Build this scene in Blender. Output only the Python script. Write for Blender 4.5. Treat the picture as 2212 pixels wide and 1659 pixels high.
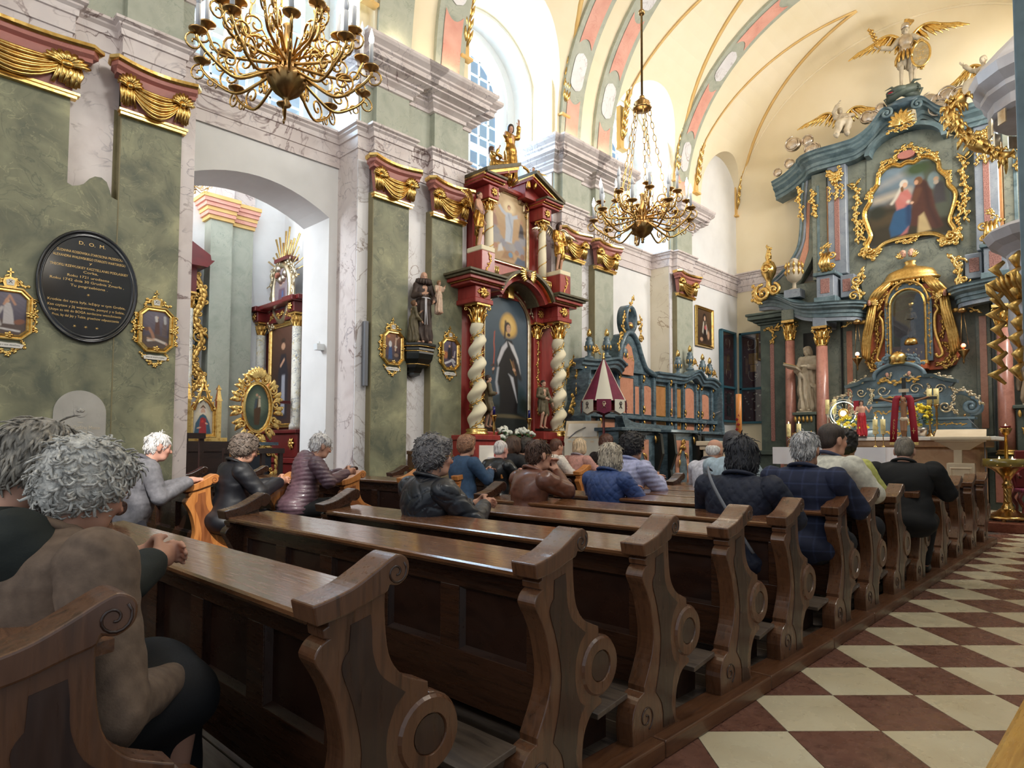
import bpy,bmesh,math,random
import numpy as np
from mathutils import Vector,Matrix
for o in list(bpy.data.objects):bpy.data.objects.remove(o)
SC=bpy.context.scene
COL=SC.collection
PI=math.pi
FPX,CAMH=1405.0,1.30
TILT,ROLL,YAW=math.radians(2.7),math.radians(.27),math.radians(43.95)
PCX,PCY=1106.0,901.5
_R=Vector((math.cos(YAW),math.sin(YAW),0));_F=Vector((-math.sin(YAW),math.cos(YAW),0));_Z=Vector((0,0,1))
CF=_F*math.cos(TILT)+_Z*math.sin(TILT);_U=_Z*math.cos(TILT)-_F*math.sin(TILT)
CR=_R*math.cos(ROLL)+_U*math.sin(ROLL);CU=_U*math.cos(ROLL)-_R*math.sin(ROLL)
CO=Vector((0,0,CAMH))
cam=bpy.data.cameras.new('camera');cam.sensor_width=36;cam.sensor_fit='HORIZONTAL'
cam.lens=36*FPX/2212;cam.shift_y=(PCY-829.5)/2212;cam.clip_start=.05;cam.clip_end=200
camo=bpy.data.objects.new('camera',cam);COL.objects.link(camo)
camo.matrix_world=Matrix(((CR.x,CU.x,-CF.x,CO.x),(CR.y,CU.y,-CF.y,CO.y),(CR.z,CU.z,-CF.z,CO.z),(0,0,0,1)))
SC.camera=camo
def ray(px,py):return CF+CR*((px-PCX)/FPX)+CU*((PCY-py)/FPX)
def onx(px,py,x):d=ray(px,py);return CO+d*((x-CO.x)/d.x)
def ony(px,py,y):d=ray(px,py);return CO+d*((y-CO.y)/d.y)
def onz(px,py,z):d=ray(px,py);return CO+d*((z-CO.z)/d.z)
def wx(y):return-8+.014*(y-5.3)
def onw(px,py,d=0.0):
 x=-8+d
 for i in range(5):
  q=onx(px,py,x);x=wx(q.y)+d
 return q
SC.view_settings.view_transform='Standard';SC.view_settings.look='None'
SC.view_settings.gamma=1;SC.view_settings.use_curve_mapping=False
SC.view_settings.exposure=0.35
try:
 SC.cycles.max_bounces=8;SC.cycles.diffuse_bounces=4;SC.cycles.glossy_bounces=4
 SC.cycles.transparent_max_bounces=12;SC.cycles.caustics_reflective=False;SC.cycles.caustics_refractive=False
 SC.cycles.sample_clamp_indirect=6
except Exception:pass
w=bpy.data.worlds.new('sky');SC.world=w;w.use_nodes=True
w.node_tree.nodes['Background'].inputs[0].default_value=(.80,.90,1,1)
w.node_tree.nodes['Background'].inputs[1].default_value=.5
def area(name,loc,target,sx,sy,power,col=(1,1,1),spread=180):
 l=bpy.data.lights.new(name,'AREA');l.shape='RECTANGLE';l.size=sx;l.size_y=sy;l.energy=power;l.color=col
 l.spread=math.radians(spread)
 o=bpy.data.objects.new(name,l);COL.objects.link(o);o.location=loc
 o.rotation_euler=(Vector(target)-Vector(loc)).to_track_quat('-Z','Y').to_euler();return o
def spot(name,loc,target,power,ang,col=(1,1,1),blend=.3,rad=.05):
 l=bpy.data.lights.new(name,'SPOT');l.energy=power;l.spot_size=math.radians(ang);l.color=col;l.spot_blend=blend
 l.shadow_soft_size=rad
 o=bpy.data.objects.new(name,l);COL.objects.link(o);o.location=loc
 o.rotation_euler=(Vector(target)-Vector(loc)).to_track_quat('-Z','Y').to_euler();return o
def pointl(name,loc,power,col=(1,1,1),rad=.05):
 l=bpy.data.lights.new(name,'POINT');l.energy=power;l.color=col;l.shadow_soft_size=rad
 o=bpy.data.objects.new(name,l);COL.objects.link(o);o.location=loc;return o
for yy in(3.92,8.05,12.3):area('daylight',(-9.4,yy,7.6),(-3,yy,6.6),1.7,3.2,300,(.88,.95,1))
for yy,pw in((4.0,150),(8.1,190),(12.4,260),(15.6,330)):area('daylight',(.75,yy,8.3),(-5.5,yy+.6,4.2),1.6,2.2,pw,(1,.96,.9))
area('daylight',(-3.4,-4.2,6.8),(-4,9,5.5),4.5,4,110,(1,.96,.9))  # soft fill added behind the camera, standing for an unseen choir-loft window
area('chapel_daylight',(-12.0,-.6,6.0),(-11.2,6.3,3.4),1.6,2.6,330,(.86,.94,1))
spot('sunbeam',(.2,-1.2,6.9),(-6.1,2.45,1.05),3200,10,(1,.95,.86),.25,.04)
def tag(o,label=None,cat=None,group=None,kind=None):
 if label:o['label']=label
 if cat:o['category']=cat
 if group:o['group']=group
 if kind:o['kind']=kind
 return o
def thing(name,label,cat,loc=(0,0,0),rz=0,group=None,scale=1):
 o=bpy.data.objects.new(name,None);COL.objects.link(o);o.location=loc;o.rotation_euler=(0,0,rz)
 o.scale=(scale,)*3;o.empty_display_size=.1
 return tag(o,label,cat,group)
def obj(name,mesh,parent=None,m=None):
 if m is not None:
  mesh.materials.clear();mesh.materials.append(m)
 o=bpy.data.objects.new(name,mesh);COL.objects.link(o)
 if parent is not None:o.parent=parent
 return o
def copy_tree(o,parent=None):
 c=o.copy();COL.objects.link(c)
 if parent is not None:c.parent=parent
 for ch in CH.get(o,list(o.children)):copy_tree(ch,c)
 return c
CH={}
class MB:
 def __init__(s):s.v=[];s.f=[];s.sm=[]
 def add(s,vs,fs,smooth=False):
  n=len(s.v);s.v+=[tuple(p)for p in vs];s.f+=[tuple(i+n for i in f)for f in fs];s.sm+=[smooth]*len(fs);return s
 def box(s,a,b):
  x0,y0,z0=a;x1,y1,z1=b
  return s.add([(x0,y0,z0),(x1,y0,z0),(x1,y1,z0),(x0,y1,z0),(x0,y0,z1),(x1,y0,z1),(x1,y1,z1),(x0,y1,z1)],[(3,2,1,0),(4,5,6,7),(0,1,5,4),(1,2,6,5),(2,3,7,6),(3,0,4,7)])
 def cbox(s,c,d):return s.box([c[i]-d[i]/2 for i in range(3)],[c[i]+d[i]/2 for i in range(3)])
 def prism(s,pts,fn,t0,t1,smooth=False):
  """pts: 2-D outline; fn(a,b,t) -> 3-D"""
  n=len(pts)
  vs=[fn(a,b,t0)for a,b in pts]+[fn(a,b,t1)for a,b in pts]
  s.add(vs,[tuple(range(n))[::-1],tuple(range(n,2*n))])
  k=len(s.v)-2*n
  for i in range(n):
   j=(i+1)%n;s.f.append((k+i,k+j,k+n+j,k+n+i));s.sm.append(smooth)
  return s
 def lathe(s,prof,c=(0,0,0),seg=16,axis='z',flute=0,nfl=0):
  """prof: (r, h) pairs"""
  vs=[];fs=[]
  for r,h in prof:
   for k in range(seg):
    a=2*PI*k/seg;rr=r*(1+(flute*math.cos(a*nfl)if nfl else 0))
    p=(rr*math.cos(a),rr*math.sin(a),h)
    if axis=='y':p=(p[0],-p[2],p[1])
    if axis=='x':p=(p[2],p[0],p[1])
    vs.append((c[0]+p[0],c[1]+p[1],c[2]+p[2]))
  for i in range(len(prof)-1):
   for k in range(seg):
    j=(k+1)%seg;fs.append((i*seg+k,i*seg+j,(i+1)*seg+j,(i+1)*seg+k))
  s.add(vs,fs,True)
  n=len(s.v)-len(vs)
  s.f+=[tuple(n+k for k in range(seg))[::-1],tuple(n+(len(prof)-1)*seg+k for k in range(seg))];s.sm+=[False,False]
  return s
 def tube(s,path,rad,seg=6,flat=1.0,nrm=None,caps=True):
  """round or flattened tube along a 3-D path; rad: number or list"""
  P=[Vector(p)for p in path];n=len(P)
  if n<2:return s
  R=rad if isinstance(rad,(list,tuple))else[rad]*n
  vs=[];up=Vector(nrm)if nrm else None;prev=None
  for i in range(n):
   t=(P[min(i+1,n-1)]-P[max(i-1,0)])
   if t.length<1e-9:t=Vector((0,0,1))
   t.normalize()
   if up is not None:b=t.cross(up)
   else:b=prev if prev is not None else t.orthogonal()
   b=b-t*b.dot(t)
   if b.length<1e-6:b=t.orthogonal()
   b.normalize();prev=b;c=t.cross(b)
   for k in range(seg):
    a=2*PI*k/seg;vs.append(P[i]+b*(R[i]*math.cos(a))+c*(R[i]*flat*math.sin(a)))
  fs=[(i*seg+k,i*seg+(k+1)%seg,(i+1)*seg+(k+1)%seg,(i+1)*seg+k)for i in range(n-1)for k in range(seg)]
  s.add(vs,fs,True);q=len(s.v)-len(vs)
  if caps:s.f+=[tuple(q+k for k in range(seg))[::-1],tuple(q+(n-1)*seg+k for k in range(seg))];s.sm+=[True,True]
  return s
 def ball(s,c,r,seg=10,rings=6):
  r=r if isinstance(r,(list,tuple))else(r,r,r);vs=[(c[0],c[1],c[2]-r[2])];fs=[]
  for i in range(1,rings):
   a=-PI/2+PI*i/rings
   for k in range(seg):
    b=2*PI*k/seg;vs.append((c[0]+r[0]*math.cos(a)*math.cos(b),c[1]+r[1]*math.cos(a)*math.sin(b),c[2]+r[2]*math.sin(a)))
  vs.append((c[0],c[1],c[2]+r[2]))
  for k in range(seg):
   j=(k+1)%seg;fs.append((0,1+j,1+k));fs.append((len(vs)-1,len(vs)-1-seg+k,len(vs)-1-seg+j))
  for i in range(rings-2):
   for k in range(seg):
    j=(k+1)%seg;fs.append((1+i*seg+k,1+i*seg+j,1+(i+1)*seg+j,1+(i+1)*seg+k))
  return s.add(vs,fs,True)
 def loft(s,rings,smooth=True,caps=True,closed=True):
  n=len(rings[0]);vs=[p for r in rings for p in r];m=n if closed else n-1
  fs=[(i*n+k,i*n+(k+1)%n,(i+1)*n+(k+1)%n,(i+1)*n+k)for i in range(len(rings)-1)for k in range(m)]
  s.add(vs,fs,smooth);q=len(s.v)-len(vs)
  if caps and closed:s.f+=[tuple(q+k for k in range(n))[::-1],tuple(q+(len(rings)-1)*n+k for k in range(n))];s.sm+=[False,False]
  return s
 def xf(s,M,start=0):
  s.v=s.v[:start]+[tuple(M@Vector(p))for p in s.v[start:]];return s
 def mesh(s,name='m'):
  me=bpy.data.meshes.new(name);me.from_pydata(s.v,[],s.f)
  me.polygons.foreach_set('use_smooth',s.sm);me.update()
  return me
 def obj(s,name,m,parent=None):
  me=s.mesh(name)
  b=bmesh.new();b.from_mesh(me);bmesh.ops.recalc_face_normals(b,faces=b.faces);b.to_mesh(me);b.free()
  return obj(name,me,parent,m)
def spl(pts,n=6,closed=False):
 """Catmull-Rom through points (any dimension)"""
 P=[np.array(p,float)for p in pts];out=[];N=len(P)
 for i in range(N if closed else N-1):
  if closed:a,b,c,d=P[i-1],P[i],P[(i+1)%N],P[(i+2)%N]
  else:a,b,c,d=P[max(i-1,0)],P[i],P[i+1],P[min(i+2,N-1)]
  for k in range(n):
   t=k/n;out.append(.5*((2*b)+(c-a)*t+(2*a-5*b+4*c-d)*t*t+(3*b-a-3*c+d)*t**3))
 if not closed:out.append(P[-1])
 return[tuple(p)for p in out]
def spiral(c,r0,r1,a0,turns,n=18):
 return[(c[0]+(r0+(r1-r0)*k/n)*math.cos(a0+2*PI*turns*k/n),c[1]+(r0+(r1-r0)*k/n)*math.sin(a0+2*PI*turns*k/n))for k in range(n+1)]
def bevel(o,w=.006,seg=2,ang=35):
 m=o.modifiers.new('bevel','BEVEL');m.width=w;m.segments=seg;m.limit_method='ANGLE';m.angle_limit=math.radians(ang);return o
def smin(a,b,k):
 h=np.clip(.5+.5*(b-a)/k,0,1);return b+(a-b)*h-k*h*(1-h)
def sdf_mesh(prims,vox,disp=None,name='m',band=.05,color=None,cut=None):
 lo=np.full(3,1e9);hi=-lo;E=[]
 for p in prims:
  k=p[0]
  if k=='c':
   a,b=np.array(p[1],float),np.array(p[2],float);r=max(p[3],p[4]);l,h=np.minimum(a,b)-r,np.maximum(a,b)+r
  else:
   a=np.array(p[1],float);r=max(p[2]);l,h=a-r,a+r
   if k=='e' and(len(p)<6 or p[5]is None):l,h=a-np.array(p[2]),a+np.array(p[2])
  E.append((l,h))
  if k!='s':lo=np.minimum(lo,l);hi=np.maximum(hi,h)
 lo=lo-3*vox-.02;hi=hi+3*vox+.02
 n=np.maximum(((hi-lo)/vox).astype(int)+2,4)
 ax=[lo[i]+vox*np.arange(n[i])for i in range(3)]
 D=np.full(n,.3,np.float32)
 for p,(l,h)in zip(prims,E):
  kb=p[5]if p[0]=='c' and len(p)>5 else(p[3]if p[0]in 'es' and len(p)>3 else.02)
  pad=kb+4*vox
  i0=np.clip(((l-pad-lo)/vox).astype(int),0,n-1);i1=np.clip(((h+pad-lo)/vox).astype(int)+2,1,n)
  sl=tuple(slice(i0[i],i1[i])for i in range(3))
  X=ax[0][sl[0]][:,None,None];Y=ax[1][sl[1]][None,:,None];Z=ax[2][sl[2]][None,None,:]
  if X.size*Y.size*Z.size==0:continue
  if p[0]=='c':
   a,b,r0,r1=np.array(p[1],float),np.array(p[2],float),p[3],p[4];ba=b-a;L=max((ba*ba).sum(),1e-9)
   t=np.clip(((X-a[0])*ba[0]+(Y-a[1])*ba[1]+(Z-a[2])*ba[2])/L,0,1)
   d=np.sqrt((X-a[0]-ba[0]*t)**2+(Y-a[1]-ba[1]*t)**2+(Z-a[2]-ba[2]*t)**2)-(r0+(r1-r0)*t)
  else:
   c,r=p[1],p[2];x,y,z=X-c[0],Y-c[1],Z-c[2]
   R=p[5]if len(p)>5 else None
   if R is not None:
    R=np.array(R.to_3x3()if hasattr(R,'to_3x3')else R);x,y,z=(R[0][0]*x+R[1][0]*y+R[2][0]*z,R[0][1]*x+R[1][1]*y+R[2][1]*z,R[0][2]*x+R[1][2]*y+R[2][2]*z)
   q=np.sqrt((x/r[0])**2+(y/r[1])**2+(z/r[2])**2);g=np.sqrt((x/r[0]**2)**2+(y/r[1]**2)**2+(z/r[2]**2)**2)+1e-6
   d=q*(q-1)/g;d=np.where(q<1e-3,-min(r),d)
  S=D[sl]
  D[sl]=-smin(-S,d,max(kb,1e-4))if p[0]=='s' else smin(S,d,max(kb,1e-4))
 if disp is not None or cut is not None:
  idx=np.nonzero(np.abs(D)<band);P=[ax[i][idx[i]]for i in range(3)]
  if disp is not None:D[idx]+=disp(*P).astype(np.float32)
  if cut is not None:
   G=np.meshgrid(*ax,indexing='ij');D=np.maximum(D,cut(*G).astype(np.float32))
 S=D<0
 c=[S[i:n[0]-1+i,j:n[1]-1+j,k:n[2]-1+k]for i in(0,1)for j in(0,1)for k in(0,1)]
 cnt=sum(q.astype(np.int8)for q in c);act=(cnt>0)&(cnt<8)
 ii=np.argwhere(act);N=len(ii)
 cid=np.full(act.shape,-1,np.int32);cid[act]=np.arange(N)
 off=np.array([(i,j,k)for i in(0,1)for j in(0,1)for k in(0,1)])
 V=np.stack([D[ii[:,0]+o[0],ii[:,1]+o[1],ii[:,2]+o[2]]for o in off],1)
 acc=np.zeros((N,3));m=np.zeros(N)
 for a in range(8):
  for b in range(a+1,8):
   if np.abs(off[a]-off[b]).sum()!=1:continue
   x=(V[:,a]<0)!=(V[:,b]<0);t=np.where(x,V[:,a]/(V[:,a]-V[:,b]+1e-12),0)
   acc+=np.where(x[:,None],off[a]+(off[b]-off[a])*t[:,None],0);m+=x
 co=lo+(ii+acc/np.maximum(m,1)[:,None])*vox
 Q=[]
 for A in range(3):
  B,C=(A+1)%3,(A+2)%3
  s0=[slice(None)]*3;s1=[slice(None)]*3;s0[A]=slice(0,-1);s1[A]=slice(1,None)
  for s_ in(s0,s1):s_[B]=slice(1,-1);s_[C]=slice(1,-1)
  e=S[tuple(s0)]!=S[tuple(s1)];q=np.argwhere(e);fl=S[tuple(s0)][e]
  q[:,B]+=1;q[:,C]+=1
  def at(db,dc):
   r=q.copy();r[:,B]-=db;r[:,C]-=dc;return cid[r[:,0],r[:,1],r[:,2]]
  f=np.stack([at(1,1),at(0,1),at(0,0),at(1,0)],1);f[~fl]=f[~fl][:,::-1]
  Q.append(f)
 Q=np.concatenate(Q);Q=Q[(Q>=0).all(1)]
 me=bpy.data.meshes.new(name)
 me.vertices.add(N);me.vertices.foreach_set('co',co.ravel())
 me.loops.add(4*len(Q));me.loops.foreach_set('vertex_index',Q.ravel())
 me.polygons.add(len(Q));me.polygons.foreach_set('loop_start',np.arange(0,4*len(Q),4));me.polygons.foreach_set('loop_total',np.full(len(Q),4))
 me.polygons.foreach_set('use_smooth',np.ones(len(Q),bool));me.update(calc_edges=True)
 if color is not None:vcol(me,color(co[:,0],co[:,1],co[:,2]))
 return me
def vcol(me,c):
 a=me.color_attributes.new('Col','FLOAT_COLOR','POINT');c=np.asarray(c,np.float32)
 if c.shape[1]==3:c=np.concatenate([c,np.ones((len(c),1),np.float32)],1)
 a.data.foreach_set('color',c.ravel())
def wob(x,y,z,f,seed=0):
 r=np.random.RandomState(seed);s=0
 for i in range(5):
  k=r.normal(size=3);k/=np.linalg.norm(k);s=s+np.sin(f*(.6+.35*i)*(k[0]*x+k[1]*y+k[2]*z)+r.uniform(0,6.3)+(s if i else 0))
 return s/5
def lin(c):
 c=np.array(c,float)/255;return np.where(c<=.04045,c/12.92,((c+.055)/1.055)**2.4)
def canvas(w,h,ops,nx=48,outline=None,seed=1,grain=.06):
 """ops in 0..1 picture space (y up), colours 0-255; returns mesh in the x-z plane centred on 0, facing -y"""
 ny=max(4,int(nx*h/w));u,v=np.meshgrid(np.linspace(0,1,nx+1),np.linspace(0,1,ny+1),indexing='ij')
 C=np.zeros(u.shape+(3,));asp=h/w;V=v*asp
 R=np.random.RandomState(seed)
 for op in ops:
  k,col,soft=op[0],lin(op[1]),op[2]
  if k=='bg':m=np.ones(u.shape)
  elif k=='grad':m=np.clip((v-op[3])/(op[4]-op[3]),0,1)
  elif k=='e':
   cx,cy,rx,ry=op[3:7];a=op[7]if len(op)>7 else 0;dx,dy=u-cx,(v-cy)*asp
   x=dx*math.cos(a)+dy*math.sin(a);y=-dx*math.sin(a)+dy*math.cos(a)
   d=np.sqrt((x/rx)**2+(y/ry)**2)-1;m=np.clip(.5-d/max(soft,.02),0,1)
  elif k=='l':
   pts=op[3];r=op[4];d=np.full(u.shape,9.)
   for(x0,y0),(x1,y1)in zip(pts[:-1],pts[1:]):
    bx,by=x1-x0,(y1-y0)*asp;t=np.clip(((u-x0)*bx+(v-y0)*asp*by)/(bx*bx+by*by+1e-9),0,1)
    d=np.minimum(d,np.hypot(u-x0-bx*t,(v-y0)*asp-by*t))
   m=np.clip(.5-(d-r)/max(soft*.1,.012),0,1)
  elif k=='p':
   pts=op[3];ins=np.zeros(u.shape,bool);d=np.full(u.shape,9.)
   for i in range(len(pts)):
    (x0,y0),(x1,y1)=pts[i-1],pts[i]
    c=((y0>v)!=(y1>v))&(u<(x1-x0)*(v-y0)/((y1-y0)or 1e-9)+x0);ins^=c
    bx,by=x1-x0,(y1-y0)*asp;t=np.clip(((u-x0)*bx+(v-y0)*asp*by)/(bx*bx+by*by+1e-9),0,1)
    d=np.minimum(d,np.hypot(u-x0-bx*t,(v-y0)*asp-by*t))
   d=np.where(ins,-d,d);m=np.clip(.5-d/max(soft*.1,.012),0,1)
  C=C*(1-m[...,None])+col*m[...,None]
 n=sum(np.sin(R.uniform(5,60)*u+R.uniform(5,60)*V+R.uniform(0,6)+2*np.sin(R.uniform(3,15)*V))for _ in range(6))/6
 C=np.clip(C*(1+grain*2*n[...,None]),0,1)
 if outline is not None:x,z=outline(u,v)
 else:x,z=(u-.5)*w,(v-.5)*h
 vs=np.stack([x,np.zeros_like(x),z],-1).reshape(-1,3)
 me=bpy.data.meshes.new('canvas');idx=np.arange((nx+1)*(ny+1)).reshape(nx+1,ny+1)
 F=np.stack([idx[:-1,:-1],idx[1:,:-1],idx[1:,1:],idx[:-1,1:]],-1).reshape(-1,4)
 me.from_pydata(vs.tolist(),[],F.tolist());me.update();vcol(me,C.reshape(-1,3))
 return me
def disc_map(w,h):
 """square grid mapped onto an ellipse"""
 def f(u,v):
  a,b=2*u-1,2*v-1
  return a*np.sqrt(1-b*b/2)*w/2,b*np.sqrt(1-a*a/2)*h/2
 return f
def oct_map(w,h,c):
 def f(u,v):
  x,z=(u-.5)*w,(v-.5)*h;ex=w/2-np.abs(x);
  lim=h/2-np.clip(c-ex,0,c);return x,np.clip(z,-lim,lim)
 return f
def text(body,size,m,parent=None,name='lettering',loc=(0,0,0),rot=(PI/2,0,0),ext=.0015,align='CENTER',width=None,sx=1):
 c=bpy.data.curves.new(name,'FONT');c.body=body;c.size=size;c.extrude=ext;c.align_x=align;c.align_y='CENTER';c.resolution_u=3
 o=bpy.data.objects.new(name,c);COL.objects.link(o);dg=bpy.context.evaluated_depsgraph_get();dg.update()
 me=bpy.data.meshes.new_from_object(o.evaluated_get(dg));bpy.data.objects.remove(o);bpy.data.curves.remove(c)
 xs=[v.co.x for v in me.vertices]or[0];wd=max(xs)-min(xs)
 k=sx if width is None else(width/wd if wd>1e-6 else 1)
 for v in me.vertices:v.co.x*=k
 r=obj(name,me,parent,m);r.location=loc;r.rotation_euler=rot;return r
def mat(name,cols,scale=4,detail=5,dist=0.0,stretch=(1,1,1),rough=.5,metal=0,vein=None,vein2=None,bump=None,coat=0,spec=.5,rvar=0,rot=None,obj_rand=0,subsurf=0):
 m=bpy.data.materials.new(name);m.use_nodes=True;N=m.node_tree.nodes;L=m.node_tree.links
 b=N['Principled BSDF'];b.inputs['Roughness'].default_value=rough;b.inputs['Metallic'].default_value=metal
 b.inputs['Specular IOR Level'].default_value=spec
 if coat:b.inputs['Coat Weight'].default_value=coat;b.inputs['Coat Roughness'].default_value=.12
 if subsurf:b.inputs['Subsurface Weight'].default_value=subsurf;b.inputs['Subsurface Radius'].default_value=(.01,.004,.002)
 tc=N.new('ShaderNodeTexCoord');mp=N.new('ShaderNodeMapping');mp.inputs['Scale'].default_value=stretch
 if rot:mp.inputs['Rotation'].default_value=rot
 L.new(tc.outputs['Object'],mp.inputs['Vector']);src=mp.outputs['Vector']
 if obj_rand:
  oi=N.new('ShaderNodeObjectInfo');vm=N.new('ShaderNodeVectorMath');vm.operation='ADD'
  ml=N.new('ShaderNodeMath');ml.operation='MULTIPLY';ml.inputs[1].default_value=37.
  L.new(oi.outputs['Random'],ml.inputs[0]);L.new(src,vm.inputs[0]);L.new(ml.outputs[0],vm.inputs[1]);src=vm.outputs[0]
 def noise(sc,dt,ds=0,w=None):
  n=N.new('ShaderNodeTexNoise');n.inputs['Scale'].default_value=sc;n.inputs['Detail'].default_value=dt;n.inputs['Distortion'].default_value=ds
  L.new(src,n.inputs['Vector']);return n.outputs['Fac']
 if len(cols)==1 and not vein:
  b.inputs['Base Color'].default_value=(*lin(cols[0]),1);out=None;f=None
 else:
  f=noise(scale,detail,dist);rp=N.new('ShaderNodeValToRGB');e=rp.color_ramp.elements
  cs=[(.3+.4*i/max(1,len(cols)-1),c)if len(c)==3 else(c[0],c[1:])for i,c in enumerate(cols)]
  e[0].position=cs[0][0];e[0].color=(*lin(cs[0][1]),1)
  e[-1].position=cs[-1][0];e[-1].color=(*lin(cs[-1][1]),1)
  for p,c in cs[1:-1]:q=e.new(p);q.color=(*lin(c),1)
  L.new(f,rp.inputs[0]);out=rp.outputs[0]
 for vn in(vein,vein2):
  if not vn:continue
  col,sc,wd,am=vn[:4];ds=vn[4]if len(vn)>4 else 1.2
  nf=noise(sc,6,ds);s1=N.new('ShaderNodeMath');s1.operation='SUBTRACT';s1.inputs[1].default_value=.5;L.new(nf,s1.inputs[0])
  ab=N.new('ShaderNodeMath');ab.operation='ABSOLUTE';L.new(s1.outputs[0],ab.inputs[0])
  mr=N.new('ShaderNodeMapRange');mr.inputs[1].default_value=0;mr.inputs[2].default_value=wd;mr.inputs[3].default_value=am;mr.inputs[4].default_value=0
  L.new(ab.outputs[0],mr.inputs[0])
  g=noise(sc*.7+.3,2);mr2=N.new('ShaderNodeMapRange');mr2.inputs[1].default_value=.4;mr2.inputs[2].default_value=.62;L.new(g,mr2.inputs[0])
  mu=N.new('ShaderNodeMath');mu.operation='MULTIPLY';L.new(mr.outputs[0],mu.inputs[0]);L.new(mr2.outputs[0],mu.inputs[1])
  mx=N.new('ShaderNodeMix');mx.data_type='RGBA';L.new(mu.outputs[0],mx.inputs[0]);L.new(out,mx.inputs[6]);mx.inputs[7].default_value=(*lin(col),1);out=mx.outputs[2]
 if out is not None:L.new(out,b.inputs['Base Color'])
 if rvar:
  mr=N.new('ShaderNodeMapRange');mr.inputs[3].default_value=max(.03,rough-rvar);mr.inputs[4].default_value=rough+rvar
  mr.inputs[1].default_value=.3;mr.inputs[2].default_value=.7
  L.new(noise(scale*1.7+1,4),mr.inputs[0]);L.new(mr.outputs[0],b.inputs['Roughness'])
 if bump:
  st,sc=bump[:2];bp=N.new('ShaderNodeBump');bp.inputs['Strength'].default_value=st;bp.inputs['Distance'].default_value=bump[2]if len(bump)>2 else.01
  L.new(noise(sc,4),bp.inputs['Height']);L.new(bp.outputs[0],b.inputs['Normal'])
 return m
def mat_emit(name,col,strength,base=(255,255,255)):
 m=bpy.data.materials.new(name);m.use_nodes=True;b=m.node_tree.nodes['Principled BSDF']
 b.inputs['Base Color'].default_value=(*lin(base),1);b.inputs['Emission Color'].default_value=(*lin(col),1);b.inputs['Emission Strength'].default_value=strength
 return m
def mat_vcol(name,rough=.5,bump=None,spec=.4,coat=0):
 m=bpy.data.materials.new(name);m.use_nodes=True;N=m.node_tree.nodes;L=m.node_tree.links;b=N['Principled BSDF']
 a=N.new('ShaderNodeVertexColor');a.layer_name='Col';L.new(a.outputs[0],b.inputs['Base Color'])
 b.inputs['Roughness'].default_value=rough;b.inputs['Specular IOR Level'].default_value=spec
 if coat:b.inputs['Coat Weight'].default_value=coat
 if bump:
  n=N.new('ShaderNodeTexNoise');n.inputs['Scale'].default_value=bump[1];bp=N.new('ShaderNodeBump');bp.inputs['Strength'].default_value=bump[0];bp.inputs['Distance'].default_value=.004
  tc=N.new('ShaderNodeTexCoord');L.new(tc.outputs['Object'],n.inputs['Vector']);L.new(n.outputs[0],bp.inputs['Height']);L.new(bp.outputs[0],b.inputs['Normal'])
 return m
def mat_glass(name,col=(235,245,255),mix=.15,rough=.05):
 m=bpy.data.materials.new(name);m.use_nodes=True;N=m.node_tree.nodes;L=m.node_tree.links;N.remove(N['Principled BSDF'])
 t=N.new('ShaderNodeBsdfTransparent');g=N.new('ShaderNodeBsdfGlossy');g.inputs['Roughness'].default_value=rough
 t.inputs[0].default_value=(*lin(col),1);x=N.new('ShaderNodeMixShader');x.inputs[0].default_value=mix
 L.new(t.outputs[0],x.inputs[1]);L.new(g.outputs[0],x.inputs[2]);L.new(x.outputs[0],N['Material Output'].inputs[0]);return m
def wood(name,a,b,c,rough=.3,coat=.5,sc=3.0,st=(1.2,14,14),rvar=.1,rand=1):
 return mat(name,[a,b,c],scale=sc,detail=7,dist=.6,stretch=st,rough=rough,coat=coat,bump=(.08,9,.004),rvar=rvar,obj_rand=rand)
M={}
M['white']=mat('white_plaster',[(226,224,222),(236,234,232)],scale=2,rough=.85,bump=(.12,40,.004))
M['cream']=mat('cream_plaster',[(240,224,190),(248,234,206)],scale=.8,rough=.85,bump=(.1,30,.004))
M['ivory']=mat('ivory_plaster',[(240,226,190),(247,236,208)],scale=1,rough=.85)
M['yellow']=mat('ochre_band',[(222,180,110),(232,194,128)],scale=3,rough=.8)
M['green']=mat('green_stucco',[(96,100,84),(124,124,100),(142,142,114),(172,168,132)],scale=2.6,detail=10,dist=.35,rough=.55,vein=((194,188,148),3.2,.016,.45,2.2),vein2=((74,82,72),2.6,.02,.5,1.5))
M['greenp']=mat('pale_green_stucco',[(158,162,146),(178,180,164),(166,169,152)],scale=3,detail=8,dist=.4,rough=.5,vein=((112,126,112),4,.016,.5,1.6),vein2=((200,202,180),3,.012,.35,2))
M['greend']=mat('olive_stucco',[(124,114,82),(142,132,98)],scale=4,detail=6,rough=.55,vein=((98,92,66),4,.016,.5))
M['marble']=mat('pink_grey_marble',[(206,192,188),(222,210,206),(214,202,200)],scale=2.2,detail=5,dist=.6,rough=.35,vein=((112,82,78),1.5,.020,.95,1.6),vein2=((126,112,122),2.6,.016,.7,1.2))
M['marblew']=mat('white_marble',[(222,218,220),(234,230,230)],scale=2,rough=.35,vein=((138,116,104),1.5,.018,.9,1.5),vein2=((160,148,148),3.0,.012,.6,1.2))
M['marbleb']=mat('beige_marble',[(216,204,180),(228,216,194)],scale=2,rough=.38,vein=((150,118,80),1.6,.018,.85,1.6))
M['pink']=mat('pink_stucco',[(218,152,134),(234,176,158)],scale=3,rough=.6,vein=((196,104,90),3.2,.014,.6,1.8))
M['capred']=mat('rose_red_stucco',[(168,104,94),(186,120,108)],scale=5,rough=.45,vein=((212,168,152),5,.01,.4,1.5))
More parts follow.
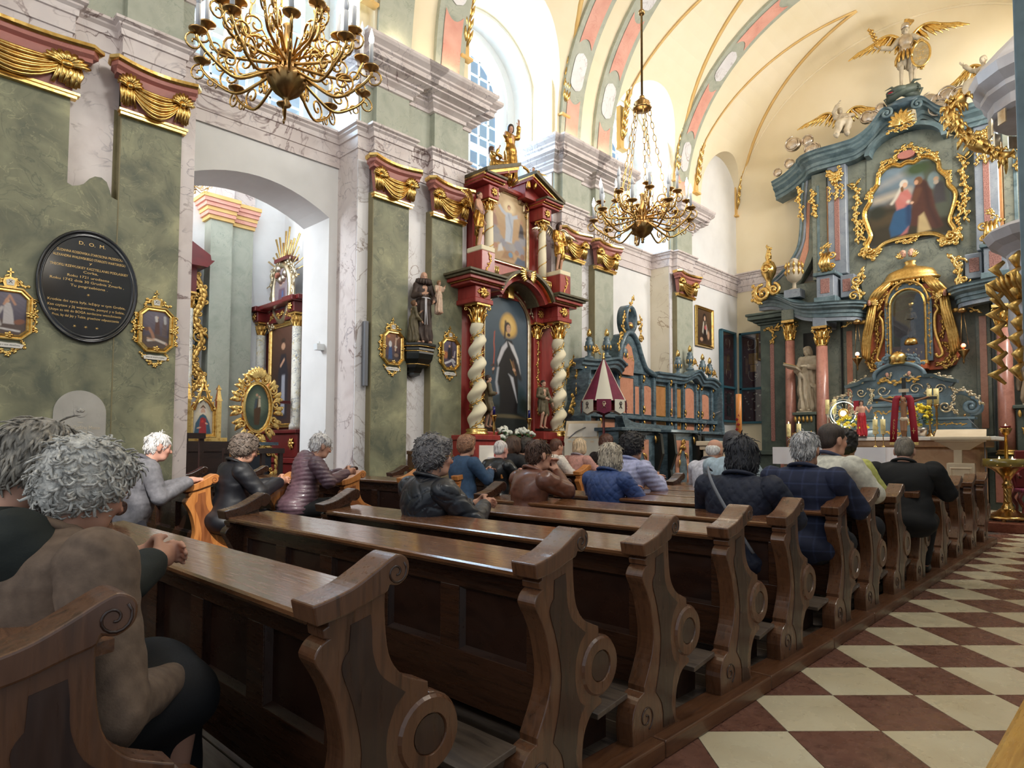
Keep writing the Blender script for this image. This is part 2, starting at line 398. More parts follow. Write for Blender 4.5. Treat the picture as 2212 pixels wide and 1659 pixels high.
M['gold']=mat('gilding',[(196,152,80),(236,200,126),(216,176,102)],scale=14,detail=3,rough=.27,metal=1,bump=(.12,30,.01))
M['golda']=mat('matt_gilding',[(190,148,78),(228,188,112)],scale=18,detail=4,rough=.4,metal=.9,bump=(.35,42,.012))
M['goldw']=mat('silver_gilding',[(196,176,140),(226,214,190)],scale=12,rough=.3,metal=1,bump=(.15,30,.01))
M['silver']=mat('silver_leaf',[(186,168,150),(222,212,202)],scale=8,rough=.3,metal=1,bump=(.2,25,.01))
M['brass']=mat('polished_brass',[(186,146,84),(214,176,110)],scale=20,rough=.2,metal=1)
M['brassd']=mat('antique_brass',[(160,124,78),(190,152,98)],scale=20,rough=.28,metal=1)
M['red']=mat('red_painted_wood',[(138,46,42),(164,60,54),(150,52,47)],scale=3,stretch=(3,3,.6),rough=.4,coat=.2,bump=(.06,20,.004))
M['redd']=mat('dark_red_wood',[(88,20,22),(112,28,28)],scale=3,rough=.35,coat=.3)
M['olive']=mat('olive_moulding',[(84,76,56),(104,94,70)],scale=20,rough=.5)
M['blue']=mat('blue_marbled_wood',[(60,76,86),(88,108,118),(110,130,138)],scale=5,detail=8,dist=1.5,rough=.38,coat=.2,vein=((44,54,62),5,.03,.6,2),stretch=(1,1,2.2),rot=(.5,.6,.3))
M['teal']=mat('teal_marbled_wood',[(72,92,98),(98,118,124),(120,138,142)],scale=4,detail=8,dist=1,rough=.38,coat=.15,vein=((58,74,86),4.5,.03,.5,2))
M['altgreen']=mat('grey_green_marbled_wood',[(104,110,102),(134,138,124),(118,122,112)],scale=2.4,detail=9,dist=.8,rough=.5,vein=((58,66,68),3.6,.03,.7,2.4),vein2=((136,140,128),2,.03,.4,1))
M['altdark']=mat('dark_green_marbled_wood',[(66,76,70),(92,102,92)],scale=3,detail=8,dist=.8,rough=.5,vein=((36,44,44),4,.03,.6,2))
M['lav']=mat('grey_lilac_marbled_wood',[(124,132,144),(150,156,164)],scale=4,detail=7,rough=.45,vein=((88,96,110),4,.025,.6,2))
M['salmon']=mat('salmon_marbled_panel',[(192,128,100),(210,148,120),(200,136,108)],scale=6,detail=9,dist=1.2,rough=.4,coat=.15,vein=((160,96,76),7,.03,.4,2))
M['ochre']=mat('ochre_marbled_panel',[(166,112,64),(188,134,84)],scale=6,detail=9,dist=1.2,rough=.4,coat=.15)
M['colpink']=mat('rose_marble_column',[(164,108,94),(186,128,112),(174,118,104)],scale=7,detail=9,rough=.3,coat=.3,vein=((140,84,76),9,.03,.5,1))
M['speck']=mat('speckled_porphyry',[(110,66,62),(190,140,128)],scale=60,detail=4,rough=.45)
M['oxblood']=mat('orange_red_bole',[(186,92,56),(206,110,70)],scale=8,rough=.45)
M['stone']=mat('statue_stone',[(176,160,136),(198,184,160)],scale=8,rough=.6,bump=(.1,40,.003))
M['grave']=mat('grey_stone_tablet',[(176,172,164),(192,188,180)],scale=5,rough=.6,vein=((150,146,140),3,.01,.5))
M['blackst']=mat('black_marble',[(20,20,24),(34,34,38)],scale=9,rough=.16,coat=.4)
M['altmarble']=mat('brown_altar_marble',[(164,128,96),(198,164,128),(182,146,110)],scale=2.2,detail=7,dist=1.4,rough=.3,vein=((112,80,66),3,.014,.7,2.4))
M['limewood']=mat('pale_limestone',[(214,194,164),(224,206,178)],scale=6,rough=.55)
M['plinth']=mat('red_marble_step',[(112,62,46),(140,84,66)],scale=9,detail=8,rough=.2,vein=((84,44,36),6,.03,.6))
M['tilew']=mat('cream_stone_tile',[(204,190,158),(218,206,176)],scale=2.5,detail=8,rough=.27,vein=((168,146,112),6,.006,.5,1.2),obj_rand=1,rvar=.08,bump=(.05,60,.002))
M['tiler']=mat('red_brown_stone_tile',[(98,66,54),(124,86,72),(110,75,62)],scale=8,detail=9,dist=.6,rough=.27,vein=((70,38,34),6,.035,.7,2.0),obj_rand=1,rvar=.08)
M['grout']=mat('grout',[(70,58,50)],rough=.9)
M['wood']=wood('dark_oak',(44,27,18),(70,43,28),(56,34,22),rough=.3,coat=.35)
M['woodt']=wood('worn_oak_ledge',(84,54,33),(126,84,54),(102,66,41),rough=.22,coat=.7,rvar=.14)
M['woodp']=wood('dark_oak_panel',(36,21,16),(54,33,24),(44,26,19),rough=.32,coat=.3,st=(1,8,2))
M['wooda']=wood('oak_end',(72,46,30),(104,68,45),(88,56,37),rough=.33,coat=.4,st=(10,10,1))
M['woodi']=wood('dark_inlay',(42,26,20),(62,40,29),(50,32,24),rough=.35,coat=.3,st=(8,8,1))
M['woodl']=wood('honey_oak_end',(166,98,48),(206,136,74),(186,116,60),rough=.35,coat=.4,st=(10,10,1))
M['woodli']=wood('honey_inlay',(120,66,36),(156,94,54),(138,80,44),rough=.38,coat=.3,st=(9,9,1))
M['floorw']=wood('grey_worn_floorboard',(64,52,44),(96,82,70),(78,66,56),rough=.45,coat=.15,st=(1,9,9))
M['kerb']=wood('brown_kerb',(74,44,26),(98,62,38),(84,52,31),rough=.4,coat=.2,st=(9,1,9))
M['black']=mat('black_lacquer',[(20,22,20),(30,32,28)],scale=5,rough=.35)
M['dark']=mat('dark_stained_wood',[(38,24,18),(54,34,24)],scale=6,rough=.4,stretch=(1,6,6))
M['glass']=mat_glass('window_pane',(225,240,252),.06)
M['cglass']=mat_glass('display_glass',(240,240,240),.08,.02)
M['whitep']=mat('white_paint',[(228,232,234)],rough=.5)
M['candle']=mat('candle_sleeve',[(224,224,226)],rough=.5)
M['bulb']=mat_emit('lit_bulb',(255,246,232),25)
M['flame']=mat_emit('candle_flame',(255,190,110),14)
M['bulboff']=mat('frosted_bulb',[(214,216,222)],rough=.25)
M['paint']=mat_vcol('oil_paint',rough=.45,bump=(.1,60))
M['skinv']=mat_vcol('skin',rough=.55)
M['clothv']=mat_vcol('woven_cloth',rough=.8,bump=(.15,160))
M['ink']=mat('engraved_gilding',[(214,178,112)],rough=.4,metal=.4)
M['grey']=mat('grey_lacquer',[(112,114,120)],rough=.45)
M['linen']=mat('white_linen',[(232,230,236),(240,238,242)],scale=3,rough=.85)
M['lace']=mat('cream_linen',[(214,208,192)],rough=.9)
M['wax']=mat('cream_wax',[(232,214,150)],rough=.45)
M['waxo']=mat('orange_wax',[(206,132,62)],rough=.4)
M['paper']=mat('paper',[(238,232,222)],rough=.8)
M['bluef']=mat('blue_case_paint',[(46,92,108),(58,106,122)],scale=6,rough=.45)
M['maroon']=mat('maroon_velvet',[(66,30,36),(80,38,44)],scale=30,rough=.9)
M['wine']=mat('wine_cloth',[(100,24,52),(118,32,62)],scale=12,rough=.75)
M['leaf']=mat('leaf_green',[(44,78,40),(72,108,56)],scale=10,rough=.5)
M['yel']=mat('yellow_petal',[(236,206,40),(248,226,80)],scale=10,rough=.6)
M['petal']=mat('white_petal',[(226,226,210),(244,244,236)],scale=14,rough=.65)
M['redcloth']=mat('red_ribbon',[(150,20,40)],rough=.6)
M['bluec']=mat('cobalt_glass',[(28,26,96)],rough=.2)
M['fleshp']=mat('painted_flesh',[(206,160,136)],rough=.5)
M['pew_gold']=M['gold']
#  the setting
def struct(o):o['kind']='structure';return o
def wbox(y0,y1,d0,d1,z0,z1,mb=None):
 """box against the left wall between two stations along it"""
 mb=mb or MB();a,b=wx(y0),wx(y1)
 return mb.add([(a+d0,y0,z0),(a+d1,y0,z0),(b+d1,y1,z0),(b+d0,y1,z0),(a+d0,y0,z1),(a+d1,y0,z1),(b+d1,y1,z1),(b+d0,y1,z1)],[(3,2,1,0),(4,5,6,7),(0,1,5,4),(1,2,6,5),(2,3,7,6),(3,0,4,7)])
def wprof(y0,y1,prof,mb=None,caps=True):
 """mould with a (d,z) profile run along the wall, mitred back at both ends by the projection of each point"""
 mb=mb or MB();n=len(prof);vs=[]
 base=prof[0][0]
 for s,y in((-1,y0),(1,y1)):
  for d,z in prof:yy=y+s*max(0,d-base);vs.append((wx(yy)+d,yy,z))
 fs=[(i,i+1,n+i+1,n+i)for i in range(n-1)]
 mb.add(vs,fs)
 for s,y in((0,y0),(1,y1)):
  r=[]
  for d,z in prof:yy=y+(-1,1)[s]*max(0,d-base);r.append((wx(yy)+base-.6,yy,z))
  k=len(mb.v);mb.v+=[vs[s*n+i]for i in range(n)]+r
  for i in range(n-1):mb.f.append((k+i,k+i+1,k+n+i+1,k+n+i));mb.sm.append(False)
 k=len(mb.v);mb.v+=[vs[0],vs[n],(wx(y1)+base-.6,y1,prof[0][1]),(wx(y0)+base-.6,y0,prof[0][1]),vs[n-1],vs[2*n-1],(wx(y1)+base-.6,vs[2*n-1][1],prof[-1][1]),(wx(y0)+base-.6,vs[n-1][1],prof[-1][1])]
 mb.f+=[(k,k+1,k+2,k+3),(k+4,k+5,k+6,k+7)];mb.sm+=[False,False]
 return mb
def boolean(o,cutters):
 dg=None
 for c in cutters:
  m=o.modifiers.new('cut','BOOLEAN');m.object=c;m.solver='EXACT';m.operation='DIFFERENCE'
 dg=bpy.context.evaluated_depsgraph_get();dg.update();me=bpy.data.meshes.new_from_object(o.evaluated_get(dg))
 o.modifiers.clear();o.data=me
 for c in cutters:bpy.data.objects.remove(c)
 return o
def archp(yc,hw,z0,zs,rise,n=20):
 return[(yc-hw,z0),(yc+hw,z0)]+[(yc+hw*math.cos(PI*k/n),zs+rise*math.sin(PI*k/n))for k in range(n+1)]
def segp(yc,hw,z0,zs,rise,n=14):
 return[(yc-hw,z0),(yc+hw,z0)]+[(yc+hw*(1-2*k/n),zs+rise*(1-(1-2*k/n)**2))for k in range(n+1)]
xprism=lambda mb,pts,x0,x1:mb.prism(pts,lambda a,b,t:(t,a,b),x0,x1)
fl=struct(MB().box((-8.6,-6,-.3),(3,12.9,-.004)).obj('floor',M['grout']))
TS=.435;SQ=math.sqrt(.5)
E1=Vector((SQ,SQ,0));E2=Vector((-SQ,SQ,0));T0=onz(1702,1579,0)
tme=MB().box((0,0,-.02),(TS-.004,TS-.004,0)).mesh('tile')
tw=tme.copy();tw.materials.append(M['tilew']);tr_=tme.copy();tr_.materials.append(M['tiler'])
nt=[]
for i in range(-40,60):
 for j in range(-40,60):
  p=T0+E1*(i*TS)+E2*(j*TS);c=p+(E1+E2)*(TS/2)
  if-1.75<c.x<.9 and 1.3<c.y<13.0:nt.append((c.y-c.x*.3,p,(i+j)%2))
nt.sort(key=lambda t:t[0])
for k,(_,p,q)in enumerate(nt[:298]):
 o=obj('tile',tr_ if q else tw,fl);o.location=p;o.rotation_euler=(0,0,PI/4)
print('tiles',len(nt))
sf=struct(MB().box((-8.4,12.9,-.3),(3,17.4,.135)).obj('floor',M['grout']))
st=struct(MB().box((-8.4,12.85,0),(2.5,13.15,.15)).obj('trim_1',M['plinth']));bevel(st,.012)
n=0
for i in range(-30,60):
 for j in range(-30,60):
  p=T0+E1*(i*.3)+E2*(j*.3)
  if-2.3<p.x<0.3 and 13.0<p.y-.05<15.8 and n<180:
   q=Vector((p.x,p.y,.15));o=obj('tile',tr_ if(i+j)%2 else tw,sf);o.location=q;o.rotation_euler=(0,0,PI/4);o.scale=(.3/TS,.3/TS,.75);n+=1
def boards(y0,y1,x0,x1,z,parent,w=.17):
 k=0;y=y0
 while y<y1-.02:
  e=min(y+w,y1);b=bevel(MB().box((x0,y+.002,z-.03),(x1,e-.002,z)).obj('floorboard',M['floorw'],parent),.003,1);y=e;k+=1
pf=struct(MB().box((-4.75,-1.5,0),(-1.50,11.3,.035)).obj('floor',M['dark']));boards(-.4,11.3,-4.72,-1.60,.065,pf)
kb=struct(MB().box((-1.60,-1.5,0),(-1.47,-1.4,.07)).obj('trim_2',M['kerb']))
ky=[-1.4,.3,1.55,2.46,3.55,4.55,5.45,6.6,7.9,9.2,10.4,11.3]
for a,b in zip(ky[:-1],ky[1:]):bevel(MB().box((-1.62,a+.003,0),(-1.465,b-.003,.075)).obj('kerb_board',M['kerb'],kb),.008)
pl=struct(MB().box((-8.9,-1.0,0),(-6.02,12.1,.09)).obj('floor',M['dark']));boards(.5,8,-8.8,-6.04,.12,pl,.2)
bevel(MB().box((-6.1,-1.0,0),(-6.0,12.1,.125)).obj('kerb_board',M['kerb'],pl),.008)
BC=(3.92,8.05,12.30);DW=-.5
y0,y1=-4.0,17.6
wl=struct(wbox(y0,y1,-1.25,DW,0,10.2).obj('wall_left',M['white']))
cut=[]
for i,yc in enumerate(BC):
 c=MB();xprism(c,archp(yc,1.03,6.05,8.12,1.03),-10.3,-8.8);cut.append(c.obj('cut',M['white']))
 c=MB();x1=wx(yc)+DW
 xprism(c,archp(yc+.06,1.16,6.03,8.12,1.16),x1-.45,x1+.4);cut.append(c.obj('cut',M['white']))
c=MB();xprism(c,segp(3.86,1.06,-.5,4.68,.30),-10.4,-8.2);cut.append(c.obj('cut',M['white']))
boolean(wl,cut)
def window(n,yc):
 x=wx(yc)+DW-.52;hw=.80;zs=8.05;zb=6.12
 fr=MB()
 o=archp(yc,hw+.2,zb-.1,zs,hw+.2,24);a=archp(yc,hw,zb,zs,hw,24)
 for k in range(len(o)):
  j=(k+1)%len(o);fr.add([(x+t,*q)for t in(-.05,.06)for q in(o[k],o[j],a[j],a[k])],[(0,1,2,3),(7,6,5,4),(2,6,7,3),(0,4,5,1)])
 f=struct(fr.obj('window_%d'%n,M['whitep']));
 fm=MB();fm.box((x-.03,yc-.045,zb),(x+.05,yc+.045,zs+hw)).box((x-.03,yc-hw,zb+.86),(x+.06,yc+hw,zb+.96))
 fm.obj('window_frame',M['whitep'],f)
 for s in(-1,1):
  for k in(1,2):
   yy=yc+s*(.045+k*(hw-.045)/3);h=zs+math.sqrt(max(0,hw*hw-(yy-yc)**2));MB().box((x-.01,yy-.012,zb),(x+.025,yy+.012,h)).obj('glazing_bar',M['whitep'],f)
 z=zb+.29
 while z<zs+hw-.1:
  h=hw if z<zs else math.sqrt(hw*hw-(z-zs)**2);MB().box((x-.01,yc-h,z-.012),(x+.025,yc+h,z+.012)).obj('glazing_bar',M['whitep'],f);z+=.29
 for s in(-1,1):
  a=[(yc+s*max(.02,u),v)for u,v in[(0,zb),(hw,zb)]]+[(yc+s*hw*math.cos(PI/2*k/10),zs+hw*math.sin(PI/2*k/10))for k in range(11)]
  g=MB();xprism(g,a if s>0 else a[::-1],x-.004,x+.002);g.obj('pane',M['glass'],f)
for i,yc in enumerate(BC):window(i+1,yc)
PIERS=[(-3.0,2.80),(5.06,7.16),(9.30,11.25),(13.48,17.2)]
ZA,ZF,ZC,ZT=5.45,5.96,6.56,7.08
for i,(a,b)in enumerate(PIERS):
 p=struct(wbox(a,b,-.6,0,0,7.1 if i<3 else 10.0).obj('wall_left',M['white' if i==3 else('green' if i==0 else 'marblew')]))
 p2=struct(wbox(a+.0,b,-.6,.004,7.06,11,MB()).obj('wall_left',M['ivory']))if i<3 else None
 if i:struct(wbox(a-.004,a+.2,-.58,.004,0,7.0).obj('trim_%d'%(10+i),M['marbleb' if i==3 else 'marble']))
def arch_prof(d,z0=ZA,z1=ZF):
 h=z1-z0;return[(d,z0),(d,z0+.30*h),(d+.018,z0+.31*h),(d+.018,z0+.66*h),(d+.04,z0+.67*h),(d+.045,z0+.8*h),(d+.075,z0+.86*h),(d+.075,z0+.9*h),(d+.11,z0+.94*h),(d+.11,z1)]
def corn_prof(d):
 h=ZT-ZC;P=[(0,0),(.03,.02),(.03,.12),(.10,.22),(.10,.27),(.14,.30),(.14,.36),(.24,.44),(.24,.48),(.30,.52),(.30,.66),(.33,.70),(.33,.76),(.39,.86),(.41,.93),(.41,1)]
 return[(d+a,ZC+b*h)for a,b in P]
PIL=[(.55,1.555),(2.03,2.645),(5.25,5.87),(6.32,6.94),(9.42,10.03),(10.45,11.07),(13.60,14.33)]
en=20
for i,(a,b)in enumerate(PIERS):
 e2=b if i<3 else 14.5
 if i==3:
  struct(wprof(14.5,17.1,arch_prof(.02)).obj('trim_%d'%en,M['marble']));en+=1
 t=struct(wprof(a,e2,arch_prof(.02)).obj('trim_%d'%en,M['marble']));en+=1
 wbox(a+.02,e2-.02,-.5,.05,ZF,ZC+.02).obj('frieze',M['greenp'],t)
 wprof(a,e2,corn_prof(.04)).obj('cornice',M['marble'],t)
 for(u,v)in PIL:
  if a-.1<u<b:
   wprof(u,v,arch_prof(.15)).obj('architrave_block',M['marble'],t);wbox(u+.02,v-.02,-.3,.155,ZF,ZC+.02).obj('frieze_block',M['greenp'],t)
   wprof(u,v,corn_prof(.155)).obj('cornice_block',M['marble'],t)
for a,b in((2.75,5.1),(7.1,9.35),(11.2,13.5)):
 mb=MB();p=arch_prof(DW+.03);n=len(p)
 mb.add([(wx(y)+d,y,z)for y in(a,b)for d,z in p],[(k,k+1,n+k+1,n+k)for k in range(n-1)])
 mb.add([(wx(a)+DW+.12,a,ZF),(wx(b)+DW+.12,b,ZF),(wx(b)+DW,b,ZF),(wx(a)+DW,a,ZF)],[(0,1,2,3)])
 struct(mb.obj('trim_%d'%en,M['marble']));en+=1
for k,(u,v)in enumerate(PIL):
 q=0 if k>1 else 0
 s=struct(wbox(u,v,-.05,.15,q,5.0).obj('trim_%d'%(40+k),M['green' if k<2 else('greenp' if k>3 else 'green')]))
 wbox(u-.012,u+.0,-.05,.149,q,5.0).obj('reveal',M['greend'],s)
mb=MB();rag=[(1.555,4.02),(1.60,4.0),(1.655,4.02),(1.70,4.05),(1.75,4.12),(1.80,4.16),(1.86,4.165),(1.91,4.13),(1.935,4.06),(1.96,3.98),(1.99,3.97),(2.03,3.96)]
xprism(mb,[(1.555,0),(2.03,0)]+rag[::-1],-8.1,wx(1.8)+.148);s=struct(mb.obj('trim_50',M['green']))
mb=MB();xprism(mb,[(1.555,3.9),(2.03,3.9),(2.03,5.45),(1.555,5.45)],-8.1,wx(1.8)+.03);mb.obj('marble_strip',M['marble'],s)
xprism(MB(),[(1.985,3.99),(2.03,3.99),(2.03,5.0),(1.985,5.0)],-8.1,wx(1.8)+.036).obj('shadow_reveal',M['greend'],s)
struct(wbox(-3,.55,-.05,.148,0,5.45).obj('trim_51',M['green']))
struct(wbox(2.645,2.80,-.05,.13,0,5.45).obj('trim_52',M['marble']))
struct(wbox(5.06,5.25,-.05,.03,0,5.45).obj('trim_53',M['marblew']));struct(wbox(13.48,13.6,-.05,.03,0,5.45).obj('trim_54',M['marblew']))
def capital_meshes():
 w=.315;R={}
 rnd=random.Random(4)
 mb=MB();mb.box((-.02,-w-.03,0),(.06,w+.03,.035)).box((-.02,-w-.045,.035),(.075,w+.045,.06));R['necking']=(mb,'gold')
 mb=MB();pts=[(-.02,-w),(.05,-w),(.05,w),(-.02,w)]
 mb.loft([[(a*(1+.6*t),b*(1+.12*t),.06+.36*t)for a,b in pts]for t in(0,.3,.6,1)],smooth=False);R['bell']=(mb,'capred')
 def outl(g):
  q=[(-.02,-w-.13-g),(.10+g,-w-.15-g),(.19+g,-w-.10)]
  q+=[(.10+g+.09*abs(2*k/12-1)**2,-w-.09+(2*w+.18)*k/12)for k in range(1,12)]
  return q+[(.19+g,w+.10),(.10+g,w+.15+g),(-.02,w+.13+g)]
 mb=MB();mb.loft([[(a,b,z)for a,b in outl(g)]for g,z in((-.05,.40),(-.05,.44),(-.01,.47),(-.01,.515))],smooth=False);R['abacus']=(mb,'capred')
 mb=MB();mb.loft([[(a,b,z)for a,b in outl(g)]for g,z in((.0,.515),(.02,.535),(.02,.57),(-.02,.575))],smooth=False);R['abacus_edge']=(mb,'gold')
 mb=MB()
 for k in range(9):
  sag=.07+.026*k;path=[]
  for i in range(13):
   t=i/12;y=-w*.86+2*w*.86*t;path.append((.075+.05*math.sin(PI*t)+.012*(k%2),y,.37-sag*math.sin(PI*t)**.8-.006*k))
  mb.tube(path,[.008+.008*math.sin(PI*i/12)for i in range(13)],6)
 for s in(-1,1):
  for k in range(7):
   y=s*(w*.72+.020*k);mb.tube([(.08,y,.36),(.10+.01*(k%2),y+s*.012,.24),(.085,y+s*.02*(k%3-1),.09+.02*(k%2))],[.010,.019,.012],6)
 R['swag']=(mb,'gold')
 for s in(-1,1):
  mb=MB()
  for k in range(9):
   a=PI*(.05+.9*k/8);c=(.10,s*w*.88,.30)
   mb.tube([c,(.15,c[1]+.08*math.cos(a),c[2]+.07*math.sin(a)),(.14,c[1]+.115*math.cos(a),c[2]+.115*math.sin(a)),(.08,c[1]+.11*math.cos(a),c[2]+.10*math.sin(a))],[.012,.022,.02,.008],6)
  mb.ball((.13,s*w*.88,.30),(.035,.035,.03))
  R['volute%d'%s]=(mb,'gold')
 return R
CAPM={}
for k,(mb,m)in capital_meshes().items():
 me=mb.mesh(k);b=bmesh.new();b.from_mesh(me);bmesh.ops.recalc_face_normals(b,faces=b.faces);b.to_mesh(me);b.free();me.materials.append(M[m]);CAPM[k]=me
capn=60
for(u,v)in PIL:
 r=struct(obj('trim_%d'%capn,CAPM['bell']));capn+=1
 wd=(v-u)/.63;r.location=(wx((u+v)/2)+.15,(u+v)/2,4.90);r.scale=(1,wd,1)
 for k,me in CAPM.items():
  if k!='bell':obj('volute' if 'volute' in k else k,me,r)
VC,VH,VS,VR=-3.80,4.06,7.5,3.87
def vpt(th,off=0):return(VC-(VH-off)*math.cos(th),VS+(VR-off)*math.sin(th))
prof=[(VC-VH,6.9)]+[vpt(PI*k/40)for k in range(41)]+[(VC+VH,6.9)]
ce=MB().box((-8.52,-4,7.06),(.9,17.3,12.2)).obj('ceiling',M['cream'])
c1=MB();c1.prism(prof,lambda a,b,t:(a,t,b),-5,18);cut=[c1.obj('cut',M['cream'])]
for yc in list(BC)+[16.0,-.3]:
 r=1.27 if yc<15 and yc>0 else 1.0
 c=MB();xprism(c,archp(yc+.03,r,6.5,8.07,r,28),-8.7,-6.0);cut.append(c.obj('cut',M['cream']))
for yc in(4.0,8.1,12.4,15.6):
 c=MB();xprism(c,archp(yc,1.2,6.5,8.1,1.2,28),-1.5,1.0);cut.append(c.obj('cut',M['cream']))
boolean(ce,cut);struct(ce)
wb=struct(MB().box((-9,17.0,0),(2.2,17.4,12.2)).obj('wall_back',M['cream']))
xl=-7.86
mb=MB();n=0
for k,(d,z)in enumerate(arch_prof(0)):mb.add([(-7.9,17-d-.01,z+.12),(2,17-d-.01,z+.12)],[])
q=len(arch_prof(0));mb.f+=[(2*k,2*k+1,2*k+3,2*k+2)for k in range(q-1)];mb.sm+=[False]*(q-1)
struct(mb.obj('trim_80',M['marble']))
wr=struct(MB().box((1.0,2.6,0),(1.5,17.3,6.4)).obj('wall_right',M['white']))
for a,b in((2.6,3.2),(5.0,7.2),(9.3,11.3),(13.6,17.3)):MB().box((.35,a,0),(1.2,b,7.1)).obj('pier',M['greenp'],wr)
def rib(y,w=.58,n=1,t0=0):
 mb=MB();N=44;ths=[PI*k/N for k in range(N+1)]
 path=[(xl+.03,7.0),(xl+.03,7.25)]+[vpt(t,.07)for t in ths[1:-1]]+[(VC+VH-.09,7.25),(VC+VH-.09,7.0)]
 out=[(xl-.3,7.0),(xl-.3,7.25)]+[vpt(t,-.05)for t in ths[1:-1]]+[(VC+VH+.3,7.25),(VC+VH+.3,7.0)]
 mb.loft([[(a[0],y-w/2,a[1]),(a[0],y+w/2,a[1]),(b[0],y+w/2,b[1]),(b[0],y-w/2,b[1])]for a,b in zip(path,out)],smooth=False)
 r=struct(mb.obj('trim_%d'%(90+n),M['greenp']))
 def along(s):
  acc=0
  for a,b in zip(path[:-1],path[1:]):
   L=math.hypot(b[0]-a[0],b[1]-a[1])
   if acc+L>=s or b==path[-1]:
    t=(s-acc)/L;nx,nz=(b[1]-a[1])/L,-(b[0]-a[0])/L;return(a[0]+(b[0]-a[0])*t,a[1]+(b[1]-a[1])*t,nx,nz)
   acc+=L
 s=t0;med=False
 while s<7.4:
  L=.80 if med else 1.28
  hw=w*(.30 if med else.31);K=14;rows=[]
  for i in range(K+1):
   t=i/K;ss=s+.05+(L-.1)*t;x,z,nx,nz=along(max(.02,ss))
   if med:e=min(t,1-t)*L;h=hw*math.sqrt(max(.0,1-(1-min(1,e/.2))**2));rows.append([(x+nx*.012,y-h,z+nz*.012),(x+nx*.012,y+h,z+nz*.012)])
   else:rows.append([(x+nx*.012,y-hw,z+nz*.012),(x+nx*.012,y+hw,z+nz*.012)])
  if not med:
   vs=[]
   for i,row in enumerate(rows):
    rr=[]
    for j in range(7):
     u=j/6;c=.13*(1-(2*u-1)**2);t=i/K;f=1-2*t;ss=s+.05+(L-.1)*t+c*f*(abs(f)**2)if s>.4 or f<0 else s+.05+(L-.1)*t
     x,z,nx,nz=along(max(.02,ss));rr.append((x+nx*.012,y-hw+2*hw*u,z+nz*.012))
    vs.append(rr)
   mb=MB();mb.loft(vs,smooth=False,caps=False,closed=False)
  else:mb=MB();mb.loft([[a,b]for a,b in rows],smooth=False,caps=False,closed=False)
  mb.obj('medallion' if med else 'rose_panel',M['marblew' if med else 'pink'],r)
  s+=L+.02;med=not med
 return r
for k,(y,t0)in enumerate([(1.75,-.2),(2.33,.1),(5.56,1.2),(6.63,.05),(9.72,-.1),(10.76,-.25),(13.96,-.35)]):
 rib(y,.60,k,t0)
gn=110
def groin(ya,yap):
 global gn
 mb=MB();N=24
 P=[(xl+.02,ya,7.75)]
 for i in range(N+1):
  th=.06+1.37*i/N;x,z=vpt(th,.015);P.append((x,ya+(yap-ya)*max(0,(th-.38)/1.05),z))
 mb.tube(P,.05,4,.3,nrm=(0,0,1));r=struct(mb.obj('trim_%d'%gn,M['yellow']));gn+=1
 b=P[0];mb=MB();mb.box((b[0]-.03,b[1]-.12,b[2]-.07),(b[0]+.10,b[1]+.12,b[2]-.03));mb.box((b[0]-.05,b[1]-.07,b[2]-.03),(b[0]+.05,b[1]+.07,b[2]+.9));mb.obj('console',M['yellow'],r)
 for k in range(5):
  mb=MB();z=b[2]+.25+.2*k;q=vpt(.06+.05*k,.0)[0]
  for s in(-1,0,1):mb.tube([(q+.06,b[1]+s*.02,z-.1),(q+.11,b[1]+s*.06,z+.08),(q+.14,b[1]+s*.085,z+.18)],[.012,.035,.006],6)
  o=mb.obj('gilt_leaf',M['gold'],r);o['kind']='stuff'
 return r
for a,b,c in((6.95,9.50,8.2),(11.45,13.72,12.6),(14.72,17.0,15.82),(2.9,5.1,3.92)):groin(a,c);groin(b,c)
P=[(a,16.985,b)for a,b in[vpt(PI*k/40,.01)for k in range(2,39)]]
struct(MB().tube(P,.03,6).obj('trim_130',M['cream']))
for y in(5.56,6.63,9.72,10.76,13.96):pointl('cornice_uplight',(wx(y)+.30,y,7.2),7,(1,.82,.55),.08)
#  pews
ZB=.065
def z_(pts):return[(a,max(0,b-ZB))for a,b in pts]
ARM=z_(spl([(.168,.898),(.21,.906),(.283,.926),(.35,.959),(.413,.994),(.441,.998),(.468,.977),(.465,.936),(.435,.913),(.405,.918)],4)+[(.398,.902)]+spl([(.39,.897),(.35,.885),(.283,.862),(.225,.85),(.18,.843)],3))
_f=spl([(.401,.92),(.401,.833),(.416,.724),(.458,.66),(.515,.629),(.556,.612)],4)+[(.559,.575)]
_d=[(.56+.112*math.cos(a),.461+.118*math.sin(a))for a in[PI/2-PI*k/16 for k in range(17)]]
_g=[(.577,.333),(.577,.313)]+spl([(.57,.311),(.517,.294),(.481,.252),(.461,.2),(.457,.109),(.492,.075),(.6,.068)],3)+[(.6,0),(.115,0)]
_b=spl([(.114,.096),(.109,.163),(.127,.223),(.163,.259),(.2,.272)],3)+spl([(.2,.295),(.252,.391),(.272,.455),(.273,.523),(.248,.63),(.217,.697),(.186,.748),(.19,.772),(.205,.79),(.224,.80)],3)+[(.212,.805),(.208,.828),(.224,.835),(.224,.9)]
BODY=z_(_f+_d+_g+_b)
INL=z_(spl([(.290,.826),(.352,.842)],1)+spl([(.357,.80),(.36,.74),(.384,.676),(.43,.635),(.473,.604)],3)+spl([(.44,.575),(.415,.52),(.408,.461),(.418,.40),(.44,.355),(.468,.334)],3)+spl([(.444,.31),(.428,.27),(.417,.2),(.416,.149),(.443,.084)],3)+[(.345,.088)]+spl([(.345,.15),(.33,.20),(.285,.255)],3)+spl([(.315,.35),(.33,.478),(.302,.61),(.268,.70),(.268,.735),(.286,.76)],3))
def thick(pts,x0,x1):return MB().prism(pts,lambda a,b,t:(t,a,b),x0,x1)
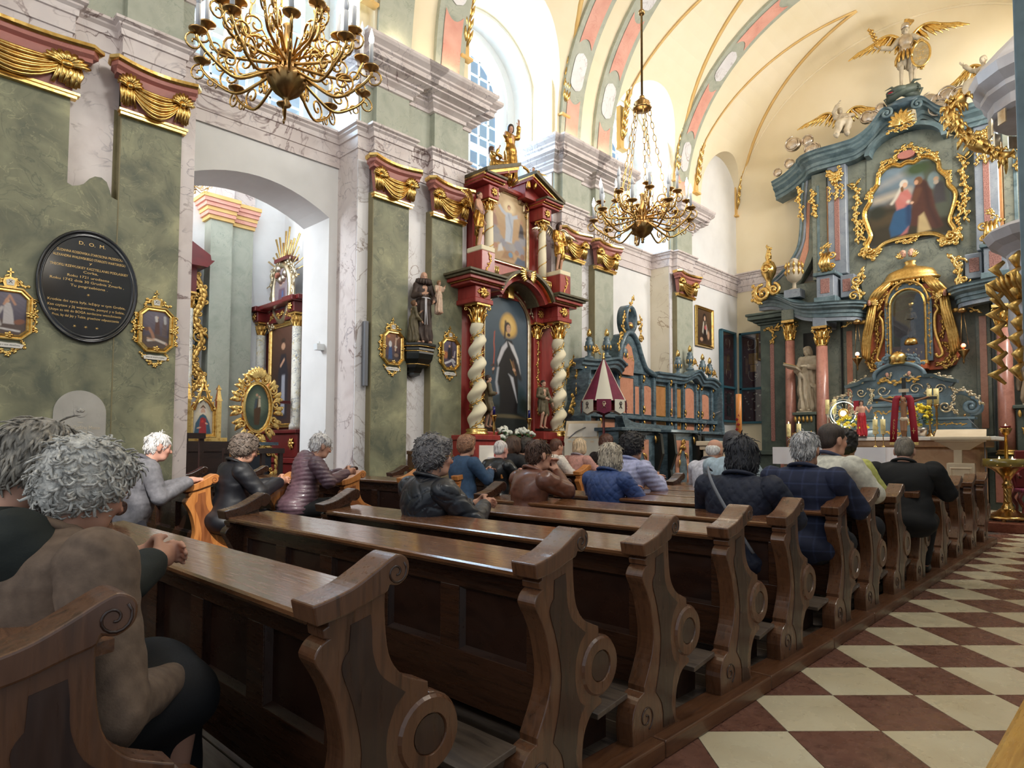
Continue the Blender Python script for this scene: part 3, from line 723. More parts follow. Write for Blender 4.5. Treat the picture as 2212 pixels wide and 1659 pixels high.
def circ(c,r,n=28):return[(c[0]+r*math.cos(2*PI*k/n),c[1]+r*math.sin(2*PI*k/n))for k in range(n)]
PC={}
def pew_mesh(key,fn):
 if key not in PC:PC[key]=fn()
 return PC[key]
def clean(mb,bev=0):
 me=mb.mesh('pew');b=bmesh.new();b.from_mesh(me);bmesh.ops.recalc_face_normals(b,faces=b.faces)
 if bev:bmesh.ops.bevel(b,geom=[e for e in b.edges if len(e.link_faces)==2 and e.calc_face_angle(0)>1.2],offset=bev,segments=2,affect='EDGES',profile=.5)
 b.to_mesh(me);b.free();return me
def pew(label,group,x,y,z,L,honey=False,npan=5,gloss=None):
 t=thing('church_pew',label,'pew',(x,y,z),0,group)
 T=.085
 me_='woodl' if honey else 'wooda';mi='woodli' if honey else 'woodi'
 for side in(0,1):
  dark=side==1
  x0,x1=(-T,0)if side==0 else(-L,-L+T)
  s=1 if side==0 else-1;xo=0 if side==0 else-L
  mm=M['wood']if dark else M[me_]
  e=obj('pew_end',pew_mesh(('end',side,L),lambda:clean(thick(BODY,x0,x1),.004)),t,mm)
  obj('arm_rest',pew_mesh(('arm',side,L),lambda:clean(thick(ARM,x0-.018,x1+.018),.006)),e,mm)
  f=xo+s*.0
  obj('inlay_panel',pew_mesh(('inl',side,L),lambda:clean(thick(INL,f-.004,f+s*.003))),e,M['wood' if dark else mi])
  def ring():
   mb=MB();o,i=circ((.56,.396),.105),circ((.56,.396),.058)
   for(r0,r1,h0,h1)in((.112,.104,0,.010),(.104,.062,.010,.010),(.062,.058,.010,0)):
    a,b=circ((.56,.396),r0),circ((.56,.396),r1);n=len(a)
    mb.add([(f+s*h0,p,q)for p,q in a]+[(f+s*h1,p,q)for p,q in b],[(k,(k+1)%n,n+(k+1)%n,n+k)for k in range(n)])
   return clean(mb)
  obj('disc_ring',pew_mesh(('ring',side,L),ring),e,mm)
  obj('roundel',pew_mesh(('rnd',side,L),lambda:clean(thick(circ((.56,.396),.056),f,f+s*.006))),e,M['wood' if dark else mi])
  cm_=M['woodi' if not honey else 'woodli']
  obj('scroll_carving',pew_mesh(('cv1',side,L),lambda:clean(MB().tube([(f+s*.018,a,b)for a,b in spiral((.425,.885),.036,.006,.8,-1.4,20)],.0035,5))),e,cm_)
  obj('scroll_carving',pew_mesh(('cv2',side,L),lambda:clean(MB().tube([(f+s*.001,a,b)for a,b in spiral((.212,.10),.055,.008,-1.2,1.5,22)],.0035,5))),e,cm_)
 obj('book_ledge',pew_mesh(('ledge',L),lambda:clean(MB().prism([(.195,.775),(.205,.762),(.455,.79),(.455,.818),(.205,.793),(.195,.787)],lambda a,b,q:(q,a,b),-L+T,-T))),t,gloss or M['woodt'])
 obj('back_rail',pew_mesh(('rail',L),lambda:clean(MB().box((-L+T,.30,.66),(-T,.345,.785)).box((-L+T,.30,.19),(-T,.345,.40)).box((-L+T,.335,.19),(-T,.352,.78)),.003)),t,M['wood'])
 pw=(L-2*T)/npan
 for k in range(npan+1):
  xs=-T-pw*k;w=.06
  obj('stile',pew_mesh(('stile',k in(0,npan)),lambda:clean(MB().box((-w,.30,.398),(w,.345,.662)),.003)),t,M['wood']).location.x=xs
 for k in range(npan):
  def pan():
   mb=MB();w=pw/2-.058
   a=[(-w,.40),(w,.40),(w,.66),(-w,.66)];b=[(-w+.016,.416),(w-.016,.416),(w-.016,.644),(-w+.016,.644)]
   mb.add([(p,.302,q)for p,q in a]+[(p,.328,q)for p,q in b],[(i,(i+1)%4,4+(i+1)%4,4+i)for i in range(4)]+[(4,5,6,7)]);return clean(mb)
  obj('panel',pew_mesh(('pan',pw),pan),t,M['woodp']).location.x=-T-pw*(k+.5)
 obj('seat',pew_mesh(('seat',L),lambda:clean(MB().box((-L+T,.335,.365),(-T,.64,.395)),.006)),t,M['wood'])
 obj('seat_apron',pew_mesh(('apron',L),lambda:clean(MB().box((-L+T,.37,.30),(-T,.39,.366)))),t,M['wood'])
 obj('kneeler',pew_mesh(('kneel',L),lambda:clean(MB().prism([(-.06,.155),(.15,.185),(.15,.207),(-.06,.178)],lambda a,b,q:(q,a,b),-L+.01,-T*.6),.003)),t,M['floorw'])
 for k in(.02,.5,.97):
  obj('kneeler_leg',pew_mesh('kleg',lambda:clean(MB().box((-.03,-.045,0),(.03,.135,.162)))),t,M['dark']).location.x=-T-.05-(L-2*T-.1)*k
 return t
PY=[-.02,.68,1.52,2.2,2.98,3.73,4.66,5.36,6.14,6.92,7.9,8.76,9.66,10.55]
ordw=['nearest','second','third','fourth','fifth','sixth','seventh','eighth','ninth','tenth','eleventh','twelfth','thirteenth','frontmost']
desc={0:'dark oak pew cut off at lower left under the woman in beige',1:'dark oak pew in front of the woman in the beige jacket, dark inlaid end',13:'frontmost dark oak pew of the aisle block, beside the tall brass candle stand'}
for i,y in enumerate(PY):
 pew(desc.get(i,'%s dark oak pew from the camera along the chequered aisle'%ordw[i]),'aisle block pews',-1.53,y,ZB,2.68 if i>1 else 2.68)
LY=[1.18,1.95,2.72,3.50,4.28,5.10,5.86,6.7,7.5]
ld=['honey oak side pew end half hidden behind the woman in beige','honey oak side pew with sunlit end where the man in grey leans','honey oak side pew before the chapel arch with sunlit scroll end','honey oak side pew the woman in purple leans on','honey oak side pew beside the marble pier, empty','honey oak side pew behind the woman in denim','honey oak side pew the woman in denim sits behind','honey oak side pew in front of the white haired man in black','honey oak side pew furthest forward by the red altar']
for i,y in enumerate(LY):
 pew(ld[i],'side block pews',-6.02,y,.12,2.35 if i<4 else 1.45,True,4 if i<4 else 2)
 #  figures
def RX(a):return np.array(Matrix.Rotation(a,3,'X'))
def RZ(a):return np.array(Matrix.Rotation(a,3,'Z'))
def RY(a):return np.array(Matrix.Rotation(a,3,'Y'))
A_=np.array
def head_prims(c,R,s=1.0,ears=True,jaw=1.0):
 c=A_(c,float);T=lambda x,y,z:tuple(c+R@(A_((x,y,z))*s))
 e=lambda x,y,z,a,b,d,k=.02:('e',T(x,y,z),(a*s,b*s,d*s),k*s,0,R)
 P=[e(0,-.015,.035,.075,.095,.083),e(0,.028,-.035,.056*jaw,.062,.075,.03),('c',T(-.03,.045,-.085),T(.03,.045,-.085),.024*s,.024*s,.03*s),('c',T(0,.084,.012),T(0,.103,-.024),.007*s,.013*s,.012*s),('c',T(-.032,.078,.026),T(.032,.078,.026),.012*s,.012*s,.015*s),e(-.036,.066,-.022,.02,.018,.02,.02),e(.036,.066,-.022,.02,.018,.02,.02),('s',T(-.031,.093,.008),(.011*s,)*3,.012*s),('s',T(.031,.093,.008),(.011*s,)*3,.012*s),e(-.031,.073,.006,.011,.011,.010,.006),e(.031,.073,.006,.011,.011,.010,.006),e(0,.080,-.052,.022,.012,.006,.008),e(0,.079,-.063,.019,.011,.006,.006)]
 if ears:
  for sd in(-1,1):P+=[e(sd*.076,-.008,-.004,.010,.022,.032,.01),e(sd*.074,-.002,-.030,.009,.010,.012,.01)]
 return P
def skin_col(heads,base=(196,146,122),blush=(196,122,104)):
 b0,bl=lin(base),lin(blush)
 def f(x,y,z):
  P=np.stack([x,y,z],1);C=np.tile(b0,(len(P),1))
  C*=(1+.06*wob(x,y,z,60,3))[:,None]
  for c,R,s in heads:
   L=((P-A_(c))@R)/s;X,Y,Z=L[:,0],L[:,1],L[:,2];near=(np.abs(L)<.13).all(1)
   def mix(m,col):
    m=(np.clip(m,0,1)*near)[:,None];C[:]=C*(1-m)+col*m
   mix(.45*np.exp(-(((np.abs(X)-.04)/.02)**2+((Z+.025)/.02)**2))*(Y>.04),bl);mix(.4*np.exp(-(X/.02)**2-((Z+.025)/.014)**2)*(Y>.09),bl)
   mix(.9*np.exp(-(X/.02)**4-((Z+.057)/.008)**4)*(Y>.07),lin((158,84,78)))
   d=np.hypot((np.abs(X)-.031)/.013,(Z-.006)/.0065);mix((d<1)*(Y>.06)*.85,lin((222,214,206)))
   mix((np.hypot(np.abs(X)-.031,Z-.006)<.0055)*(Y>.06)*1.,lin((38,30,28)))
   mix(.75*np.exp(-((Z-.030+.15*(np.abs(X)-.03)**2/.03)/.005)**2)*(np.abs(np.abs(X)-.032)<.019)*(Y>.06),lin((110,86,72)))
  return C
 return f
def hand_prims(w,d,n,side,curl=.5,s=1.0):
 """w wrist, d finger direction, n palm normal, side +1 right/-1 left (thumb side)"""
 w=A_(w,float);d=A_(d,float);d/=np.linalg.norm(d);n=A_(n,float);n-=d*(n@d);n/=np.linalg.norm(n)+1e-9;l=np.cross(n,d)*side
 P=[('e',tuple(w+d*.045*s),(.036*s,.045*s,.016*s),.015*s,0,np.stack([l,d,n],1)),('c',tuple(w-d*.03*s),tuple(w+d*.02*s),.024*s,.026*s,.02*s)]
 for i,L in enumerate((.072,.080,.074,.058)):
  b=w+d*.082*s+l*(.027-.018*i)*s;a1=curl*.7;a2=curl*1.7
  d1=d*math.cos(a1)+n*math.sin(a1);d2=d*math.cos(a2)+n*math.sin(a2);m=b+d1*L*.5*s;t=m+d2*L*.5*s
  P+=[('c',tuple(b),tuple(m),.0092*s,.0085*s,.004*s),('c',tuple(m),tuple(t),.0085*s,.007*s,.003*s)]
 b=w+d*.02*s+l*.026*s;m=b+(d*.6+l*.75+n*.3)*.038*s;t=m+(d*.9+l*.15+n*.35)*.034*s
 return P+[('c',tuple(b),tuple(m),.013*s,.011*s,.01*s),('c',tuple(m),tuple(t),.0105*s,.008*s,.004*s)]
def hair_prims(c,R,s=1.0,kind='short'):
 c=A_(c,float);T=lambda x,y,z:tuple(c+R@(A_((x,y,z))*s));e=lambda x,y,z,a,b,d,k=.02:('e',T(x,y,z),(a*s,b*s,d*s),k*s,0,R)
 S=[('s',T(0,.125,-.045),(.082*s,)*3,.02*s)]
 if kind=='short':return[e(0,-.022,.042,.082,.100,.086),e(0,-.055,-.012,.074,.058,.062)]+S+[('s',T(-.09,.02,-.035),(.03*s,)*3,.01*s),('s',T(.09,.02,-.035),(.03*s,)*3,.01*s)]
 if kind=='bald':return[e(0,-.035,.005,.081,.082,.055),e(0,-.055,-.02,.072,.055,.055),('s',T(0,.02,.13),(.115*s,)*3,.02*s)]+S+[('s',T(-.09,.02,-.035),(.03*s,)*3,.01*s),('s',T(.09,.02,-.035),(.03*s,)*3,.01*s)]
 if kind=='crop':return[e(0,-.019,.039,.079,.098,.086),e(0,-.05,-.015,.073,.058,.06)]+S+[('s',T(-.09,.03,-.03),(.04*s,)*3,.01*s),('s',T(.09,.03,-.03),(.04*s,)*3,.01*s)]
 if kind=='curly':return[e(0,-.028,.048,.098,.115,.098),e(0,-.06,-.02,.090,.072,.078,.04),e(-.066,-.015,.0,.032,.045,.05,.03),e(.066,-.015,.0,.032,.045,.05,.03),e(0,.045,.09,.065,.04,.035,.03)]+S
 if kind=='bob':return[e(0,-.025,.042,.093,.108,.092),e(0,-.05,-.045,.088,.076,.085,.04),e(-.072,.01,-.03,.026,.05,.075,.03),e(.072,.01,-.03,.026,.05,.075,.03),e(0,.05,.078,.06,.035,.03,.03)]+S
 if kind=='long':return hair_prims(c,R,s,'bob')[:-1]+[('c',T(0,-.07,-.03),T(0,-.08,-.2),.07*s,.05*s,.04*s)]+S
 return[]
HAIRM={}
def hairmat(col,curl=False):
 k=(col,curl)
 if k not in HAIRM:
  a,b,c=[tuple(int(min(255,v*f))for v in col)for f in(.62,1,1.22)]
  HAIRM[k]=mat('hair',[a,b,c],scale=9 if curl else 5,detail=6,dist=1.5 if curl else.6,stretch=(5,5,5)if curl else(14,14,2.5),rough=.5,bump=(.5,20 if curl else 14,.012))
 return HAIRM[k]
CLM={}
def cloth(col,rough=.8,weave=180,st=.25):
 k=(col,rough)
 if k not in CLM:
  a,b=[tuple(int(min(255,v*f))for v in col)for f in(.88,1.08)]
  CLM[k]=mat('garment_cloth',[a,b],scale=30,detail=3,rough=rough,bump=(st,weave,.003),coat=.25 if rough<.5 else 0)
 return CLM[k]
def folds(amp=.006,f=26,seed=1,kind=None,cz=1.0):
 def d(x,y,z):
  r=amp*wob(x,y,z*.55,f,seed)+amp*.6*wob(x*.6,y*.6,z*1.6,f*1.4,seed+7)
  if kind=='puffer':r=r*.8-.007*np.abs(np.sin((z-.15*np.abs(x)+.02*wob(x,y,z,12,2))*PI/.042))+.004
  if kind=='quilt':
   u=np.sin((x+z*.8)*PI/.062);v=np.sin((x-z*.8)*PI/.062);q=np.minimum(np.abs(u),np.abs(v));r=r*.6+.006*np.exp(-(q/.22)**2)
  if kind=='wave':
   u=np.sin((x+.03*np.sin(z*34))*PI/.085);v=np.sin((z+.03*np.sin(x*30))*PI/.10);q=np.minimum(np.abs(u),np.abs(v));r=r*.6+.007*np.exp(-(q/.2)**2)
  return r
 return d
def person(label,hp,rz=0.0,lean=.12,pitch=.1,yaw=0.0,tilt=0.0,hair=('short',(120,110,100)),coat=(40,44,60),trousers=(28,28,34),arms='ledge',style=None,vox=.012,wide=1.0,skin=(196,146,122),rough=.8,glasses=False,base=None,kneel=False,collar=None,s=None,hood=False,plaid=None,hairdisp=.006,skirt=False,strands=0,group=None,jaw=1.0,hands=None):
 """a seated (or kneeling) worshipper whose head is centred on world point hp, facing local +y turned by rz"""
 base=ZB if base is None else base
 pz=.47 if not kneel else.62
 Rl=RX(-lean)
 Nk=A_((0,0,.50));Hd=A_((0,.035,.155))
 hl0=A_((0,0,pz))+Rl@Nk+RX(-lean*.5-pitch*.6)@Hd
 S=s or max(.86,min(1.16,(hp[2]-base)/hl0[2]))
 P0=A_((0,0,(hp[2]-base)/S-(hl0[2]-pz)))
 tr=lambda v:P0+Rl@A_(v,float)
 N=tr(Nk);H=N+RX(-lean*.5-pitch*.6)@Hd;HR=RZ(yaw)@RX(-(pitch))@RY(tilt)
 loc=Vector(hp)-Vector(RZ(rz)@A_((H[0],H[1],0))*S);loc.z=base
 root=thing('person',label,'person',loc,rz,group,S)
 sh=[tr((sd*.175*wide,-.01,.455))for sd in(-1,1)]
 if arms=='ledge':el=[P0*0+A_((sd*.25*wide,.20+.12*math.sin(lean),P0[2]+.26))for sd in(-1,1)];wr=[A_((sd*.05,.42+.3*math.sin(lean),P0[2]+.34))for sd in(-1,1)];hd=[(-sd*.5,.85,.1)for sd in(-1,1)];hn=[(-sd,-.2,-.2)for sd in(-1,1)]
 elif arms=='lap':el=[tr((sd*.265*wide,.03,.17))for sd in(-1,1)];wr=[A_((sd*.05,.25,P0[2]+.13))for sd in(-1,1)];hd=[(-sd*.7,.6,-.1)for sd in(-1,1)];hn=[(-sd*.2,.1,-1)for sd in(-1,1)]
 elif arms=='chin':el=[A_((sd*.19*wide,.30,P0[2]+.36))for sd in(-1,1)];wr=[H+HR@A_((sd*.035,.14,-.12))for sd in(-1,1)];hd=[(-sd*.35,-.1,1)for sd in(-1,1)];hn=[(-sd,-.2,0)for sd in(-1,1)]
 else:el=[A_(a)for a in arms[0]];wr=[A_(a)for a in arms[1]];hd=arms[2];hn=arms[3]
 hip=[P0+A_((sd*.10*wide,.02,.0))for sd in(-1,1)]
 if kneel:kn=[A_((sd*.11,.20,.26))for sd in(-1,1)];an=[A_((sd*.11,-.20,.22))for sd in(-1,1)];
 else:kn=[A_((sd*.12*wide,.42,P0[2]+.0))for sd in(-1,1)];an=[A_((sd*.11,.40,.09))for sd in(-1,1)]
 Cc=lambda a,b,r0,r1,k=.04:('c',tuple(a),tuple(b),r0,r1,k)
 e=lambda v,r,k=.05:('e',tuple(tr(v)),r,k,0,Rl)
 B=head_prims(H,HR,1.0,True,jaw)+[Cc(N+A_((0,-.01,-.04)),H+HR@A_((0,-.02,-.05)),.058,.050,.03),e((0,0,.35),(.15*wide,.09,.16)),e((0,.0,.12),(.14*wide,.10,.18)),e((0,0,0),(.16*wide,.12,.10))]
 for i in(0,1):
  B+=[Cc(tr((0,0,.44)),sh[i],.06,.055),Cc(sh[i],el[i],.048,.04,.02),Cc(el[i],wr[i],.038,.026,.02),Cc(hip[i],kn[i],.075,.055),Cc(kn[i],an[i],.05,.035),Cc(an[i],an[i]+A_((0,.15,-.045)),.035,.028,.02)]
  B+=hand_prims(wr[i],hd[i],hn[i],(1,-1)[i],.75 if hands is None else hands)
 me=sdf_mesh(B,vox if vox<.009 else vox*.85,name='body',color=skin_col([(H,HR,1.0)],skin))
 obj('body',me,root,M['skinv'])
 w=wide
 K=[e((0,.0,.35),(.185*w,.125,.19)),e((0,.03,.14),(.185*w,.150,.2)),e((0,.0,.0),(.205*w,.17,.12)),Cc(tr((-.135*w,-.012,.45)),tr((.135*w,-.012,.45)),.07,.07,.06),e((0,-.045,.38),(.15*w,.09,.13)),Cc(tr((0,-.01,.44)),tr((0,0,.515)),.085,.066,.03)]
 SL=[[Cc(sh[i]-A_((0,0,.005)),el[i],.082*(.5+.5*w),.066*(.5+.5*w),.03),Cc(el[i],wr[i]-(wr[i]-el[i])*.12,.063*(.5+.5*w),.048,.02)]for i in(0,1)]
 if hood:K+=[e((0,-.07,.50),(.13,.075,.07),.03),e((0,-.10,.43),(.11,.06,.09),.03)]
 K+=[('s',tuple(N+A_((0,.012,.065))),(.064,.070,.05),.02)]
 def col(x,y,z):
  C=np.tile(lin(coat),(len(x),1))*(1+.10*wob(x,y,z,14,5))[:,None]
  if plaid:
   for a,n in((x,.085),(z,.085)):
    m=(np.exp(-(((a/n)%1-.5)/.045)**2)*.45)[:,None];C=C*(1-m)+lin(plaid)*m
  return C
 me=sdf_mesh(K,vox,folds(.0075,22,int(abs(hp[0]*100))%50,style),name='coat',color=col if plaid else None)
 obj('coat',me,root,M['clothv']if plaid else cloth(coat,rough))
 for q in SL:obj('sleeve',sdf_mesh(q,vox,folds(.007,30,5,style),name='sleeve',color=col if plaid else None),root,M['clothv']if plaid else cloth(coat,rough))
 L=[e((0,0,-.02),(.185*w,.15,.10))]
 if skirt:L+=[Cc(hip[0],kn[0],.12,.10,.10),Cc(hip[1],kn[1],.12,.10,.10),Cc((kn[0]+kn[1])/2,(an[0]+an[1])/2+A_((0,0,.12)),.15,.17,.08)]
 else:
  for i in(0,1):L+=[Cc(hip[i],kn[i],.10*(.5+.5*w),.075),Cc(kn[i],an[i]+A_((0,0,.02)),.07,.052)]
 obj('skirt' if skirt else 'trousers',sdf_mesh(L,max(vox*1.6,.016),folds(.005,20,3),name='trousers'),root,cloth(trousers))
 for i in(0,1):obj('shoe',MB().ball(tuple(an[i]+A_((0,.07,-.045))),(.048,.125,.045)).mesh(),root,M['black'])
 hk,hc=hair
 if hk:
  cur=hk=='curly'
  def hd_(x,y,z):
   if cur:return hairdisp*(wob(x,y,z,85,11)+.7*wob(x,y,z,160,12))
   return hairdisp*.6*wob(x*2.2,y*2.2,z*.5,70,13)
  hm=sdf_mesh(hair_prims(H,HR,1.0,hk),min(vox*.75,.008),hd_,name='hair');obj('hair',hm,root,hairmat(hc,cur))
  if strands:
   n=len(hm.vertices);co=np.empty(n*3);hm.vertices.foreach_get('co',co);co=co.reshape(-1,3);no=np.empty(n*3);hm.vertices.foreach_get('normal',no);no=no.reshape(-1,3)
   R_=np.random.RandomState(7);mb=MB();up=HR@A_((0,-.25,1));
   for v in R_.choice(n,min(n,strands),False):
    p,m_=co[v],no[v];L_=(p-H)@HR
    if L_[1]>.075 and L_[2]<.05:continue
    d=-up+.9*HR@A_((L_[0]*4,L_[1]*3-.2,0));d=d-m_*(d@m_)+R_.normal(size=3)*(.4 if cur else.15);d/=np.linalg.norm(d)+1e-9;sd=np.cross(m_,d)*R_.choice([-1,1]);l=R_.uniform(.6,1.2)*(.036 if cur else.05);k_=.55 if cur else.15
    mb.tube([p-m_*.004,p+d*l*.35+m_*.002+sd*l*k_*.25,p+d*l*.7+m_*.001+sd*l*k_*.8,p+d*l*(.75 if cur else 1.0)+m_*(-.003 if cur else-.004)+sd*l*k_*1.5],[.002,.0045,.004,.001],5,.6,nrm=tuple(m_))
   o=mb.mesh();o=obj('hair_strands',o,root,hairmat(hc,False));o['kind']='stuff'
 if collar:
  mb=MB();pts=[]
  for k in range(25):
   a=PI*(.0+2*k/24)+PI/2;q=N+Rl@A_((.083*math.cos(a),.075*math.sin(a)-.005,.028-.02*math.sin(a)));pts.append(q)
  mb.tube(pts,.026,7,.55,nrm=(0,0,1));obj('collar',mb.mesh(),root,cloth(collar,rough))
 if glasses:
  g=MB();T=lambda x,y,z:tuple(H+HR@A_((x,y,z)))
  for sd in(-1,1):
   g.tube([T(sd*.033+.02*math.cos(2*PI*k/12),.098,.004+.016*math.sin(2*PI*k/12))for k in range(13)],.0018,5)
   g.tube([T(sd*.053,.096,.008),T(sd*.078,.05,.012),T(sd*.08,-.01,.006)],.0018,5)
  g.tube([T(-.013,.1,.006),T(.013,.1,.006)],.0018,5);obj('glasses',g.mesh(),root,M['brassd'])
 return root
def wing(parent,org,R,side,L=.5,m='gold',n=11,name='wing'):
 """feathered wing: arched leading edge carrying layers of flat quills that sweep down and out"""
 mb=MB();o=A_(org,float);lead=spl([(0,0),(.16,.28),(.42,.46),(.70,.44),(.95,.30)],6);lead=[(side*x*L,z*L)for x,z in lead]
 mb.tube([tuple(o+A_((x,-.05,z)))for x,z in lead],[L*.05]*(len(lead)-3)+[L*.04,L*.03,L*.01],7)
 for lay,(f,k0)in enumerate(((1.0,n),(.62,n),(.34,n))):
  for k in range(k0):
   t=k/(k0-1);x,z=lead[min(len(lead)-1,int(t*(len(lead)-1)))];a=-PI/2+(.15+1.05*t)*1.0;l=L*f*(.42+.42*t)
   d=A_((side*math.cos(a),0,math.sin(a)));p=o+A_((x,-.045-.014*lay,z));q=A_((side*math.cos(a+.5),0,math.sin(a+.5)))
   mb.tube([tuple(p),tuple(p+d*l*.5+q*l*.06+A_((0,-.015,0))),tuple(p+d*l)],[.02*L/.5,.036*L/.5,.010*L/.5],6,.3,nrm=(0,1,0))
 return mb.obj(name,M[m],parent)
def statue(name,label,loc,rz,h,robe='gold',skin='fleshp',hairc=(62,44,32),group=None,arms=None,head=(0,0,0),lean=(0,0),sit=False,hair='long',robe_k=None,wings=None,legs=False,vox=None,cat='statue',cloak=None,base_m=None,seed=1,bare=False,halo=False):
 """robed standing or sitting figure; proportions for 1.65 m scaled to h"""
 root=thing(name,label,cat,loc,rz,group);f=h/1.68;vx=(vox or max(.012,.011/f*.6))*.88;pv=vx
 lx,ly=lean
 Pz=.92 if not sit else.40
 P=A_((0,0,Pz));Nk=P+A_((lx,ly,.50));H=Nk+A_((lx*.25,.03+ly*.2,.155));HR=RZ(head[0])@RX(-head[1])@RY(head[2])
 sh=[Nk+A_((sd*.17,0,-.05))for sd in(-1,1)]
 arms=arms or[[(-.26,.04,.70+Pz-.92+.4),(-.10,.22,.95+Pz-.92+.1)],[(.26,.04,1.1+Pz-.92),(.10,.22,1.05+Pz-.92)]]
 Cc=lambda a,b,r0,r1,k=.04:('c',tuple(a),tuple(b),r0,r1,k)
 B=head_prims(H,HR,1.0)+[Cc(Nk-A_((0,0,.05)),H-A_((0,.015,.05)),.055,.048,.03),Cc(P,Nk-A_((0,0,.12)),.10,.12,.05)]
 K=[('e',tuple(P+(Nk-P)*.66),(.17,.115,.2),.05),('e',tuple(P+(Nk-P)*.25),(.15,.12,.18),.05),Cc(sh[0],sh[1],.07,.07,.05)]
 for i in(0,1):
  el,wr=A_(arms[i][0],float),A_(arms[i][1],float);d=(wr-el)/np.linalg.norm(wr-el)
  B+=[Cc(sh[i],el,.048,.04,.02),Cc(el,wr,.038,.027,.02)]+hand_prims(wr,d+A_((0,0,.01)),(-(-1,1)[i],.3,-.2),(1,-1)[i],.35)
  if not bare:K+=[Cc(sh[i],el,.068,.062,.04),Cc(el,el+(wr-el)*.75,.062,.07,.03)]
 if sit:
  kn=[A_((-.14,.40,.42)),A_((.14,.44,.38))];an=[A_((-.12,.42,.02)),A_((.18,.5,.0))]
  K+=[Cc(P,kn[0],.15,.11,.08),Cc(P,kn[1],.15,.11,.08),Cc(kn[0],an[0],.11,.10,.06),Cc(kn[1],an[1],.11,.10,.06),Cc(kn[0],kn[1],.1,.1,.08)]
  B+=[Cc(an[0],an[0]+A_((0,.1,-.02)),.04,.03),Cc(an[1],an[1]+A_((0,.1,-.02)),.04,.03)]
 elif legs:
  kn=[A_((-.10,.05,.50)),A_((.11,.12,.52))];an=[A_((-.10,-.02,.07)),A_((.13,.04,.07))]
  for i in(0,1):B+=[Cc(P+A_(((-.09,.09)[i],0,0)),kn[i],.085,.055),Cc(kn[i],an[i],.055,.036),Cc(an[i],an[i]+A_((0,.13,-.045)),.036,.028,.02)]
  K+=[Cc(P+A_((-.05,0,.02)),A_((-.12,0,.55)),.14,.13,.08),Cc(P+A_((.05,0,.02)),A_((.10,.06,.62)),.14,.12,.08),Cc(A_((-.16,-.06,.8)),A_((-.16,-.1,.2)),.09,.05,.06)]
 else:
  K+=[Cc(P,A_((-.07,.02,.12)),.15,.15,.1),Cc(P,A_((.08,.06,.12)),.15,.14,.1),Cc(P+A_((0,-.04,0)),A_((0,-.08,.1)),.12,.14,.1)]
  B+=[Cc(A_((-.08,.06,.03)),A_((-.1,.22,.03)),.04,.03),Cc(A_((.08,.1,.03)),A_((.1,.25,.03)),.04,.03)]
 if bare:K=[k for k in K if not(k[0]=='e' and k[1][2]>Pz+.25)][0:];K=[k for k in K if not(k[0]=='c' and k[1]==tuple(sh[0]))];B+=[('e',tuple(P+(Nk-P)*.66),(.16,.105,.19),.05),('e',tuple(P+(Nk-P)*.25),(.14,.10,.18),.05)]
 sm=M[skin]if skin!='fleshp' else M['skinv']
 r=np.random.RandomState(seed);ph=r.uniform(0,6)
 def dp(x,y,z):
  a=np.arctan2(x+.02*np.sin(9*z+ph),y);return-.020*np.sin(a*9+ph+2.5*np.sin(4*z+ph))*np.clip((1.25-z)*1.2,.25,1)-.010*np.sin(a*17+3*z)*np.clip(1.1-z,0,1)+.008*wob(x,y,z,22,seed)
 ob=obj('body',sdf_mesh(B,vx*.9,name='body',color=skin_col([(H,HR,1.0)],(206,160,134))if skin=='fleshp' else None),root,sm);ob.scale=(f,)*3
 ob=obj('robe',sdf_mesh(K,vx,dp,name='robe'),root,M[robe]);ob.scale=(f,)*3
 if hair:
  ob=obj('hair',sdf_mesh(hair_prims(H,HR,1.0,hair),vx*.8,lambda x,y,z:.006*wob(x,y,z,60,4),name='hair'),root,M[hairc]if isinstance(hairc,str)else hairmat(hairc,True));ob.scale=(f,)*3
 if cloak:
  ck=[Cc(sh[0]-A_((.02,.03,0)),A_((-.30,-.04,.35)),.06,.04,.05),Cc(sh[1]-A_((-.02,.03,0)),A_((.26,-.02,.30)),.06,.04,.05),Cc(A_((.18,.14,1.0)),A_((-.2,.10,.62)),.06,.05,.05),Cc(A_((-.2,.1,.62)),A_((-.28,0,.25)),.05,.03,.05),Cc(A_((.16,.15,1.02)),A_((.10,.17,.3)),.05,.03,.05)]
  ob=obj('cloak',sdf_mesh(ck,vx,dp,name='cloak'),root,M[cloak]);ob.scale=(f,)*3
 if wings:
  for sd in(-1,1):
   ob=wing(root,Nk+A_((sd*.06,-.10,-.12)),np.eye(3),sd,wings[0],wings[1]);ob.scale=(f,)*3
 if base_m:MB().box((-.2*f,-.17*f,-.07*f),(.2*f,.26*f,.005)).obj('base',M[base_m],root)
 return root
 #  carved ornament helpers (all in the x-z plane, facing -y)
def leaf(mb,p,a,L,w=None,y=0.0,curl=.5,th=.35):
 w=w or L*.22;P=[];x,z=p;ang=a
 for i in range(6):
  t=i/5;P.append((x,y-.25*w-.5*w*math.sin(PI*t),z));ang+=curl/5;x+=L/5*math.cos(ang);z+=L/5*math.sin(ang)
 mb.tube(P,[w*.35,w*.8,w,w*.9,w*.6,w*.15],6,th,nrm=(0,1,0))
def cscroll(mb,c,r,a0,turns,y=0.0,th=.012,tail=None):
 P=[(x,y-th*.6,z)for x,z in spiral(c,r,r*.18,a0,turns,20)]
 if tail:P=[(x,y-th*.6,z)for x,z in tail]+P
 n=len(P);mb.tube(P,[th*(.45+.55*math.sin(PI*min(1,.15+.85*i/n)))for i in range(n)],6,.8,nrm=(0,1,0));mb.ball((P[-1][0],y-th,P[-1][2]),th*1.1,6,4)
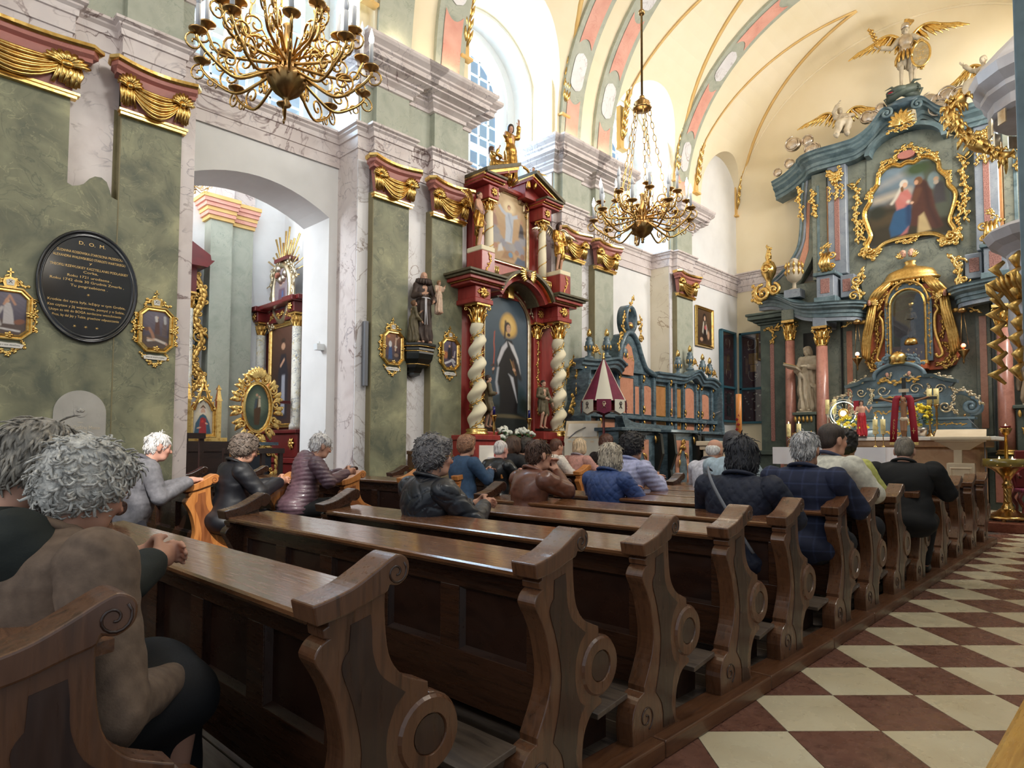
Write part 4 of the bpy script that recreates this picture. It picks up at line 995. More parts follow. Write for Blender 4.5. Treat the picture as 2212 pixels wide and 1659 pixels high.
def vine(mb,pts,y,size,n,seed=0,th=.012,stem=True):
 """acanthus running along a path"""
 r=random.Random(seed);P=spl(pts,6)
 if stem:mb.tube([(a,y-th*.4,b)for a,b in P],th*.8,6)
 for k in range(n):
  i=min(len(P)-2,int(k*(len(P)-1)/n));(x0,z0),(x1,z1)=P[i],P[i+1];a=math.atan2(z1-z0,x1-x0);s=1 if k%2 else-1
  leaf(mb,(x0,z0),a+s*.75,size*r.uniform(.75,1.15),None,y,-s*r.uniform(.6,1.4))
  if k%3==0:cscroll(mb,(x0+s*size*.45*math.sin(a)*-1,z0+s*size*.45*math.cos(a)),size*.3,a-s*1.2,s*1.1,y,th*.8)
def rosette(mb,c,r,y,n=6):
 for k in range(n):leaf(mb,c,2*PI*k/n,r,r*.32,y,.2)
 mb.ball((c[0],y-r*.25,c[1]),r*.25,8,5)
def corinth(mb,c,r,h):
 x,y,z=c;mb.lathe([(r*.9,0),(r*1.02,h*.02),(r*.9,h*.08),(r*.92,h*.5),(r*1.15,h*.82)],c,14)
 for row,(n,zz,l)in enumerate(((8,.08,.42),(8,.34,.42))):
  for k in range(n):
   a=2*PI*(k+.5*row)/n;u,v=math.cos(a),math.sin(a)
   P=[(x+u*r*q,y+v*r*q,z+h*(zz+l*t))for q,t in((.92,0),(1.08,.45),(1.25,.85),(1.48,.95),(1.5,.75))]
   mb.tube(P,[r*.18,r*.26,r*.22,r*.16,r*.06],6,.5)
 for sx in(-1,1):
  for sy in(-1,1):
   d=1.25*r;cc=A_((x+sx*d,y+sy*d,z+h*.76));t=A_((sx,sy,0))/math.sqrt(2)
   mb.tube([tuple(cc+t*(r*.3*math.cos(q)*(1-k*.06))+A_((0,0,r*.3*math.sin(q)*(1-k*.06))))for k,q in enumerate([PI*.9-k*.6 for k in range(12)])],r*.10,6)
 for k in range(4):a=PI/2*k;mb.ball((x+math.cos(a)*r*1.35,y+math.sin(a)*r*1.35,z+h*.88),r*.16,6,4)
 mb.box((x-r*1.4,y-r*1.4,z+h*.88),(x+r*1.4,y+r*1.4,z+h));return mb
def twisted(mb,c,r,h,turns,amp,taper=.85):
 R=[];n=int(turns*14)
 for i in range(n+1):
  t=i/n;a=2*PI*turns*t;k=(1-(1-taper)*t);o=amp*k*math.sin(PI*min(1,t*6+.05)/2)*math.sin(PI*min(1,(1-t)*6+.05)/2)
  cx,cy=c[0]+o*math.cos(a),c[1]+o*math.sin(a)
  R.append([(cx+r*k*math.cos(q),cy+r*k*math.sin(q),c[2]+h*t)for q in[2*PI*j/16 for j in range(16)]])
 return mb.loft(R)
def moulding(pts,prof,closed=True,y=0.0):
 """sweep a profile [(outward offset, forward)] round a closed 2-D outline in the x-z plane"""
 P=[A_(p,float)for p in pts];n=len(P);rings=[]
 for off,fw in prof:
  ring=[]
  for i in range(n):
   a,b,c=P[i-1],P[i],P[(i+1)%n];t1=(b-a)/(np.linalg.norm(b-a)+1e-9);t2=(c-b)/(np.linalg.norm(c-b)+1e-9)
   n1,n2=A_((t1[1],-t1[0])),A_((t2[1],-t2[0]));m=n1+n2;m=m/(np.linalg.norm(m)+1e-9);k=1/max(.45,m@n1);q=b+m*off*k;ring.append((q[0],y-fw,q[1]))
  rings.append(ring)
 mb=MB();k=len(prof);vs=[p for r in rings for p in r]
 mb.add(vs,[(j*n+i,j*n+(i+1)%n,((j+1)%k)*n+(i+1)%n,((j+1)%k)*n+i)for j in range(k)for i in range(n)]);return mb
FR=[(0,0),(0,.02),(.012,.034),(.03,.03),(.038,.045),(.052,.045),(.06,.02),(.06,0)]
def frp(w,d=1.0):return[(a/.06*w,b*d)for a,b in FR]
def stuff(o):o['kind']='stuff';return o
def wallsite(name,label,cat,y,d,z,group=None):return thing(name,label,cat,(wx(y)+d,y,z),PI/2+.014,group)
def column(parent,c,r,h,m,cap='gold',base='gold',ch=None,seg=20,name='column'):
 x,y,z=c;ch=ch or r*2.4
 k=MB().lathe([(r*.98,0),(r,h*.3),(r*.86,h)],c,seg).obj(name,M[m],parent)
 MB().lathe([(r*1.35,-.0),(r*1.35,.25*r),(r*1.15,.35*r),(r*1.3,.55*r),(r*1.05,.75*r)],(x,y,z-.1*r),seg).obj('column_base',M[base],parent)
 stuff(corinth(MB(),(x,y,z+h),r*.86,ch).obj('capital',M[cap],parent));return k
def candlestick(label,loc,h,hc,rc=.03,m='brass',wax='wax',lit=False,group=None,name='candlestick',mark=False):
 t=thing(name,label,'candle',loc,0,group)
 s=h/.5;MB().lathe([(.001,0),(.075*s,.0),(.075*s,.012*s),(.05*s,.03*s),(.022*s,.06*s),(.03*s,.09*s),(.014*s,.12*s),(.012*s,.3*s),(.022*s,.34*s),(.012*s,.40*s),(.03*s,.47*s),(.045*s,.49*s),(.03*s,.5*s)],seg=16).obj('stick',M[m],t)
 MB().lathe([(rc,0),(rc,hc),(rc*.3,hc+.003)],(0,0,h),14).obj('candle',M[wax],t)
 if mark:
  mb=MB();mb.tube([(rc*.75*math.sin(q)*1.0,-rc*1.0*math.cos(q*.5)-.001,h+hc*.5+hc*.12*math.cos(q))for q in[2*PI*k/12 for k in range(13)]],.002,4);mb.tube([(-rc*.6,-rc*.82,h+hc*.3),(0,-rc-.001,h+hc*.27),(rc*.6,-rc*.82,h+hc*.3)],.002,4);stuff(mb.obj('printed_sign',M['dark'],t))
 if lit:MB().lathe([(.001,0),(.010,.012),(.008,.03),(.001,.055)],(0,0,h+hc),8).obj('flame',M['flame'],t)
 return t
def bouquet(label,loc,r,n,flower,leafm='leaf',pot=None,seed=1,ry=1.0,fs=.05,cat='flowers',tall=1.0):
 t=thing('flower_arrangement',label,cat,loc);R=random.Random(seed)
 mb=MB()
 for k in range(n*3):
  a=R.uniform(0,2*PI);e=R.uniform(.0,1.2);q=r*R.uniform(.5,1.05);p=(q*math.cos(a)*math.cos(e),q*ry*math.sin(a)*math.cos(e),q*tall*math.sin(e)+r*.3)
  d=A_((math.cos(a),math.sin(a)*ry,R.uniform(-.3,.5)))*fs*1.6;mb.tube([p,tuple(A_(p)+d*.5+A_((0,0,fs*.2))),tuple(A_(p)+d)],[fs*.12,fs*.5,fs*.06],6,.2,nrm=(0,0,1))
 stuff(mb.obj('foliage',M[leafm],t))
 for k in range(n):
  a=R.uniform(0,2*PI);e=R.uniform(.05,1.45);q=r*R.uniform(.85,1.1);p=(q*math.cos(a)*math.cos(e),q*ry*math.sin(a)*math.cos(e),q*tall*math.sin(e)+r*.35);mb=MB()
  for j in range(11):
   b=R.uniform(0,2*PI);f=R.uniform(-.2,1);mb.ball((p[0]+fs*.7*math.cos(b)*math.sqrt(1-min(1,f*f)),p[1]+fs*.7*math.sin(b)*math.sqrt(1-min(1,f*f)),p[2]+fs*.6*f),fs*.38,6,4)
  stuff(mb.obj('bloom',M[flower],t))
 if pot:MB().lathe([(r*.3,-r*.4),(r*.42,r*.0),(r*.45,r*.25),(r*.4,r*.27)],seg=14).obj('vase',M[pot],t)
 return t
 #  chandeliers
def chandelier_meshes():
 R={}
 def armm(r0,z0,reach,drop,rise):
  mb=MB();pts=[(.05,z0),(.05+reach*.25,z0-drop*.55),(.05+reach*.55,z0-drop),(.05+reach*.85,z0-drop*.55),(.05+reach,z0-drop+rise*.8),(.05+reach,z0-drop+rise)]
  P=[(a,0,b)for a,b in spl(pts,5)];mb.tube(P,.0095,6)
  e=P[-1];q=P[12]
  sc=lambda c,r0,r1,a0,t:[(a,0,b)for a,b in spiral(c,r0,r1,a0,t,16)]
  mb.tube(sc((e[0]+.018,e[2]-.06),.055,.008,1.6,-1.3),.006,5);mb.tube(sc((q[0]-.02,q[2]+.075),.07,.010,-1.4,1.35),.007,5);mb.tube(sc((q[0]+.09,q[2]+.04),.04,.008,-2.2,-1.2),.005,5)
  mb.tube([(.10,0,z0+.03),(.16,0,z0+.10),(.22,0,z0+.05),(.20,0,z0)],.006,5)
  return mb,e
 R['arms']=[armm(0,.04,.46,.16,.18),armm(0,.07,.40,.02,.15),armm(0,.12,.25,-.05,.13)]
 mb=MB();mb.lathe([(.002,-.012),(.012,-.012),(.016,0),(.046,.012),(.05,.02),(.042,.024),(.014,.018)],seg=16);R['pan']=mb.mesh()
 mb=MB();mb.lathe([(.0135,.0),(.0135,.15),(.012,.153)],seg=10);R['candle']=mb.mesh()
 mb=MB();mb.lathe([(.008,0),(.015,.02),(.0165,.035),(.011,.062),(.005,.085),(.001,.10)],seg=10);R['bulb']=mb.mesh()
 return R
CHM=chandelier_meshes()
def bm_fix(me):
 b=bmesh.new();b.from_mesh(me);bmesh.ops.recalc_face_normals(b,faces=b.faces);b.to_mesh(me);b.free();return me
for me in(CHM['pan'],CHM['candle'],CHM['bulb']):bm_fix(me)
ARMME=[(bm_fix(a.mesh('arm')),e)for a,e in CHM['arms']]
def chandelier(label,loc,top,sc,unlit,chain_h,ng=(9,9,6),cat='chandelier'):
 t=thing('chandelier',label,cat,loc,0,None,sc)
 bw=MB();bw.lathe([(.004,-.20),(.016,-.19),(.010,-.175),(.02,-.16),(.012,-.15),(.03,-.135),(.075,-.10),(.105,-.05),(.115,-.01),(.105,.01),(.06,.03),(.045,.10),(.06,.14),(.03,.17),(.02,.3),(.03,.32),(.008,.34)],seg=48,flute=.06,nfl=24);bw.obj('bowl',M['brassd'],t)
 k=0
 for tier,n in enumerate(ng):
  for i in range(n):
   a=2*PI*(i+.5*(tier%2))/n+.2;me,e=ARMME[tier]
   r=obj('candle_arm',me,t,M['brass']);r.rotation_euler=(0,0,a)
   c=obj('drip_pan',CHM['pan'],r,M['brassd']);c.location=(e[0],0,e[2])
   c=obj('candle',CHM['candle'],r,M['candle']);c.location=(e[0],0,e[2]+.015)
   lit=k not in unlit
   c=obj('bulb',CHM['bulb']if lit else CHM_OFF,r);c.location=(e[0],0,e[2]+.165);k+=1
 if chain_h:
  mb=MB();mb.lathe([(.02,0),(.09,.01),(.10,.03),(.07,.05),(.085,.08),(.05,.11),(.02,.14)],(0,0,chain_h),24,flute=.05,nfl=12);mb.obj('canopy_ring',M['brassd'],t)
  for j in range(5):
   a=2*PI*j/5+.4;A=A_((.075*math.cos(a),.075*math.sin(a),chain_h));B=A_((.26*math.cos(a),.26*math.sin(a),.16));n=15;mb=MB()
   for q in range(n):
    c0=A+(B-A)*(q+.5)/n;d=(B-A)/n;L=np.linalg.norm(d)*.58;d/=np.linalg.norm(d);u=A_((-math.sin(a),math.cos(a),0))if q%2 else np.cross(d,A_((-math.sin(a),math.cos(a),0)))
    mb.tube([tuple(c0+d*L*math.cos(2*PI*v/8)+u*.017*math.sin(2*PI*v/8))for v in range(9)],.0045,4,caps=False)
   tag(mb.obj('chain',M['brass'],t),kind='stuff')
 mb=MB();zt=(top-loc[2])/sc;z0=chain_h+.12 if chain_h else.3
 mb.tube([(0,0,z0),(0,0,zt)],.012,8);mb.obj('rod',M['brassd'],t)
 mb=MB();mb.ball((0,0,z0+.95),.036);mb.ball((0,0,z0+.02),.03);mb.ball((0,0,z0+1.9),.028);
 tag(mb.obj('rod_knop',M['brassd'],t),kind='stuff')
 return t
CHM_OFF=CHM['bulb'].copy();CHM_OFF.materials.append(M['bulboff']);CHM['bulb'].materials.append(M['bulb'])
cn=ony(620,165,1.875);cf=ony(1388,485,5.89)
rnd=random.Random(3)
chandelier('gilt brass chandelier nearest the camera, cut off by the top edge',cn,11.3,1.02,set(rnd.sample(range(27),14)),1.15,(10,10,7))
chandelier('gilt brass chandelier hanging before the main altar on a long rod',cf,11.3,1.02,set(rnd.sample(range(24),13)),1.22,(9,9,6))
for c in(cn,cf):pointl('chandelier_light',(c[0],c[1],c[2]+.55),16,(1,.88,.68),.35)
#  things on the left wall
pc=onw(188,620,.16)
t=wallsite('memorial_plaque','black oval marble memorial plaque with gilt inscription on the green pier','plaque',1.775,.15,2.965)
N_=48;W_,H_=.462,.595
rings=[]
for r,f in((1,0),(1,.03),(.975,.045),(.95,.03),(.915,.026),(.89,.04),(.875,.018)):rings.append([(W_*r*math.cos(2*PI*k/N_),-f,H_*r*math.sin(2*PI*k/N_))for k in range(N_)])
MB().loft(rings,smooth=True).obj('rim',M['blackst'],t)
MB().loft([[(W_*.885*math.cos(2*PI*k/N_),-f,H_*.885*math.sin(2*PI*k/N_))for k in range(N_)]for f in(0,.02)],smooth=False).obj('tablet',M['blackst'],t)
for s,a,b,c,d in[('D.  O.  M.',170.5,525.6,228,534),('ZUZANNA KOSSOWSKA STAROSCINA PRZEDECKA',122,537,267,564),('ALEXANDRA WALEWSKIEGO STAROSTI WARTSKIEGO',114,547.5,272,574.5),('y',193,569,199,571),('THEOFILI RZEWUSKIEY KASZTELLANKI PODLASKIEY',107,568,277,595),('Corka,',180,589,212,592),('Roku 1721 urodzona ,',145,593,241,609),('Roku 1742 dnia 30 Grudnia Zmarła ,',107,598,268,622),('Tu pogrzebiona .',152,615,233,628),('✶',187,637,195,639),('Krotkie dni zycia były, leżący w tym Grobie,',102,645,271,666),('Kto czytasz y Ją wspomnisz, pomysl y o Sobie,',102,655.5,269,677),('Uczyn za nię do BOGA serdeczne westchnienie',105,667,262,685),('Pros, by dal Jey y Tobie, grzechow odpuszczenie',112,678,257,695),('✶        ✶        ✶',159,704.5,211,710)]:
 p,q=onw(a,b,.172),onw(c,d,.172);u=(p.y+q.y)/2-1.775;v=(p.z+q.z)/2-2.965
 if '✶' in s:
  for x in([u]if len(s)==1 else[u-.1,u,u+.1]):
   mb=MB()
   for k in range(3):a6=PI*k/3+.3;mb.tube([(x-.017*math.cos(a6),-.0215,v-.017*math.sin(a6)),(x,-.0225,v),(x+.017*math.cos(a6),-.0215,v+.017*math.sin(a6))],[.001,.005,.001],4)
   mb.obj('gilt_star',M['ink'],t)
  continue
 text(s,.036 if s[0]!='D' else.05,M['ink'],t,loc=(u,-.0205,v),width=q.y-p.y)
def station_parts():
 w,h,c=.135,.205,.055;R={}
 oc=[(-w+c,-h),(w-c,-h),(w,-h+c),(w,h-c),(w-c,h),(-w+c,h),(-w,h-c),(-w,-h+c)]
 R['frame']=moulding(oc,frp(.055),y=0)
 mb=MB()
 for s in(-1,1):
  vine(mb,[(s*.20,-.15),(s*.215,-.05),(s*.205,.0),(s*.215,.05),(s*.195,.16)],0,.05,12,2,.008)
  for z in(-.14,.0,.14):cscroll(mb,(s*.20,z),.032,0 if s>0 else PI,s*1.3,0,.010)
  rosette(mb,(s*.165,0),.045,-.035,5)
  vine(mb,[(s*.13,.265),(s*.08,.31),(s*.03,.35)],0,.055,6,3,.010);vine(mb,[(s*.13,-.265),(s*.12,-.31),(s*.06,-.36),(0,-.39)],0,.045,8,5,.010)
 rosette(mb,(0,-.215),.04,-.035,5);rosette(mb,(0,-.40),.035,-.005,5)
 R['carving']=mb
 mb=MB();mb.prism([(-.045,.255),(.045,.255),(.06,.30),(.045,.345),(0,.36),(-.045,.345),(-.06,.30)],lambda a,b,q:(a,q,b),-.02,0);R['crest']=mb
 mb=MB();mb.prism([(-.028,.275),(.028,.275),(.034,.325),(0,.338),(-.034,.325)],lambda a,b,q:(a,q,b),-.026,-.01);R['numeral_tablet']=mb
 mb=MB();mb.prism([(-.11,-.335),(.11,-.335),(.125,-.30),(.06,-.285),(0,-.29),(-.06,-.285),(-.125,-.30)],lambda a,b,q:(a,q,b),-.018,0);R['caption_tablet']=mb
 mb=MB();mb.box((-.007,-.012,.355),(.007,0,.445)).box((-.026,-.012,.40),(.026,0,.415));R['cross']=mb
 return R
STM={k:bm_fix(v.mesh(k))for k,v in station_parts().items()}
STmat=dict(frame='gold',carving='gold',crest='gold',numeral_tablet='paper',caption_tablet='paper',cross='gold')
def fig_ops(x,z,h,robe,head=(206,164,136),w=.09,tilt=0):
 return[('p',robe,.3,[(x-w+tilt*h*.1,z),(x+w+tilt*h*.1,z),(x+w*.8+tilt*h*.5,z+h*.55),(x+w*.5+tilt*h,z+h*.82),(x-w*.5+tilt*h,z+h*.82),(x-w*.8+tilt*h*.5,z+h*.55)]),('e',head,.3,x+tilt*h*1.05,z+h*.9,w*.42,w*.5)]
SKY1=[('bg',(92,84,96),0),('grad',(128,120,132),0,.4,1),('p',(96,80,74),.6,[(0,0),(1,0),(1,.3),(.5,.38),(0,.3)])]
OPS={'X':SKY1+fig_ops(.5,.25,.6,(196,188,186),w=.16,tilt=-.1)+[('l',(198,150,124),.4,[(.35,.7),(.5,.92),(.66,.72)],.035),('l',(190,182,180),.5,[(.3,.62),(.15,.4),(.25,.22)],.05),('e',(120,60,50),.4,.12,.7,.10,.14),('e',(140,92,72),.4,.8,.32,.16,.09,.3),('l',(216,210,206),.4,[(.2,.14),(.8,.1)],.03)],'XI':SKY1+fig_ops(.55,.38,.5,(100,72,66),w=.10)+fig_ops(.82,.36,.52,(108,92,90),(190,150,130),.10)+[('l',(206,200,196),.3,[(.50,.84),(.52,.74)],.05),('l',(186,182,180),.3,[(.82,.86),(.84,.7)],.05),('l',(170,124,100),.4,[(.25,.52),(.36,.40),(.42,.28)],.055),('e',(120,84,66),.3,.16,.5,.08,.08),('l',(208,196,186),.4,[(.22,.2),(.5,.24),(.86,.16)],.045),('l',(196,160,134),.4,[(.2,.26),(.44,.22)],.03),('e',(196,156,132),.3,.9,.14,.05,.05)],'XII':[('bg',(84,66,72),0),('grad',(150,104,78),0,.35,1),('p',(66,56,60),.6,[(0,0),(1,0),(1,.35),(.6,.25),(0,.22)]),('e',(196,120,72),.5,.22,.88,.09,.08),('l',(60,46,44),.3,[(.7,.2),(.74,.98)],.04)]+fig_ops(.34,.1,.62,(60,84,128),w=.13)+[('e',(206,204,206),.4,.33,.62,.10,.16),('l',(208,176,152),.3,[(.66,.42),(.68,.7),(.7,.84)],.05),('l',(200,168,146),.3,[(.68,.78),(.9,.9)],.03),('l',(214,206,196),.3,[(.64,.55),(.72,.53)],.05),('e',(140,116,100),.5,.72,.25,.14,.1)],'XIII':[('bg',(84,74,92),0),('grad',(112,100,120),0,.5,1),('e',(186,116,76),.7,.15,.45,.22,.2),('l',(66,50,48),.2,[(.62,.35),(.6,1)],.05)]+fig_ops(.45,.3,.55,(44,40,48),w=.15)+[('l',(210,206,210),.4,[(.15,.14),(.4,.2),(.7,.3),(.85,.22)],.06),('l',(196,190,196),.5,[(.6,.3),(.8,.1),(.95,.08)],.05),('l',(200,190,196),.4,[(.8,.4),(.86,.62)],.04),('e',(206,176,156),.3,.72,.4,.06,.05)],'XIV':[('bg',(70,48,44),0),('grad',(96,74,66),0,.5,1)]+fig_ops(.35,.4,.5,(72,84,108),w=.13)+[('l',(206,196,188),.4,[(.35,.5),(.55,.38),(.75,.42)],.08),('p',(150,116,120),.4,[(.2,.05),(.8,.05),(.85,.25),(.2,.28)]),('e',(200,160,136),.3,.38,.72,.07,.06),('l',(150,110,84),.5,[(.8,.7),(.7,.4)],.07)]}
CAPT=dict(X='Jezus z szat obnażony',XI='Jezus do krzyża przybity',XII='Jezus umiera na krzyżu',XIII='Jezus zdjęty z krzyża',XIV='Jezus złożony do grobu')
SLAB=dict(X='gilt octagonal station picture numbered X, half cut by the left edge',XI='gilt octagonal station picture numbered XI, right of the black oval plaque',XII='gilt octagonal station picture left of the brown friar statue',XIII='gilt octagonal station picture between the friar statue and the red altar',XIV='gilt octagonal station picture right of the red altar, beside the stalls')
for k,(y,z)in dict(X=(1.12,2.59),XI=(2.43,2.60),XII=(5.605,2.76),XIII=(6.69,2.78),XIV=(9.77,2.65)).items():
 t=wallsite('framed_picture',SLAB[k],'picture',y,.152,z,'stations of the cross')
 for n,me in STM.items():
  o=obj(n,me,t,M[STmat[n]])
  if n=='carving':stuff(o)
 obj('canvas',canvas(.28,.42,OPS[k],40,oct_map(.28,.42,.055)),t,M['paint']).location.y=-.012
 text(k,.05,M['black'],t,'numeral',(0,-.0265,.308),ext=.0006);text(CAPT[k],.022,M['black'],t,'caption',(0,-.0185,-.31),ext=.0006,width=.19)
t=wallsite('stone_tablet','round-topped grey stone tablet with relief medallion below the black plaque','tablet',1.74,.15,0)
MB().prism(archp(0,.235,.55,1.64,.235),lambda a,b,q:(a,q,b),-.014,0).obj('slab',M['grave'],t)
MB().prism(circ((0,1.66),.062),lambda a,b,q:(a,q,b),-.02,-.013).obj('medallion',M['grave'],t)
mb=MB();
for k in range(5):leaf(mb,(0,1.655),.3+.6*k,.04,.012,-.02,.2)
stuff(mb.obj('medallion_relief',M['grave'],t))
for s,z,w in[('~',1.545,.05),('Swojej Dobrej Matce',1.49,.36),('Królowej',1.44,.16),('Życia i Pokoju',1.385,.26),('te cegły Dzieci',1.31,.28),('poświęciły',1.26,.19),('',0,0)]:
 if s:text(s,.05,M['marbleb'],t,loc=(0,-.0145,z),width=w)
t=wallsite('column_loudspeaker','tall slim grey column loudspeaker on the marble edge of the pier','speaker',5.18,.03,0)
bevel(MB().box((-.03,-.10,2.17),(.03,-.02,3.10)).obj('cabinet',M['grey'],t),.008);
for z in(2.4,2.9):MB().box((-.015,-.03,z),(.015,.04,z+.06)).obj('bracket',M['grey'],t)
t=wallsite('column_loudspeaker','slim grey column loudspeaker below the station picture right of the red altar','speaker',9.72,.15,0)
bevel(MB().box((-.03,-.10,1.86),(.03,-.02,2.42)).obj('cabinet',M['grey'],t),.008);MB().box((-.015,-.03,2.1),(.015,0,2.16)).obj('bracket',M['grey'],t)
t=wallsite('wall_bracket','black and gilt wall bracket carrying the brown friar statue','bracket',6.06,.02,0)
def octr(hw,dp,z):c=hw*.45;return[(-hw,0,z),(-hw,-dp*.55,z),(-hw+c,-dp,z),(hw-c,-dp,z),(hw,-dp*.55,z),(hw,0,z)]
MB().loft([octr(a,b,z)for a,b,z in[(.05,.06,2.38),(.10,.12,2.40),(.10,.12,2.43),(.12,.14,2.45),(.13,.16,2.50),(.20,.26,2.55),(.24,.32,2.62),(.25,.34,2.70),(.24,.33,2.735),(.26,.35,2.75),(.25,.34,2.80),(.28,.38,2.82),(.28,.38,2.85)]],smooth=False).obj('corbel',M['black'],t)
for a,b,z in((.245,.325,2.735),(.265,.36,2.805),(.205,.265,2.545)):MB().tube(octr(a+.004,b+.004,z),.008,5).obj('gilt_band',M['gold'],t)
M['habit']=mat('brown_habit',[(58,44,38),(78,62,54)],scale=8,rough=.6);M['boyc']=mat('olive_tunic',[(86,76,52),(108,96,70)],scale=8,rough=.55);M['kidc']=mat('pale_rose_gown',[(198,166,142),(216,188,164)],scale=8,rough=.55)
M['goldrobe']=mat('gilded_drapery',[(150,108,52),(206,160,84)],scale=5,rough=.3,metal=1,bump=(.2,14,.02))
x0=wx(6.06)
fr=statue('saint_statue','brown robed tonsured friar statue holding a small child on a wall bracket',(x0+.20,6.12,2.86),-PI/2-.25,1.10,'habit','fleshp',(62,46,36),hair='bald',arms=[[(-.26,.05,1.12),(-.16,.24,.98)],[(.27,.06,1.10),(.14,.26,1.12)]],head=(-.15,.25,0),vox=.014)
MB().tube([(.105*math.cos(q),.10*math.sin(q)+.005,.70+.0*q)for q in[2*PI*k/20 for k in range(21)]],.009,6).obj('cord_belt',M['linen'],fr)
for s in(0,.02):MB().tube([(.0+s,.12,.69),(.01+s,.15,.5),(.0+s*2,.16,.28)],.007,5).obj('cord_end',M['linen'],fr)
mb=MB();
for k in range(16):a=2*PI*k/16;mb.tube([(.12*math.cos(a),.10*math.sin(a)+.01,.93-.02*math.sin(a)),(.10*math.cos(a),.08*math.sin(a)+.01,.98),(.065*math.cos(a),.06*math.sin(a),.985)],[.02,.03,.02],6)
stuff(mb.obj('hood',M['habit'],fr))
statue('child_statue','small child figure in pale gown held on the arm of the friar statue',(x0+.36,6.29,3.34),-PI/2,.50,'kidc','fleshp',(150,112,74),hair='curly',arms=[[(-.22,.05,1.2),(-.25,.15,1.35)],[(.22,.05,1.2),(.3,.15,1.1)]],vox=.02,seed=3)
statue('child_statue','kneeling boy figure with a hat looking up beside the friar statue',(x0+.28,5.88,2.86),-PI/2+1.2,.62,'boyc','fleshp',(110,76,48),hair='curly',arms=[[(-.2,.1,1.05),(-.05,.3,1.25)],[(.22,.1,1.0),(.12,.3,.85)]],head=(0,-.5,0),vox=.02,seed=5)
t=wallsite('wooden_box','small honey oak collection box with brass plate standing by the pier','box',6.02,.16,0)
MB().box((-.13,-.25,.12),(.13,0,1.2)).box((-.15,-.28,1.2),(.15,0,1.25)).obj('body',M['wooda'],t);MB().box((-.09,-.255,1.08),(.09,-.25,1.15)).obj('brass_plate',M['brass'],t);MB().box((-.14,-.265,.98),(.14,0,1.0)).obj('ledge',M['brassd'],t)
#  the red side altar in the second bay
YR=8.04
ra=wallsite('side_altar','tall red and gold side altar with twisted cream columns between the piers','altar',YR,0,0)
B_=lambda a,b:MB().box((a[0],-a[1],a[2]),(b[0],-b[1],b[2]))
def bx(name,m,u0,u1,d0,d1,z0,z1,bev=.01):
 o=MB().box((u0,-d1,z0),(u1,-d0,z1)).obj(name,M[m],ra)
 if bev:bevel(o,bev,1)
 return o
bx('back_panel','red',-1.28,1.28,-.3,.06,.9,3.86);bx('upper_back_panel','red',-.86,.86,-.2,.10,3.9,5.66);bx('plinth','red',-1.3,1.3,-.3,.30,.15,.95);bx('predella','red',-1.26,1.26,-.3,.22,.95,1.45)
bx('mensa','linen',-1.0,1.0,.25,.85,1.10,1.16);bx('altar_block','red',-.9,.9,.2,.78,.15,1.10)
bx('dark_recess','dark',-1.30,-1.1,-.45,-.1,3.9,5.6)
